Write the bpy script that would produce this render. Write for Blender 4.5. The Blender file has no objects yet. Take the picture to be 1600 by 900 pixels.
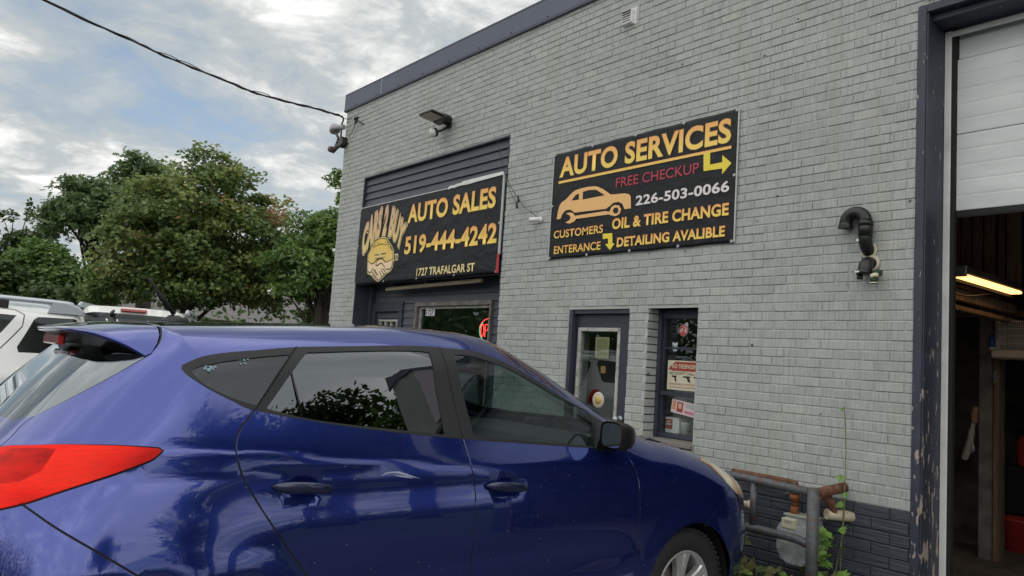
import bpy, math, random
import numpy as np
from mathutils import Vector, Matrix
from mathutils.geometry import delaunay_2d_cdt
R = math.radians
random.seed(7); RNG = np.random.default_rng(11)
C = bpy.context.scene.collection
SC = bpy.context.scene

# ------------------------------------------------------------------ camera
cam_d = bpy.data.cameras.new('camera'); cam = bpy.data.objects.new('camera', cam_d); C.objects.link(cam)
YAW, PITCH, ROLL, FPX = 0.887989558, 0.097436118, 0.0670814608, 1199.816
cy, sy = math.cos(YAW), math.sin(YAW)
fw = Vector((-sy*math.cos(PITCH), cy*math.cos(PITCH), math.sin(PITCH)))
r0 = Vector((cy, sy, 0)); u0 = r0.cross(fw)
rt = r0*math.cos(ROLL) + u0*math.sin(ROLL); up = u0*math.cos(ROLL) - r0*math.sin(ROLL)
cam.matrix_world = Matrix(((rt.x, up.x, -fw.x, 0), (rt.y, up.y, -fw.y, 0), (rt.z, up.z, -fw.z, 1.58), (0, 0, 0, 1)))
cam_d.sensor_width = 36; cam_d.lens = FPX/1600*36; cam_d.clip_start = .05; cam_d.clip_end = 3000
SC.camera = cam

# ------------------------------------------------------------------ world: daylight sky behind broken cloud
SUN_EL, SUN_AZ = R(47), R(148)      # azimuth clockwise from +Y
w = bpy.data.worlds.new('World'); SC.world = w; w.use_nodes = True
nt = w.node_tree; N = nt.nodes; L = nt.links; N.clear()
def nn(tree, t, **k):
    n = tree.nodes.new(t)
    for a, b in k.items(): setattr(n, a, b)
    return n
out = nn(nt, 'ShaderNodeOutputWorld'); sky = nn(nt, 'ShaderNodeTexSky', sky_type='NISHITA')
sky.sun_disc = False; sky.sun_elevation = SUN_EL; sky.sun_rotation = SUN_AZ; sky.air_density = 1.0; sky.dust_density = 1.2
bg1 = nn(nt, 'ShaderNodeBackground'); bg1.inputs[1].default_value = 0.12; L.new(sky.outputs[0], bg1.inputs[0])
tc = nn(nt, 'ShaderNodeTexCoord'); sep = nn(nt, 'ShaderNodeSeparateXYZ'); L.new(tc.outputs['Generated'], sep.inputs[0])
def mth(tree, op, a, b=None, c=None, clamp=False):
    m = nn(tree, 'ShaderNodeMath', operation=op, use_clamp=clamp)
    for i, v in enumerate((a, b, c)):
        if v is None: continue
        if isinstance(v, (int, float)): m.inputs[i].default_value = v
        else: tree.links.new(v, m.inputs[i])
    return m.outputs[0]
zz = mth(nt, 'ADD', mth(nt, 'ABSOLUTE', sep.outputs[2]), .16)
cmb = nn(nt, 'ShaderNodeCombineXYZ')
L.new(mth(nt, 'DIVIDE', sep.outputs[0], zz), cmb.inputs[0]); L.new(mth(nt, 'DIVIDE', sep.outputs[1], zz), cmb.inputs[1])
def wnoise(scale, detail, rough, off, dist=0):
    mp = nn(nt, 'ShaderNodeMapping'); L.new(cmb.outputs[0], mp.inputs[0]); mp.inputs['Location'].default_value = off
    n = nn(nt, 'ShaderNodeTexNoise'); L.new(mp.outputs[0], n.inputs[0])
    n.inputs['Scale'].default_value = scale; n.inputs['Detail'].default_value = detail; n.inputs['Roughness'].default_value = rough
    n.inputs['Distortion'].default_value = dist
    return n.outputs[0]
def ramp(tree, src, stops, interp='LINEAR'):
    r = nn(tree, 'ShaderNodeValToRGB'); r.color_ramp.interpolation = interp
    e = r.color_ramp.elements
    while len(e) < len(stops): e.new(.5)
    for i, (p, c) in enumerate(stops):
        e[i].position = p; e[i].color = (c[0], c[1], c[2], 1) if not isinstance(c, (int, float)) else (c, c, c, 1)
    tree.links.new(src, r.inputs[0]); return r.outputs[0]
big = wnoise(1.15, 8, .56, (3.1, .7, 0), .35)
fine = wnoise(3.6, 8, .62, (9.2, 5.1, 2), .3)
mix_ = mth(nt, 'ADD', mth(nt, 'MULTIPLY', big, .68), mth(nt, 'MULTIPLY', fine, .32))
cover = ramp(nt, mix_, [(.34, 0.5), (.42, .86), (.50, 1.0)], 'EASE')
tone = ramp(nt, mth(nt, 'ADD', mth(nt, 'MULTIPLY', fine, .55), mth(nt, 'MULTIPLY', big, .45)),
            [(.34, (.27, .325, .375)), (.43, (.33, .375, .40)), (.50, (.41, .435, .44)), (.555, (.60, .61, .60)), (.615, (.90, .89, .85))])
bg2 = nn(nt, 'ShaderNodeBackground'); L.new(tone, bg2.inputs[0]); bg2.inputs[1].default_value = 1.0
mx = nn(nt, 'ShaderNodeMixShader'); L.new(cover, mx.inputs[0]); L.new(bg1.outputs[0], mx.inputs[1]); L.new(bg2.outputs[0], mx.inputs[2])
L.new(mx.outputs[0], out.inputs[0])

# ------------------------------------------------------------------ sun (veiled by cloud)
sd = bpy.data.lights.new('sun', 'SUN'); sd.energy = 1.5; sd.angle = R(140); sd.color = (1, .95, .88)
sun = bpy.data.objects.new('sun', sd); C.objects.link(sun)
sdir = Vector((math.sin(SUN_AZ)*math.cos(SUN_EL), math.cos(SUN_AZ)*math.cos(SUN_EL), math.sin(SUN_EL)))
sun.rotation_euler = sdir.to_track_quat('Z', 'Y').to_euler(); sun.location = (-5, -10, 20)

SC.view_settings.view_transform = 'Standard'; SC.view_settings.look = 'None'
SC.view_settings.exposure = 0.48; SC.view_settings.gamma = 1.0; SC.view_settings.use_curve_mapping = False

# ------------------------------------------------------------------ helpers
MW = {}
def thing(name, label, cat, loc=(0, 0, 0), rotz=0, group=None):
    o = bpy.data.objects.new(name, None); C.objects.link(o); o.empty_display_size = .2
    o.location = loc; o.rotation_euler = (0, 0, rotz); o['label'] = label; o['category'] = cat
    if group: o['group'] = group
    MW[o.name] = Matrix.Translation(Vector(loc)) @ Matrix.Rotation(rotz, 4, 'Z')
    return o
def tag(o, label, cat, group=None):
    o['label'] = label; o['category'] = cat
    if group: o['group'] = group
    return o
def root_mw(o):
    while o.parent: o = o.parent
    return MW.get(o.name, Matrix.Identity(4))
def attach(o, parent, local):
    """parent o; unless local, its geometry stays where it was authored in the world"""
    if parent is not None:
        o.parent = parent
        if not local and parent.parent is None: o.matrix_parent_inverse = root_mw(parent).inverted()
    return o
def mesh_obj(name, me, m, parent=None, local=False, smooth=None):
    if m is not None and not me.materials: me.materials.append(m)
    o = bpy.data.objects.new(name, me); C.objects.link(o)
    return attach(o, parent, local)
def struct(o): o['kind'] = 'structure'; return o
def stuff(o): o['kind'] = 'stuff'; return o

def smooth(pts, n=6):
    P = [Vector(p) for p in pts]; P = [P[0]*2-P[1]]+P+[P[-1]*2-P[-2]]; o = []
    for i in range(1, len(P)-2):
        for k in range(n):
            t_ = k/n; a, b_, c, d = P[i-1:i+3]
            o.append(.5*((2*b_)+(c-a)*t_+(2*a-5*b_+4*c-d)*t_*t_+(3*b_-a-3*c+d)*t_**3))
    return o+[P[-2]]
class MB:
    def __init__(s): s.v = []; s.f = []; s.sm = []
    def add(s, vs, fs, sm=False):
        b = len(s.v); s.v += [tuple(v) for v in vs]
        s.f += [tuple(b+i for i in f) for f in fs]; s.sm += [sm]*len(fs); return s
    def box(s, x0, x1, y0, y1, z0, z1, M=None, bev=0):
        if x0 > x1: x0, x1 = x1, x0
        if y0 > y1: y0, y1 = y1, y0
        if z0 > z1: z0, z1 = z1, z0
        b = min(bev, .49*min(x1-x0, y1-y0, z1-z0))
        if b > 0:
            vs = []; idx = {}
            for sx in (0, 1):
                for sy_ in (0, 1):
                    for sz in (0, 1):
                        X, Y, Z = (x0, x1)[sx], (y0, y1)[sy_], (z0, z1)[sz]
                        dx, dy, dz = (b, -b)[sx], (b, -b)[sy_], (b, -b)[sz]
                        for k, p in (('x', (X, Y+dy, Z+dz)), ('y', (X+dx, Y, Z+dz)), ('z', (X+dx, Y+dy, Z))):
                            idx[(sx, sy_, sz, k)] = len(vs); vs.append(p)
            fs = []
            for ax in range(3):
                k = 'xyz'[ax]; o1, o2 = [a for a in range(3) if a != ax]
                for sgn in (0, 1):
                    q = []
                    for a, c in ((0, 0), (1, 0), (1, 1), (0, 1)):
                        t = [0, 0, 0]; t[ax] = sgn; t[o1] = a; t[o2] = c; q.append(idx[(*t, k)])
                    fl = (sgn == 0) ^ (ax == 1)
                    fs.append(tuple(q[::-1]) if fl else tuple(q))
            for ax in range(3):       # edges along ax
                o1, o2 = [a for a in range(3) if a != ax]
                for a in (0, 1):
                    for c in (0, 1):
                        t0 = [0, 0, 0]; t0[o1] = a; t0[o2] = c; t1 = t0[:]; t1[ax] = 1
                        k1, k2 = 'xyz'[o1], 'xyz'[o2]
                        q = [idx[(*t0, k1)], idx[(*t1, k1)], idx[(*t1, k2)], idx[(*t0, k2)]]
                        fl = (a ^ c) ^ (ax == 1)
                        fs.append(tuple(q) if not fl else tuple(q[::-1]))
            for sx in (0, 1):
                for sy_ in (0, 1):
                    for sz in (0, 1):
                        q = [idx[(sx, sy_, sz, k)] for k in 'xyz']
                        fs.append(tuple(q) if (sx+sy_+sz) % 2 else tuple(q[::-1]))
        else:
            vs = [(x0, y0, z0), (x1, y0, z0), (x1, y1, z0), (x0, y1, z0), (x0, y0, z1), (x1, y0, z1), (x1, y1, z1), (x0, y1, z1)]
            fs = [(3, 2, 1, 0), (4, 5, 6, 7), (0, 1, 5, 4), (1, 2, 6, 5), (2, 3, 7, 6), (3, 0, 4, 7)]
        if M is not None: vs = [tuple(M @ Vector(p)) for p in vs]
        return s.add(vs, fs)
    def tube(s, pts, r, n=10, caps=True, sm=True):
        pts = [Vector(p) for p in pts]; rs = r if isinstance(r, (list, tuple)) else [r]*len(pts)
        ring = []; prev = None
        for i, p in enumerate(pts):
            d = (pts[min(i+1, len(pts)-1)] - pts[max(i-1, 0)]).normalized()
            if prev is None: a = d.orthogonal().normalized()
            else:
                a = prev - d*prev.dot(d)
                a = a.normalized() if a.length > 1e-6 else d.orthogonal().normalized()
            prev = a; b = d.cross(a)
            ring.append([tuple(p + (a*math.cos(t) + b*math.sin(t))*rs[i]) for t in [2*math.pi*k/n for k in range(n)]])
        b0 = len(s.v); fs = []
        for i in range(len(pts)-1):
            for k in range(n):
                fs.append((i*n+k, i*n+(k+1) % n, (i+1)*n+(k+1) % n, (i+1)*n+k))
        s.add([q for rg in ring for q in rg], fs, sm)
        if caps:
            s.f.append(tuple(b0+k for k in range(n))[::-1]); s.sm.append(False)
            e = b0+(len(pts)-1)*n; s.f.append(tuple(e+k for k in range(n))); s.sm.append(False)
        return s
    def lathe(s, prof, n=24, M=None, sm=True, a0=0, a1=2*math.pi):
        """prof: (radius, height) about Z"""
        full = abs(a1-a0-2*math.pi) < 1e-6; cnt = n if full else n+1
        vs = []
        for rr, h in prof:
            for k in range(cnt):
                t = a0+(a1-a0)*k/n; vs.append((rr*math.cos(t), rr*math.sin(t), h))
        fs = []
        for i in range(len(prof)-1):
            for k in range(n):
                k2 = (k+1) % cnt
                fs.append((i*cnt+k, i*cnt+k2, (i+1)*cnt+k2, (i+1)*cnt+k))
        if M is not None: vs = [tuple(M @ Vector(p)) for p in vs]
        return s.add(vs, fs, sm)
    def prism(s, poly, d0, d1, M=None, axes='xz'):
        """polygon in the XZ plane (or XY) extruded from d0 to d1 along the third axis"""
        n = len(poly)
        f = (lambda p, d: (p[0], d, p[1])) if axes == 'xz' else ((lambda p, d: (p[0], p[1], d)) if axes == 'xy' else (lambda p, d: (d, p[0], p[1])))
        vs = [f(p, d0) for p in poly] + [f(p, d1) for p in poly]
        if M is not None: vs = [tuple(M @ Vector(p)) for p in vs]
        fs = [tuple(range(n)), tuple(range(2*n-1, n-1, -1))] + [(i, n+i, n+(i+1) % n, (i+1) % n) for i in range(n)]
        return s.add(vs, fs)
    def mesh(s, name, fix=True):
        me = bpy.data.meshes.new(name); me.from_pydata(s.v, [], s.f)
        if s.sm and any(s.sm): me.polygons.foreach_set('use_smooth', s.sm)
        if fix and len(s.f) < 20000:
            import bmesh
            bm = bmesh.new(); bm.from_mesh(me); bmesh.ops.recalc_face_normals(bm, faces=bm.faces); bm.to_mesh(me); bm.free()
        me.update(); return me
    def build(s, name, m, parent=None, local=False): return mesh_obj(name, s.mesh(name), m, parent, local)

# ------------------------------------------------------------------ materials
def mat(name, col=(.5, .5, .5), rough=.6, metal=0, coat=0, spec=.5, alpha=None, emit=None, es=1):
    m = bpy.data.materials.new(name); m.use_nodes = True; b = m.node_tree.nodes['Principled BSDF']
    b.inputs['Base Color'].default_value = (*col, 1); b.inputs['Roughness'].default_value = rough
    b.inputs['Metallic'].default_value = metal; b.inputs['Coat Weight'].default_value = coat
    b.inputs['Coat Roughness'].default_value = .03; b.inputs['Specular IOR Level'].default_value = spec
    if emit: b.inputs['Emission Color'].default_value = (*emit, 1); b.inputs['Emission Strength'].default_value = es
    return m
def tnoise(m, scale=5, detail=4, rough=.55, stretch=(1, 1, 1), coord='Object', typ='noise', loc=(0, 0, 0)):
    t = m.node_tree; tc_ = nn(t, 'ShaderNodeTexCoord'); mp = nn(t, 'ShaderNodeMapping')
    mp.inputs['Scale'].default_value = stretch; mp.inputs['Location'].default_value = loc
    src = None if coord == 'World' else tc_.outputs[coord]
    if coord == 'World':
        src = nn(t, 'ShaderNodeNewGeometry').outputs['Position']
    t.links.new(src, mp.inputs[0])
    n = nn(t, 'ShaderNodeTexNoise' if typ == 'noise' else 'ShaderNodeTexVoronoi'); t.links.new(mp.outputs[0], n.inputs[0])
    n.inputs['Scale'].default_value = scale
    if typ == 'noise': n.inputs['Detail'].default_value = detail; n.inputs['Roughness'].default_value = rough
    return n.outputs[0]
def colvar(m, src, stops):
    t = m.node_tree; o = ramp(t, src, stops); t.links.new(o, t.nodes['Principled BSDF'].inputs['Base Color']); return o
def mixcol(m, fac, a, b, mode='MIX'):
    t = m.node_tree; x = nn(t, 'ShaderNodeMix', data_type='RGBA', blend_type=mode)
    for i, v in ((0, fac), (6, a), (7, b)):
        if isinstance(v, (int, float)): x.inputs[i].default_value = v
        elif isinstance(v, tuple): x.inputs[i].default_value = (*v, 1)
        else: t.links.new(v, x.inputs[i])
    return x.outputs[2]
def bump(m, src, strength=.3, dist=.01, prev=None):
    t = m.node_tree; b = nn(t, 'ShaderNodeBump'); b.inputs['Strength'].default_value = strength; b.inputs['Distance'].default_value = dist
    t.links.new(src, b.inputs['Height'])
    if prev is not None: t.links.new(prev, b.inputs['Normal'])
    t.links.new(b.outputs[0], t.nodes['Principled BSDF'].inputs['Normal']); return b.outputs[0]
def base(m, sock): m.node_tree.links.new(sock, m.node_tree.nodes['Principled BSDF'].inputs['Base Color'])
def setrough(m, src, a, b):
    t = m.node_tree; r = nn(t, 'ShaderNodeMapRange'); r.inputs['To Min'].default_value = a; r.inputs['To Max'].default_value = b
    t.links.new(src, r.inputs[0]); t.links.new(r.outputs[0], t.nodes['Principled BSDF'].inputs['Roughness'])
def glass(name, tint=(.1, .12, .12), ior=1.5, rough=.0, body=None):
    """thin window pane: tinted see-through mixed with a mirror by the Fresnel term"""
    m = bpy.data.materials.new(name); m.use_nodes = True; t = m.node_tree; t.nodes.clear()
    o = nn(t, 'ShaderNodeOutputMaterial'); tr = nn(t, 'ShaderNodeBsdfTransparent'); tr.inputs[0].default_value = (*tint, 1)
    g = nn(t, 'ShaderNodeBsdfGlossy'); g.inputs[0].default_value = (.88, .95, 1, 1); g.inputs['Roughness'].default_value = rough
    lw = nn(t, 'ShaderNodeLayerWeight'); lw.inputs[0].default_value = .5; f0 = ((ior-1)/(ior+1))**2*1.6
    fr = mth(t, 'ADD', mth(t, 'MULTIPLY', mth(t, 'POWER', lw.outputs['Facing'], 5.0), 1-f0), f0)
    mxs = nn(t, 'ShaderNodeMixShader'); t.links.new(fr, mxs.inputs[0])
    src = tr.outputs[0]
    if body:
        df = nn(t, 'ShaderNodeBsdfDiffuse'); df.inputs[0].default_value = (*body, 1)
        m2 = nn(t, 'ShaderNodeMixShader'); m2.inputs[0].default_value = .5
        t.links.new(src, m2.inputs[1]); t.links.new(df.outputs[0], m2.inputs[2]); src = m2.outputs[0]
    t.links.new(src, mxs.inputs[1]); t.links.new(g.outputs[0], mxs.inputs[2]); t.links.new(mxs.outputs[0], o.inputs[0])
    return m

# painted brick: combed face, blotches of grime and thin paint
def brick_mat(name, ca, cb, cc, vertical=True, gloss=.75):
    m = mat(name, ca, gloss)
    blot = tnoise(m, 1.1, 6, .6, coord='World'); fine_ = tnoise(m, 26, 5, .65, coord='World')
    patch = tnoise(m, 1.0, 2, .5, (5.2, 1, 14.7), coord='World')
    c1 = ramp(m.node_tree, blot, [(.30, ca), (.55, cb), (.75, cc)])
    c2 = mixcol(m, mth(m.node_tree, 'MULTIPLY', ramp(m.node_tree, patch, [(.35, 0.), (.65, 1.)]), .35), c1, cc)
    st = (120, 1, 5) if vertical else (3, 1, 60)
    comb = tnoise(m, 1.0, 3, .6, st, coord='World')
    dark = ramp(m.node_tree, comb, [(.38, .60), (.52, 1.0)])
    pits = ramp(m.node_tree, fine_, [(.28, .6), (.38, 1.0)])
    c3 = mixcol(m, .55, c2, dark, 'MULTIPLY'); c4 = mixcol(m, .7, c3, pits, 'MULTIPLY')
    t = m.node_tree; sp = nn(t, 'ShaderNodeSeparateXYZ'); t.links.new(nn(t, 'ShaderNodeNewGeometry').outputs['Position'], sp.inputs[0])
    ch, pt_ = (.0680, .194) if vertical else (.0786, .246)
    row = mth(t, 'FLOOR', mth(t, 'DIVIDE', mth(t, 'SUBTRACT', sp.outputs[2], .806 if vertical else .806-10*.0786), ch))
    par_ = mth(t, 'MULTIPLY', mth(t, 'FLOORED_MODULO', row if vertical else mth(t, 'ADD', row, 1.0), 2.0), pt_/2)
    colm = mth(t, 'FLOOR', mth(t, 'DIVIDE', mth(t, 'ADD', mth(t, 'ADD', sp.outputs[0], 10.706), par_), pt_))
    cv = nn(t, 'ShaderNodeCombineXYZ'); t.links.new(colm, cv.inputs[0]); t.links.new(row, cv.inputs[1])
    wn = nn(t, 'ShaderNodeTexWhiteNoise', noise_dimensions='2D'); t.links.new(cv.outputs[0], wn.inputs['Vector'])
    spk = tnoise(m, 11, 1, .5, (1, 1, 1.3), coord='World'); c4 = mixcol(m, 1.0, c4, ramp(m.node_tree, spk, [(.21, .25), (.235, 1.0)]), 'MULTIPLY')
    c5 = mixcol(m, 1.0, c4, ramp(t, wn.outputs['Value'], [(0., (.93, .93, .93)), (.5, (1, 1, 1)), (.93, (1.04, 1.04, 1.03)), (1., (1.09, 1.08, 1.03))]), 'MULTIPLY')
    # run-down streaks and yellowed grime
    stk_ = tnoise(m, 1, 6, .65, (7, 1, .55), coord='World'); gr_ = ramp(t, stk_, [(.52, 0.), (.70, .55)])
    base(m, mixcol(m, gr_, c5, tuple(c*.86 for c in cb[:2])+(cb[2]*.70,)))
    b1 = bump(m, comb, 1.0, .008); bump(m, fine_, .35, .004, b1)
    return m
M_BRICK = brick_mat('grey_painted_brick', (.385, .405, .392), (.425, .445, .432), (.465, .485, .47))
M_MORTAR = mat('grey_painted_mortar', (.33, .345, .335), .85); bump(M_MORTAR, tnoise(M_MORTAR, 60, 4, coord='World'), .4, .005)
colvar(M_MORTAR, tnoise(M_MORTAR, 3, 6, coord='World'), [(.3, (.37, .385, .37)), (.7, (.48, .495, .475))])
M_BRICKD = brick_mat('navy_painted_brick', (.040, .048, .066), (.050, .058, .078), (.070, .078, .098), False, .55)
M_MORTARD = mat('navy_painted_mortar', (.035, .042, .058), .7)
M_NAVY = mat('navy_trim_paint', (.030, .036, .055), .5); bump(M_NAVY, tnoise(M_NAVY, 12, 4, coord='World'), .15, .01)
colvar(M_NAVY, tnoise(M_NAVY, 4, 6, coord='World'), [(.3, (.024, .029, .045)), (.7, (.042, .050, .072))])
def chip_mat(name, col, chip, lo=.56, zbias=True):
    m = mat(name, col, .5)
    n1 = tnoise(m, 1, 5, .6, (26, 26, 8), coord='World')
    t = m.node_tree; s_ = nn(t, 'ShaderNodeSeparateXYZ'); t.links.new(nn(t, 'ShaderNodeNewGeometry').outputs['Position'], s_.inputs[0])
    k = mth(t, 'MULTIPLY', mth(t, 'SUBTRACT', 1.9, s_.outputs[2]), .055) if zbias else 0.0
    k = mth(t, 'MAXIMUM', k, -.03) if zbias else 0.0
    v = mth(t, 'ADD', n1, k); f = ramp(t, v, [(lo+.085, 0.), (lo+.10, 1.)])
    n2 = tnoise(m, 7, 5, coord='World'); cc = ramp(t, n2, [(.3, col), (.7, tuple(c*1.5 for c in col))])
    base(m, mixcol(m, f, cc, chip)); bump(m, f, -.6, .003); return m
M_FRAMECHIP = chip_mat('peeling_navy_paint', (.026, .031, .047), (.36, .30, .25), .535)
M_FLASH = mat('blue_grey_flashing', (.085, .095, .135), .38, .35); setrough(M_FLASH, tnoise(M_FLASH, 2, 4, coord='World'), .3, .5)
M_SIDING = mat('charcoal_siding', (.060, .066, .085), .5); bump(M_SIDING, tnoise(M_SIDING, 1, 4, .6, (3, 60, 90), coord='World'), .25, .004)
colvar(M_SIDING, tnoise(M_SIDING, 1, 4, .6, (2, 2, 14), coord='World'), [(.3, (.05, .055, .072)), (.7, (.075, .082, .104))])
M_VINYL = mat('black_banner_vinyl', (.014, .015, .018), .42, spec=.22); bump(M_VINYL, tnoise(M_VINYL, 1, 3, .5, (4, 3, 6), coord='World'), .5, .03)
M_WHITE = mat('white_paint', (.72, .73, .72), .45); colvar(M_WHITE, tnoise(M_WHITE, 5, 5, coord='World'), [(.3, (.60, .61, .60)), (.6, (.76, .77, .76))])
M_WPLAST = mat('white_plastic', (.75, .75, .74), .35)
M_BLACK = mat('black_plastic', (.012, .012, .013), .35); M_RUBBER = mat('black_rubber', (.012, .012, .012), .75)
M_BLACKM = mat('matt_black', (.010, .010, .011), .8)
M_TRIMBLK = mat('satin_black_trim', (.022, .023, .026), .5, spec=.3); bump(M_TRIMBLK, tnoise(M_TRIMBLK, 400, 2), .1, .001)
M_STEEL = mat('galvanised_steel', (.42, .44, .45), .42, .8); setrough(M_STEEL, tnoise(M_STEEL, 9, 5, coord='World'), .3, .6)
M_GALV = mat('weathered_grey_paint', (.10, .115, .13), .5, .1)
colvar(M_GALV, tnoise(M_GALV, 22, 6, .7, coord='World'), [(.38, (.12, .055, .035)), (.46, (.065, .072, .080)), (.7, (.115, .125, .135))])
M_RUST = mat('rusty_iron', (.20, .07, .03), .85); bump(M_RUST, tnoise(M_RUST, 90, 5, coord='World'), .5, .004)
colvar(M_RUST, tnoise(M_RUST, 24, 6, .7, coord='World'), [(.3, (.05, .025, .02)), (.5, (.13, .055, .03)), (.72, (.24, .12, .065))])
M_CREAMRUST = mat('rusting_cream_paint', (.6, .55, .42), .6)
colvar(M_CREAMRUST, tnoise(M_CREAMRUST, 30, 6, .6, coord='World'), [(.36, (.33, .13, .05)), (.43, (.58, .50, .36)), (.7, (.66, .60, .48))])
M_METER = mat('grey_meter_casting', (.36, .39, .40), .6, .0); bump(M_METER, tnoise(M_METER, 60, 4, coord='World'), .3, .004)
colvar(M_METER, tnoise(M_METER, 14, 5, coord='World'), [(.3, (.24, .26, .26)), (.6, (.38, .41, .42))])
M_WOOD = mat('weathered_timber', (.20, .15, .10), .8); bump(M_WOOD, tnoise(M_WOOD, 1, 5, .6, (40, 40, 3), coord='World'), .4, .006)
colvar(M_WOOD, tnoise(M_WOOD, 1, 5, .6, (30, 30, 2.5), coord='World'), [(.3, (.10, .068, .042)), (.7, (.27, .19, .12))])
M_TAN = mat('bare_tan_batten', (.30, .25, .18), .8); colvar(M_TAN, tnoise(M_TAN, 1, 4, .6, (3, 50, 50), coord='World'), [(.3, (.18, .15, .11)), (.7, (.34, .28, .20))])
M_GREYWOOD = mat('grey_brown_frame_wood', (.17, .155, .14), .7); colvar(M_GREYWOOD, tnoise(M_GREYWOOD, 8, 6, coord='World'), [(.3, (.11, .10, .09)), (.7, (.24, .22, .20))])
M_PALEFRAME = mat('pale_grey_frame', (.42, .42, .40), .55); colvar(M_PALEFRAME, tnoise(M_PALEFRAME, 14, 6, coord='World'), [(.34, (.25, .24, .22)), (.5, (.44, .44, .42))])
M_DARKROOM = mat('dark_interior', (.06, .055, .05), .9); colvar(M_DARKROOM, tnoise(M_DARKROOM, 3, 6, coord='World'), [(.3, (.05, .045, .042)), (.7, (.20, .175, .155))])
M_GLASSB = glass('shop_glass', (.74, .80, .77), 1.6)
M_GLASSD = glass('door_glass', (.88, .91, .90), 1.5)
M_GLASSC = glass('front_door_glass', (.46, .56, .54), 1.5)
M_GLASSP = glass('privacy_glass', (.016, .022, .026), 1.78)
M_GLASSV = glass('suv_privacy_glass', (.03, .035, .04), 1.45, .12)
M_CONC = mat('stained_concrete', (.2, .19, .17), .8); bump(M_CONC, tnoise(M_CONC, 30, 6, coord='World'), .3, .01)
# ================================================================== SETTING: ground
WY = 5.2                     # brick face plane
ASPH = mat('worn_asphalt', (.06, .06, .06), .85)
_n1 = tnoise(ASPH, .6, 8, .6, coord='World'); _n2 = tnoise(ASPH, 120, 3, .6, coord='World')
base(ASPH, mixcol(ASPH, .6, ramp(ASPH.node_tree, _n1, [(.3, (.045, .045, .044)), (.7, (.095, .092, .086))]), ramp(ASPH.node_tree, _n2, [(.35, .55), (.65, 1.3)]), 'MULTIPLY'))
bump(ASPH, _n2, .5, .006)
CONC = mat('kerb_concrete', (.25, .24, .22), .85); _n = tnoise(CONC, 14, 7, .65, coord='World')
colvar(CONC, _n, [(.3, (.13, .12, .10)), (.7, (.30, .28, .25))]); bump(CONC, _n, .4, .01)
DIRT = mat('dusty_dirt', (.13, .10, .07), .95); _n = tnoise(DIRT, 18, 8, .7, coord='World')
colvar(DIRT, _n, [(.3, (.07, .055, .04)), (.7, (.22, .18, .13))]); bump(DIRT, _n, .8, .03)
GRASSM = mat('lawn_soil', (.05, .07, .025), .95); colvar(GRASSM, tnoise(GRASSM, 2, 8, coord='World'), [(.3, (.03, .05, .015)), (.7, (.08, .10, .04))])

def sheet(name, x0, x1, y0, y1, z, m, n=1):
    vs = []; fs = []
    for j in range(n+1):
        for i in range(n+1): vs.append((x0+(x1-x0)*i/n, y0+(y1-y0)*j/n, z))
    for j in range(n):
        for i in range(n): a = j*(n+1)+i; fs.append((a, a+1, a+n+2, a+n+1))
    me = bpy.data.meshes.new(name); me.from_pydata(vs, [], fs); return struct(mesh_obj(name, me, m))
sheet('ground', -1500, 1500, -1500, 1500, -.03, GRASSM)
sheet('parking_lot', -19, 14, -9, WY, 0.0, ASPH)
sheet('road', -300, 300, -18.5, -10.5, -.012, ASPH)
kb = MB()
for i in range(16): kb.box(-19+i*2.06, -19+i*2.06+2.045, -9.3, -9.15, -.03, .1, bev=.015)
struct(kb.build('road_kerb', CONC))
fw_ = MB(); fw_.box(-19, 14, -10.5, -9.3, -.03, .09); struct(fw_.build('pavement', CONC))
LINE = mat('worn_white_paint_line', (.55, .55, .53), .8)
for i, x in enumerate((-5.35, -1.7, -9.6)):
    l = MB(); l.box(x-.05, x+.05, .2, 4.55, .001, .005); struct(l.build('parking_line', LINE))
# raised dirt and concrete strip along the wall foot
st = MB()
for x0, x1 in ((-10.7, -9.97), (-9.955, -6.61), (-6.6, -5.48), (-5.47, -4.69), (-4.68, -2.26)):
    st.box(x0, x1, 4.82, WY-.002, -.02, .11, bev=.02)
struct(st.build('kerb_strip', CONC))

# ================================================================== BRICK BUILDING
ZD = .806; CG = .0680; CD = .0786; PITCH = .194; GAP = .0075
ZT = 5.285; XL, XR_ = -10.71, 1.16
OPEN = [(-9.96, -6.60, -1, 4.124), (-5.476, -4.687, -1, 2.142), (-4.473, -3.935, .99, 2.142), (-2.217, .86, -1, 4.172)]
bld = thing('brick_building', 'grey painted brick auto shop building with navy lower courses and blue-grey roof flashing', 'building', (-4, WY, 0))
wall = MB()
def wallrect(x0, x1, z0, z1, depth=.30): wall.box(x0, x1, WY+.0035, WY+depth, z0, z1)
xs = sorted({XL, XR_} | {o[0] for o in OPEN} | {o[1] for o in OPEN})
for a, b in zip(xs[:-1], xs[1:]):
    m_ = (a+b)/2; cuts = [o for o in OPEN if o[0] < m_ < o[1]]
    z = -.02
    if cuts:
        o = cuts[0]
        if o[2] > 0: wallrect(a+.0, b-.0, ZD, o[2]-.002)
        wallrect(a, b, o[3]+.0, ZT)
    else: wallrect(a, b, ZD, ZT)
wall_o = wall.build('wall', M_MORTAR, bld)
WB = []
for a, b in zip(xs[:-1], xs[1:]):
    m_ = (a+b)/2; cuts = [o for o in OPEN if o[0] < m_ < o[1]]
    if not cuts or cuts[0][2] > 0:
        wl = MB(); wl.box(a, b, WY+.006, WY+.30, -.02, ZD-.0005); WB.append((a, b, wl.build('wall_base', M_MORTARD, bld)))
def base_of(x):
    return min(WB, key=lambda q: 0 if q[0] <= x <= q[1] else min(abs(x-q[0]), abs(x-q[1])))[2]
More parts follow.
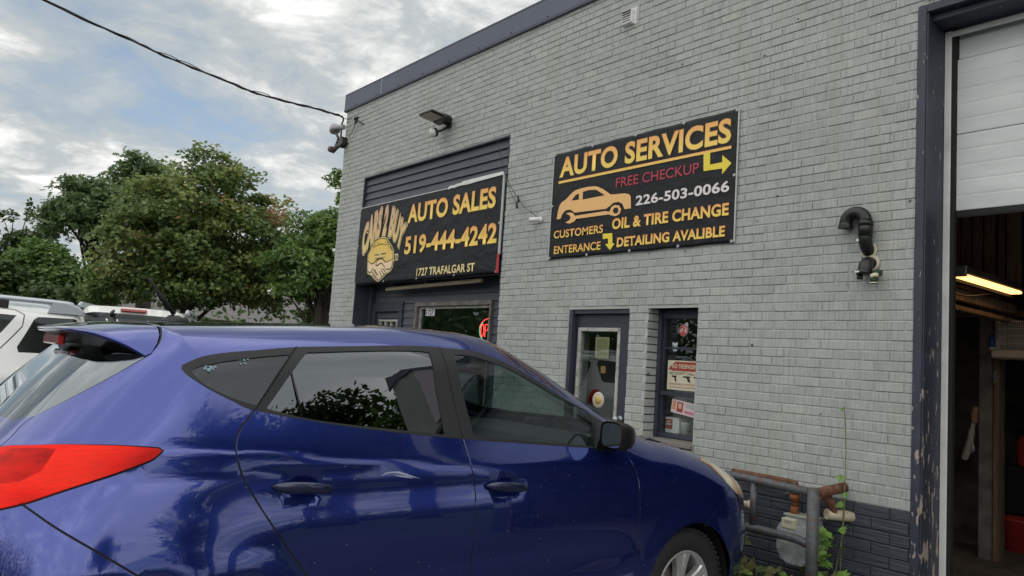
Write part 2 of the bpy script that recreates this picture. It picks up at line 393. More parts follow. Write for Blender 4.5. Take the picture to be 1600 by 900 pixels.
# side and rear walls, roof deck
sh = MB()
sh.box(XL+.005, XL+.25, WY+.31, 19, -.02, 5.28); sh.box(XL+.005, XR_, 19.01, 19.25, -.02, 5.28)
sh.box(XR_-.25, XR_, WY+.31, 19, -.02, 5.28)
mesh_obj('side_wall', sh.mesh('side_wall'), M_MORTAR, bld)
rf = MB(); rf.box(XL+.26, XR_-.26, WY+.32, 18.98, 5.05, 5.2); rf.build('roof', M_BLACKM, bld)

# --- bricks ---
def brick_spans(z0, z1, k, pitch=PITCH):
    out_ = []; x = XL + 0.004 - (pitch/2 if k % 2 else 0)
    zc = (z0+z1)/2
    while x < -2.2 + .2:
        a, b = max(x, XL), x+pitch-GAP
        segs = [(a, b)]
        for o in OPEN:
            if o[2] < zc < o[3]-.002 or (o[2] < zc and z0 < o[3]-.012 and zc < o[3]):
                ns = []
                for p, q in segs:
                    if q <= o[0] or p >= o[1]: ns.append((p, q)); continue
                    if p < o[0]: ns.append((p, o[0]-.001))
                    if q > o[1]: ns.append((o[1]+.001, q))
                segs = ns
        for p, q in segs:
            if q-p > .03: out_.append((p, q))
        x += pitch
    return out_
BR = []
k = 0; z = ZD
while z < ZT-.01:
    for p, q in brick_spans(z, z+CG, k): BR.append((p, q, z+GAP*.5, min(z+CG-GAP*.5, ZT-.004), 0))
    z += CG; k += 1
k = 0; z = ZD-CD
while z > -.1:
    for p, q in brick_spans(z, z+CD, k, .246): BR.append((p, q, z+.004, z+CD-.004, 1))
    z -= CD; k += 1
BR = [b for b in BR if b[0] < -2.2]
camp = Vector((0, 0, 1.58))
def proj(P):
    q = Vector(P)-camp; c = q.dot(fw)
    return 800+FPX*q.dot(rt)/c, 450-FPX*q.dot(up)/c, c
def bsize(b):
    p = proj(((b[0]+b[1])/2, WY, (b[2]+b[3])/2))
    if not (0 < p[0] < 1600 and -10 < p[1] < 905): return 0
    if p[0] < 1150 and p[1] > 700: return 0
    q = proj((b[1], WY, b[3])); r_ = proj((b[0], WY, b[2])); return abs(q[0]-r_[0])*(b[3]-b[2])/p[2]
BR.sort(key=bsize, reverse=True)
def brick_mesh(w_, h_, name, bev=.0035):
    mb = MB(); mb.box(-w_/2, w_/2, -.004, .03, -h_/2, h_/2, bev=bev)
    # keep front, chamfers and sides: drop the hidden back
    me = mb.mesh(name); return me
cache = {}
for b in BR[:300]:
    w_ = round((b[1]-b[0]+random.choice((0, 0, 0, .004, -.003)))*500)/500; h_ = round((b[3]-b[2]), 4)
    w_ = min(w_, b[1]-b[0]+.004)
    key = (round(w_, 3), h_, b[4])
    if key not in cache:
        cache[key] = brick_mesh(w_, h_, 'brick'); cache[key].materials.append((M_BRICK, M_BRICKD)[b[4]])
    o = bpy.data.objects.new('brick', cache[key]); C.objects.link(o)
    o.location = ((b[0]+b[1])/2+random.uniform(-.002, .002), WY+random.uniform(-.001, .0035), (b[2]+b[3])/2+random.uniform(-.0008, .0008))
    o.rotation_euler = (random.uniform(-.01, .01), random.uniform(-.005, .005), random.uniform(-.006, .006))
    par = wall_o if b[4] == 0 else base_of((b[0]+b[1])/2); o.parent = par
    o.matrix_parent_inverse = root_mw(bld).inverted() @ Matrix.Identity(4) if False else Matrix.Identity(4)
for kind, mm, par, nm in ((0, M_BRICK, wall_o, 'bricks'), (1, M_BRICKD, WB[0][2], 'bricks')):
    mb = MB()
    for b in BR[300:]:
        if b[4] != kind: continue
        e = [random.uniform(-.0022, .003), random.uniform(-.0018, .0018)]
        mb.box(b[0]+e[0]*.4, b[1]+e[1]*.4, WY-.004+e[0], WY+.02, b[2]+e[1]*.3, b[3], bev=.0035)
    o = mesh_obj(nm, mb.mesh(nm, fix=False), mm, par, True); stuff(o)
# bricks beyond the garage door (out of frame, only mirrored in the car) stay in the wall's plain face
# --- brick returns at window (left reveal shows brick ends) ---
rv = MB(); z = ZD+CG*3
while z < 2.13:
    rv.box(-4.687+.05+.0, -4.473+.004, WY+.0045, WY+.175, z+.004, z+CG-.004, bev=.003) if z > 1.0 else None
    z += CG
stuff(mesh_obj('reveal_bricks', rv.mesh('reveal_bricks', fix=False), M_BRICK, wall_o, True))

# --- parapet flashing ---
fl = MB(); segx = [XL-.05, -9.62, -6.5, -3.4, -.3, XR_+.05]
for i, (a, b) in enumerate(zip(segx[:-1], segx[1:])):
    m_ = MB()
    prof = [(WY-.035, 5.272), (WY-.04, 5.30), (WY-.032, 5.31), (WY-.028, 5.52), (WY-.034, 5.545), (WY+.30, 5.56), (WY+.30, 5.54), (WY-.018, 5.53), (WY-.02, 5.31), (WY-.022, 5.285), (WY-.01, 5.272)]
    m_.prism(prof, a+.0015, b-.0015, axes='yz')
    m_.build('flashing', M_FLASH, bld)
ls = MB(); ls.box(-9.622, -9.616, WY-.042, WY-.029, 5.30, 5.54)
ls.build('flashing_seam', mat('bright_seam', (.5, .55, .6), .3, .6), bld)
sc_ = MB()
for x in np.arange(-10.4, -2.2, .62): sc_.lathe([(.0001, 0), (.008, 0), (.008, .004), (.004, .007), (.0001, .007)], 8, Matrix.Translation((x, WY-.034, 5.325)) @ Matrix.Rotation(R(90), 4, 'X'))
stuff(sc_.build('flashing_screws', M_BLACK, bld))
fe = MB(); fe.box(XL-.052, XL-.03, WY-.03, 19.2, 5.27, 5.55); fe.build('flashing', M_FLASH, bld)

# --- shopfront bay: recess, siding, door, window ---
X0, X1, RB = -9.96, -6.60, 5.50
rc = MB()
rc.box(X0-.001, X0+.016, WY-.004, RB, 0, 4.12); rc.box(X1-.012, X1+.001, WY-.004, RB+.02, 0, 4.12)
rc.box(X0+.017, X1-.013, WY-.003, RB, 4.105, 4.125)
mesh_obj('bay_reveal', rc.mesh('bay_reveal'), M_NAVY, bld)
jp = MB(); jp.box(X0+.018, X0+.07, RB-.08, RB-.001, 0, 2.56, bev=.004); jp.build('corner_post', M_NAVY, bld)
soff = MB(); soff.box(X0+.017, X1-.013, WY+.075, RB+.01, 2.60, 2.63); soff.build('soffit', M_NAVY, bld)
back = MB(); back.box(X0, X1, RB+.04, RB+.09, 0, 2.6)
def lap(z0, h, x0, x1, y, d=.022):
    m_ = MB(); m_.prism([(y-.004, z0+h+.01), (y-d, z0+.012), (y-d-.004, z0), (y-.002, z0), (y+.012, z0+.004), (y+.012, z0+h+.008)], x0, x1, axes='yz')
    return m_
hb = .1035
for i in range(15):
    lap(4.10-hb*(i+1), hb, X0+.018, X1-.014, WY+.055, .026).build('siding_board', M_SIDING, bld)
DX0, DX1 = -10.08+.12, -9.074     # door surround
WX0, WX1 = -8.741, -7.081
hb2 = .098
for i in range(25):
    z1_ = 2.59-hb2*i; z0_ = z1_-hb2
    spans = [(X0+.075, X1-.014)]
    def cut(spans, a, b):
        ns = []
        for p, q in spans:
            if q <= a or p >= b: ns.append((p, q)); continue
            if p < a: ns.append((p, a))
            if q > b: ns.append((b, q))
        return ns
    if z0_ < 2.315-.05: spans = cut(spans, -10.0, DX1-.02)
    if .95 < z0_ < 2.30-.05: spans = cut(spans, WX0+.03, WX1-.03)
    for p, q in spans:
        if q-p > .03: lap(z0_, hb2, p, q, RB+.012, .018).build('siding_board', M_SIDING, bld)
# door surround and door with little lites
dsr = MB(); dsr.box(-9.9, DX1, RB-.03, RB+.05, 2.185, 2.318, bev=.004); dsr.box(DX1-.095, DX1, RB-.029, RB+.05, .12, 2.184, bev=.004); dsr.box(-9.9, -9.83, RB-.029, RB+.05, .12, 2.184, bev=.004)
dsr.build('door_surround', M_NAVY, bld)
sd_ = MB(); d0, d1 = -9.825, -9.175
lz0, lz1 = 1.62, 2.062; lx0, lx1 = -9.715, -9.255
sd_.box(d0, lx0-.03, RB+.02, RB+.06, .14, 2.18); sd_.box(lx1+.03, d1, RB+.02, RB+.06, .14, 2.18)
sd_.box(lx0-.0295, lx1+.0295, RB+.02, RB+.06, lz1+.03, 2.18); sd_.box(lx0-.0295, lx1+.0295, RB+.02, RB+.06, .14, lz0-.03)
shopdoor = sd_.build('shop_door', M_SIDING, bld)
for a in range(3):
    for c in range(2):
        px = lx0+(lx1-lx0)*a/3; pz = lz0+(lz1-lz0)*c/2
        g = MB(); g.box(px+.012, px+(lx1-lx0)/3-.012, RB+.036, RB+.040, pz+.012, pz+(lz1-lz0)/2-.012)
        mesh_obj('pane', g.mesh('pane'), M_GLASSB, shopdoor, True)
gr_ = MB()
for a in range(4): x_ = lx0+(lx1-lx0)*a/3; gr_.box(x_-.013, x_+.013, RB+.005, RB+.05, lz0, lz1)
for c in range(3): z_ = lz0+(lz1-lz0)*c/2; gr_.box(lx0-.03, lx1+.03, RB+.006, RB+.049, z_-.014, z_+.014)
mesh_obj('glazing_bars', gr_.mesh('glazing_bars'), M_PALEFRAME, shopdoor, True)
# shop window
wf = MB(); fwid = .055
wf.box(WX0, WX1, RB-.04, RB+.06, 2.245, 2.30, bev=.004); wf.box(WX0, WX1, RB-.04, RB+.06, .98, 1.04, bev=.004)
wf.box(WX0+.001, WX0+fwid, RB-.039, RB+.06, 1.041, 2.244); wf.box(WX1-.028, WX1-.001, RB-.039, RB+.06, 1.041, 2.244)
shopwin = wf.build('shop_window', M_GREYWOOD, bld)
wi = MB(); ix0, ix1 = WX0+fwid+.001, WX1-.029
for a in (ix0, ix1-.012): wi.box(a, a+.03, RB+.01, RB+.05, 1.042, 2.243)
wi.box(ix0+.031, ix1-.031, RB+.011, RB+.049, 2.215, 2.243)
mesh_obj('sash', wi.mesh('sash'), M_PALEFRAME, shopwin, True)
g = MB(); g.box(ix0, ix1, RB+.028, RB+.033, 1.042, 2.215); mesh_obj('pane', g.mesh('pane'), M_GLASSB, shopwin, True)
# shop room behind
rm = MB()
def room(m_, x0, x1, y0, y1, z0, z1, t=.04):
    m_.box(x0-t, x0, y0, y1, z0, z1); m_.box(x1, x1+t, y0, y1, z0, z1); m_.box(x0, x1, y1, y1+t, z0, z1)
    m_.box(x0, x1, y0, y1, z0-t, z0); m_.box(x0, x1, y0, y1, z1, z1+t)
room(rm, X0-.2, X1+.2, RB+.10, 9.3, .05, 2.62)
mesh_obj('shop_room', rm.mesh('shop_room'), mat('green_grey_room', (.10, .15, .14), .9), bld)
# tan batten + dark junk under banner
bt = MB(); bt.box(-9.27, -7.10, 5.30, 5.345, 2.47, 2.515, Matrix.Translation((-8.2, 5.3, 2.49)) @ Matrix.Rotation(R(-1.0), 4, 'Y') @ Matrix.Translation((8.2, -5.3, -2.49)), bev=.003)
bt.build('batten', M_TAN, bld)
bk = MB()
for x_ in (-9.1, -8.3, -7.4): bk.box(x_, x_+.03, 5.30, RB, 2.515, 2.62)
bk.build('batten_hanger', M_NAVY, bld)

# --- customers' door ---
a0, a1, zt = -5.476, -4.687, 2.142; DY = 5.27
df = MB(); df.box(a0, a0+.045, WY+.004, DY+.06, .1, zt); df.box(a1-.02, a1, WY+.05, DY+.06, .1, zt); df.box(a0+.046, a1-.021, WY+.02, DY+.06, zt-.04, zt)
df.build('door_frame', M_NAVY, bld)
dd = MB(); x0, x1 = a0+.05, a1-.024; gx0, gx1, gz0, gz1 = -5.40, -4.845, .35, 1.97
dd.box(x0, gx0, DY, DY+.045, .13, zt-.045); dd.box(gx1, x1, DY, DY+.045, .13, zt-.045)
dd.box(gx0+.001, gx1-.001, DY+.001, DY+.045, gz1, zt-.045); dd.box(gx0+.001, gx1-.001, DY+.001, DY+.045, .13, gz0)
cdoor = dd.build('entrance_door', M_NAVY, bld)
gf = MB()
for (p, q, r_, s_) in ((gx0, gx0+.035, gz0, gz1), (gx1-.035, gx1, gz0, gz1), (gx0+.036, gx1-.036, gz1-.035, gz1), (gx0+.036, gx1-.036, gz0, gz0+.035)):
    gf.box(p, q, DY-.012, DY+.05, r_, s_, bev=.004)
mesh_obj('glazing_frame', gf.mesh('glazing_frame'), M_PALEFRAME, cdoor, True)
g = MB(); g.box(gx0+.036, gx1-.036, DY+.015, DY+.020, gz0+.036, gz1-.036); mesh_obj('pane', g.mesh('pane'), M_GLASSD, cdoor, True)
kn = MB(); kn.lathe([(.0, -.012), (.032, -.012), (.032, -.005), (.012, 0), (.012, .03), (.026, .04), (.03, .055), (.024, .07), (.0, .075)], 20, Matrix.Translation((-4.80, DY-.012, 1.14)) @ Matrix.Rotation(R(90), 4, 'X'))
mesh_obj('door_knob', kn.mesh('door_knob'), M_STEEL, cdoor, True)
# --- office window ---
a0, a1, z0, z1, GY = -4.473, -3.935, .99, 2.142, 5.40
wf = MB()
wf.box(a0-.01, a0+.035, GY-.06, GY+.06, z0+.04, z1-.002, bev=.003); wf.box(a0+.036, a1, GY-.035, GY+.06, z1-.075, z1-.002)
wf.box(a0+.036, a1, GY-.04, GY+.05, 1.39, 1.43, bev=.003); wf.box(a0+.036, a1, GY-.04, GY+.05, z0+.04, z0+.075, bev=.003)
wf.box(a0+.037, a0+.055, GY-.02, GY+.05, z0+.076, z1-.076)
win2 = wf.build('office_window', M_NAVY, bld)
wb = MB(); wb.box(a0+.056, a1, GY-.015, GY+.03, 1.80, 1.815); mesh_obj('meeting_rail', wb.mesh('meeting_rail'), M_NAVY, win2, True)
for (p, q) in ((z0+.076, 1.39), (1.431, 1.80), (1.8155, z1-.076)):
    g = MB(); g.box(a0+.056, a1, GY+.004, GY+.009, p, q); mesh_obj('pane', g.mesh('pane'), M_GLASSD, win2, True)
rt_ = MB(); rt_.box(a1-.004, a1+.012, WY+.005, GY+.1, z0, z1); rt_.box(a0-.01, a1+.01, WY+.006, GY+.1, z1, z1+.02)
mesh_obj('reveal', rt_.mesh('reveal'), M_MORTAR, win2, True)
rt2 = MB(); rt2.box(a0-.012, a0, WY+.006, GY+.06, z0, z1); mesh_obj('reveal', rt2.mesh('reveal'), M_BRICK, win2, True)
sl_ = MB(); sl_.prism([(WY-.035, z0-.005), (WY-.035, z0+.02), (GY+.05, z0+.042), (GY+.05, z0-.01), (WY+.01, z0-.03)], a0-.02, a1+.006, axes='yz')
mesh_obj('sill', sl_.mesh('sill'), M_CONC, win2, True)
sb = MB(); sb.box(a0+.0, a1, WY-.006, WY+.02, z0-.11, z0-.031, bev=.004); mesh_obj('sill_band', sb.mesh('sill_band'), M_NAVY, win2, True)
rm = MB(); room(rm, -5.9, -3.45, 5.51, 8.3, .05, 2.4)
mesh_obj('office_room', rm.mesh('office_room'), mat('brown_room', (.13, .085, .075), .9), bld)

# --- garage opening ---
GX0, GX1, GT = -2.217, .86, 4.172
st = MB()
st.box(GX0, GX0+.055, WY-.010, 5.26, -.02, GT, bev=.003)          # steel channel face
st.box(GX0+.056, GX0+.066, WY+.0, 5.5, -.02, GT-.06)                  # web
st.box(GX0+.056, GX1, WY-.008, 5.5, GT-.055, GT-.0, bev=.003)
st.box(GX0+.067, GX1, WY+.06, 5.5, GT-.10, GT-.056)
st.box(GX1-.05, GX1, WY-.01, 5.5, -.02, GT-.056)
st.build('garage_door_frame', M_FRAMECHIP, bld)
ws = MB(); ws.box(-2.150, -2.108, 5.462, 5.475, 0, 4.06, bev=.003); ws.box(-2.107, .76, 5.463, 5.476, 4.015, 4.055, bev=.003)
wsj = ws.build('weather_strip', M_WHITE, bld)
bl = MB(); bl.box(-2.107, -2.085, 5.478, 5.52, 0, 4.01); bl.box(-2.149, -2.109, 5.477, 5.52, 0, 4.06); bl.build('door_seal', M_RUBBER, bld)
# sectional door: half raised
gd = thing('overhead_door', 'white ribbed sectional overhead door raised halfway in the garage opening', 'garage door', (-.1, 5.5, 2.78))
M_DOORP = mat('white_door_panel', (.66, .69, .69), .45)
colvar(M_DOORP, tnoise(M_DOORP, 1, 5, .6, (1.5, 1, 5), coord='World'), [(.3, (.55, .58, .58)), (.65, (.70, .73, .73))])
zz0 = 2.80
for i in range(2):
    z0 = zz0+.53*i
    m_ = MB(); prof = [(5.552, z0+.527), (5.552, z0+.002), (5.506, z0+.002)]
    nr = 5
    for j in range(nr):
        a = z0+.002+.525*j/nr; b = z0+.002+.525*(j+1)/nr
        prof += [(5.505, a+.004), (5.5045, a+.010), (5.5045, b-.012), (5.5062, b-.008), (5.5062, b-.003)]
    prof += [(5.506, z0+.527)]
    m_.prism(prof, -2.082, .80, axes='yz'); mesh_obj('door_panel', m_.mesh('door_panel'), M_DOORP, gd, False)
m_ = MB(); m_.box(-2.082, .80, 5.53, 5.56, 3.87, 4.20); m_.box(-2.082, .80, 5.525, 5.53, 4.0, 4.01); mesh_obj('door_panel', m_.mesh('door_panel'), M_DOORP, gd)
m_ = MB(); m_.box(-2.082, .80, 5.509, 5.55, 2.765, 2.801); m_.box(-2.082, .80, 5.512, 5.53, 2.755, 2.766)
mesh_obj('bottom_seal', m_.mesh('bottom_seal'), M_RUBBER, gd)

# ================================================================== GARAGE INTERIOR
fl_ = sheet('garage_floor', -5.0, .9, WY+.005, 11.9, .03, M_CONC)
M_FLOORD = mat('oily_concrete', (.10, .085, .07), .7); nf_ = tnoise(M_FLOORD, 2.5, 7, .65, coord='World')
colvar(M_FLOORD, nf_, [(.3, (.07, .06, .05)), (.5, (.15, .13, .11)), (.62, (.20, .17, .145)), (.72, (.24, .08, .06))]); bump(M_FLOORD, nf_, .3, .02)
fl_.data.materials[0] = M_FLOORD
iw = MB()
iw.box(-6, .9, 11.9, 11.95, 0, 5); iw.box(.86, .905, 5.6, 11.9, 0, 5); iw.box(-6.05, -6, 8.4, 11.9, 0, 5); iw.box(-6, .9, 5.6, 11.9, 4.75, 4.8)
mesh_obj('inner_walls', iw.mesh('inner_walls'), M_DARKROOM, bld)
# ================================================================== TEXT AND BANNERS
def txt_mesh(s, bold=.0, sx=1.0):
    cu = bpy.data.curves.new('lettering', 'FONT'); cu.body = s; cu.offset = bold; cu.space_character = 1.0+bold*1.2; cu.resolution_u = 4
    o = bpy.data.objects.new('lettering', cu); C.objects.link(o)
    bpy.context.view_layer.update()
    me = bpy.data.meshes.new_from_object(o.evaluated_get(bpy.context.evaluated_depsgraph_get()))
    bpy.data.objects.remove(o); bpy.data.curves.remove(cu); return me
def lettering(s, x0, x1, z0, z1, y, m, parent, bold=.028, warp=None, name='lettering', grow=0, shear=0):
    """print s on a vertical plane at depth y, fitted to the given box"""
    me = txt_mesh(s, bold+grow)
    n = len(me.vertices); co = np.zeros(n*3); me.vertices.foreach_get('co', co); co = co.reshape(-1, 3)
    b0, b1 = co.min(0), co.max(0)
    gx = grow*(x1-x0)/(b1[0]-b0[0]); gz = grow*(z1-z0)/(b1[1]-b0[1])
    u = (co[:, 0]-b0[0])/(b1[0]-b0[0]); v = (co[:, 1]-b0[1])/(b1[1]-b0[1])
    X = x0-gx+(x1-x0+2*gx)*u; Z = z0-gz+(z1-z0+2*gz)*v
    if warp: X, Z = warp(u, v)
    Y = y if not callable(y) else y(X, Z)
    P = np.stack([X, np.broadcast_to(Y, X.shape), Z], 1)
    me.vertices.foreach_set('co', P.ravel()); me.update(); me.name = name
    me.materials.clear(); me.materials.append(m)
    if me.polygons and me.polygons[0].normal.y > 0: me.flip_normals()
    o = bpy.data.objects.new(name, me); C.objects.link(o); attach(o, parent, False); return o
def ink(name, stops, zlo, zhi):
    m = mat(name, stops[0][1], .4); t = m.node_tree
    s_ = nn(t, 'ShaderNodeSeparateXYZ'); t.links.new(nn(t, 'ShaderNodeNewGeometry').outputs['Position'], s_.inputs[0])
    mr = nn(t, 'ShaderNodeMapRange'); mr.inputs['From Min'].default_value = zlo; mr.inputs['From Max'].default_value = zhi
    t.links.new(s_.outputs[2], mr.inputs[0]); base(m, ramp(t, mr.outputs[0], stops)); return m
YEL, ORG = (.95, .70, .13), (.90, .42, .12)
def grad(name, z0, z1): return ink(name, [(.0, YEL), (.45, (.93, .60, .13)), (1., ORG)], z0, z1)
M_GLOW = mat('orange_print_edge', (.30, .09, .02), .4); M_BROWN = mat('brown_print_edge', (.20, .10, .03), .4)
M_REDINK = mat('crimson_print', (.42, .03, .06), .4); M_WINK = mat('pinkish_white_print', (.75, .70, .70), .4)
M_CREAM = mat('cream_print', (.80, .68, .36), .4); M_EMB = ink('amber_emblem_print', [(.0, (.80, .62, .25)), (1., (.82, .55, .09))], 2.6, 3.15)
M_PEACH = mat('peach_print', (.85, .50, .19), .4); M_YARROW = mat('yellow_print', (.85, .68, .05), .4)
M_VOID = mat('black_print', (.014, .015, .018), .42, spec=.22)
def wav1(X, Z, tl=0):
    X = np.asarray(X, float); Z = np.asarray(Z, float)
    return .004*np.sin(X*2.1+Z*1.3)*np.sin(Z*3.1+1)+.002*np.sin(X*7+Z*5)
def banner(name, label, corners, y, m, seed, wr=.010, group=None):
    (xa, za), (xb, zb), (xc, zc), (xd, zd) = corners        # TL TR BR BL
    t = thing(name, label, 'banner', ((xa+xb)/2, y, za))
    nx, nz = 90, 44; vs = []; rr = random.Random(seed)
    ph = [rr.uniform(0, 6) for _ in range(6)]
    def ydisp(u, v):
        # soft pull folds that fan out of the four corners
        d = 0
        for (cu, cv, p) in ((0, 0, ph[0]), (1, 0, ph[1]), (1, 1, ph[2]), (0, 1, ph[3])):
            r_ = math.hypot((u-cu)*2.2, v-cv); a = math.atan2(abs(v-cv), abs(u-cu)*2.2+1e-6)
            d += math.sin(a*15+p)*math.exp(-r_*6.5)*min(1, r_*7)*wr
        return d+.25*wr*math.sin(u*7+ph[4])*math.sin(v*5+ph[5])
    for j in range(nz+1):
        for i in range(nx+1):
            u, v = i/nx, j/nz
            x = (xa*(1-u)+xb*u)*(1-v)+(xd*(1-u)+xc*u)*v; z = (za*(1-u)+zb*u)*(1-v)+(zd*(1-u)+zc*u)*v
            # scalloped hem between grommets
            ev = min(v, 1-v)*nz; 
            if ev < 1: z += (-1 if v < .5 else 1)*.006*abs(math.sin(u*math.pi*5))
            vs.append((x, y+ydisp(u, v), z))
    fs = [(j*(nx+1)+i, (j+1)*(nx+1)+i, (j+1)*(nx+1)+i+1, j*(nx+1)+i+1) for j in range(nz) for i in range(nx)]
    mb = MB(); mb.add(vs, fs, True); b0 = len(vs)
    me = mb.mesh('vinyl_sheet'); o = mesh_obj('vinyl_sheet', me, m, t)
    sol = o.modifiers.new('thickness', 'SOLIDIFY'); sol.thickness = .002; sol.offset = 0
    gm = MB(); n = 5
    pts = []
    for k in range(n): u = k/(n-1); pts += [(u, .012), (u, .988)]
    pts += [(.006, .5), (.994, .5)]
    for u, v in pts:
        u = min(max(u, .008), .992)
        x = (xa*(1-u)+xb*u)*(1-v)+(xd*(1-u)+xc*u)*v; z = (za*(1-u)+zb*u)*(1-v)+(zd*(1-u)+zc*u)*v
        g = MB(); g.lathe([(.005, 0), (.014, 0), (.014, .004), (.009, .006), (.005, .003), (.0001, .003)], 12, Matrix.Translation((x, y-.004+ydisp(u, v), z)) @ Matrix.Rotation(R(90), 4, 'X'))
        g.build('grommet', M_STEEL, t)
    return t, lambda X, Z: y-.0065
M_EDGE = mat('pale_hem', (.5, .5, .5), .4)
# ---- banner 2
t2, yf = banner('services_banner', 'black banner reading AUTO SERVICES with a peach car drawing, above the glazed entrance door', ((-5.815, 3.757), (-3.600, 3.765), (-3.607, 2.655), (-5.813, 2.655)), 5.182, M_VINYL, 3, .006)
e = MB(); e.box(-3.6075, -3.5965, 5.178, 5.186, 2.66, 3.765); e.build('hem', M_EDGE, t2)
e = MB(); e.box(-5.822, -5.812, 5.178, 5.186, 2.655, 3.73); e.build('hem', M_EDGE, t2)
ya, yb, yc = 5.1765, 5.1755, 5.1745
def both(s, x0, x1, z0, z1, parent, edge=M_GLOW, bold=.030, grow=.022, m=None):
    lettering(s, x0, x1, z0, z1, ya, edge, parent, bold, grow=grow, name='lettering_edge')
    return lettering(s, x0, x1, z0, z1, yb, m or grad('gold_print', z0, z1), parent, bold)
both('AUTO SERVICES', -5.716, -3.668, 3.492, 3.700, t2, M_BROWN)
lettering('FREE CHECKUP', -4.923, -3.974, 3.282, 3.374, yb, M_REDINK, t2, .008)
lettering('226-503-0066', -4.664, -3.664, 3.080, 3.173, yb, M_WINK, t2, .026)
both('OIL & TIRE CHANGE', -4.943, -3.661, 2.885, 2.989, t2)
both('DETAILING AVALIBLE', -4.870, -3.689, 2.713, 2.803, t2)
both('CUSTOMERS', -5.746, -5.059, 2.866, 2.945, t2, bold=.012)
both('ENTERANCE', -5.732, -5.079, 2.706, 2.786, t2, bold=.012)
def flat(pts, y, m, parent, name): b = MB(); b.prism(pts, y-.0005, y+.0005); return b.build(name, m, parent)
flat([(-5.724, 3.432), (-3.659, 3.437), (-3.659, 3.462), (-5.724, 3.458)], yb, grad('gold_rule', 3.43, 3.46), t2, 'underline')
flat([(-3.933, 3.462), (-3.865, 3.458), (-3.863, 3.335), (-3.742, 3.336), (-3.743, 3.396), (-3.652, 3.314), (-3.739, 3.234), (-3.739, 3.283), (-3.925, 3.289)], yb+.0005, M_YARROW, t2, 'right_arrow')
flat([(-5.057, 2.856), (-4.933, 2.851), (-4.926, 2.754), (-4.897, 2.751), (-4.953, 2.692), (-5.019, 2.754), (-4.98, 2.754), (-4.986, 2.806), (-5.053, 2.804)], yb, M_YARROW, t2, 'down_arrow')
flat([(-5.718, 3.063), (-5.706, 3.147), (-5.687, 3.205), (-5.66, 3.232), (-5.602, 3.254), (-5.52, 3.308), (-5.47, 3.331), (-5.38, 3.341), (-5.296, 3.342), (-5.2, 3.336), (-5.151, 3.322), (-5.08, 3.288), (-4.98, 3.225), (-4.80, 3.213), (-4.749, 3.198), (-4.727, 3.172), (-4.717, 3.063), (-4.795, 3.063), (-4.827, 3.118), (-4.877, 3.142), (-4.938, 3.142), (-4.989, 3.113), (-5.033, 3.094), (-5.459, 3.104), (-5.522, 3.142), (-5.592, 3.142), (-5.637, 3.11), (-5.661, 3.063)], yb, M_PEACH, t2, 'car_drawing')
for p in ([(-5.516, 3.233), (-5.458, 3.284), (-5.415, 3.291), (-5.41, 3.23)], [(-5.358, 3.224), (-5.358, 3.301), (-5.28, 3.309), (-5.175, 3.297), (-5.06, 3.229)]):
    flat(p, yc, M_VOID, t2, 'drawn_window')
flat([(-5.589, 3.111), (-5.526, 3.115), (-5.477, 3.098), (-5.456, 3.071), (-5.044, 3.073), (-4.985, 3.060), (-4.966, 3.101), (-4.923, 3.118), (-4.869, 3.108), (-4.838, 3.068), (-4.856, 3.026), (-4.904, 3.010), (-4.954, 3.020), (-4.991, 3.036), (-5.432, 3.039), (-5.462, 3.014), (-5.524, 3.0), (-5.589, 3.017), (-5.525, 3.037), (-5.515, 3.062), (-5.53, 3.085)], yb, M_PEACH, t2, 'wrench_drawing')
flat([(-4.945, 3.065), (-4.925, 3.092), (-4.885, 3.090), (-4.868, 3.060), (-4.888, 3.034), (-4.925, 3.038)], yc, M_VOID, t2, 'wrench_hole')
# ---- banner 1
t1, yf = banner('sales_banner', 'long black banner reading AUTO SALES with a handshake emblem, over the shop window bay', ((-9.94, 3.660), (-6.628, 3.684), (-6.640, 2.560), (-9.950, 2.548)), 5.178, M_VINYL, 8, .007)
e = MB(); e.box(-6.646, -6.622, 5.170, 5.187, 2.765, 3.69); e.build('hem', M_EDGE, t1)
e = MB(); e.box(-9.93, -7.7, 5.172, 5.184, 3.652, 3.664); e.build('hem', M_EDGE, t1)
flat([(-7.722, 3.640), (-7.71, 3.675), (-7.66, 3.682), (-7.60, 3.678), (-7.528, 3.69), (-7.47, 3.686), (-7.401, 3.702), (-6.622, 3.705), (-6.632, 3.668), (-7.176, 3.655), (-7.30, 3.648), (-7.45, 3.655), (-7.59, 3.644), (-7.66, 3.65)], 5.168, M_WHITE, t1, 'torn_edge')
flat([(-6.652, 2.775), (-6.612, 2.775), (-6.606, 2.562), (-6.662, 2.556)], 5.166, mat('red_hem_flap', (.40, .02, .03), .4), t1, 'red_flap')
ya, yb, yc = 5.1715, 5.1702, 5.1685
both('AUTO SALES', -8.619, -6.752, 3.307, 3.552, t1, M_BROWN)
both('519-444-4242', -8.634, -6.691, 2.893, 3.130, t1, M_BROWN)
both('1727 TRAFALGAR ST', -8.298, -7.063, 2.597, 2.697, t1, M_BROWN, .02, .03, M_CREAM)
lettering('LTD', -8.888, -8.768, 2.826, 2.919, yc-.004, M_CREAM, t1, .02)
_ab = ([-9.79, -9.753, -9.662, -9.356, -9.207, -9.026, -8.885, -8.738, -8.70], [2.93, 2.952, 3.02, 3.180, 3.196, 3.150, 3.07, 2.955, 2.92])
_at = ([-9.80, -9.777, -9.632, -9.383, -9.207, -8.987, -8.846, -8.636, -8.62], [3.34, 3.367, 3.497, 3.604, 3.618, 3.570, 3.488, 3.296, 3.27])
def arch(u, v, g=0):
    xb_ = -9.785+1.06*u; xt_ = -9.80+1.18*u
    zb_ = np.interp(xb_, *_ab); zt_ = np.interp(xt_, *_at)
    return xb_+(xt_-xb_)*v, zb_+(zt_-zb_)*v
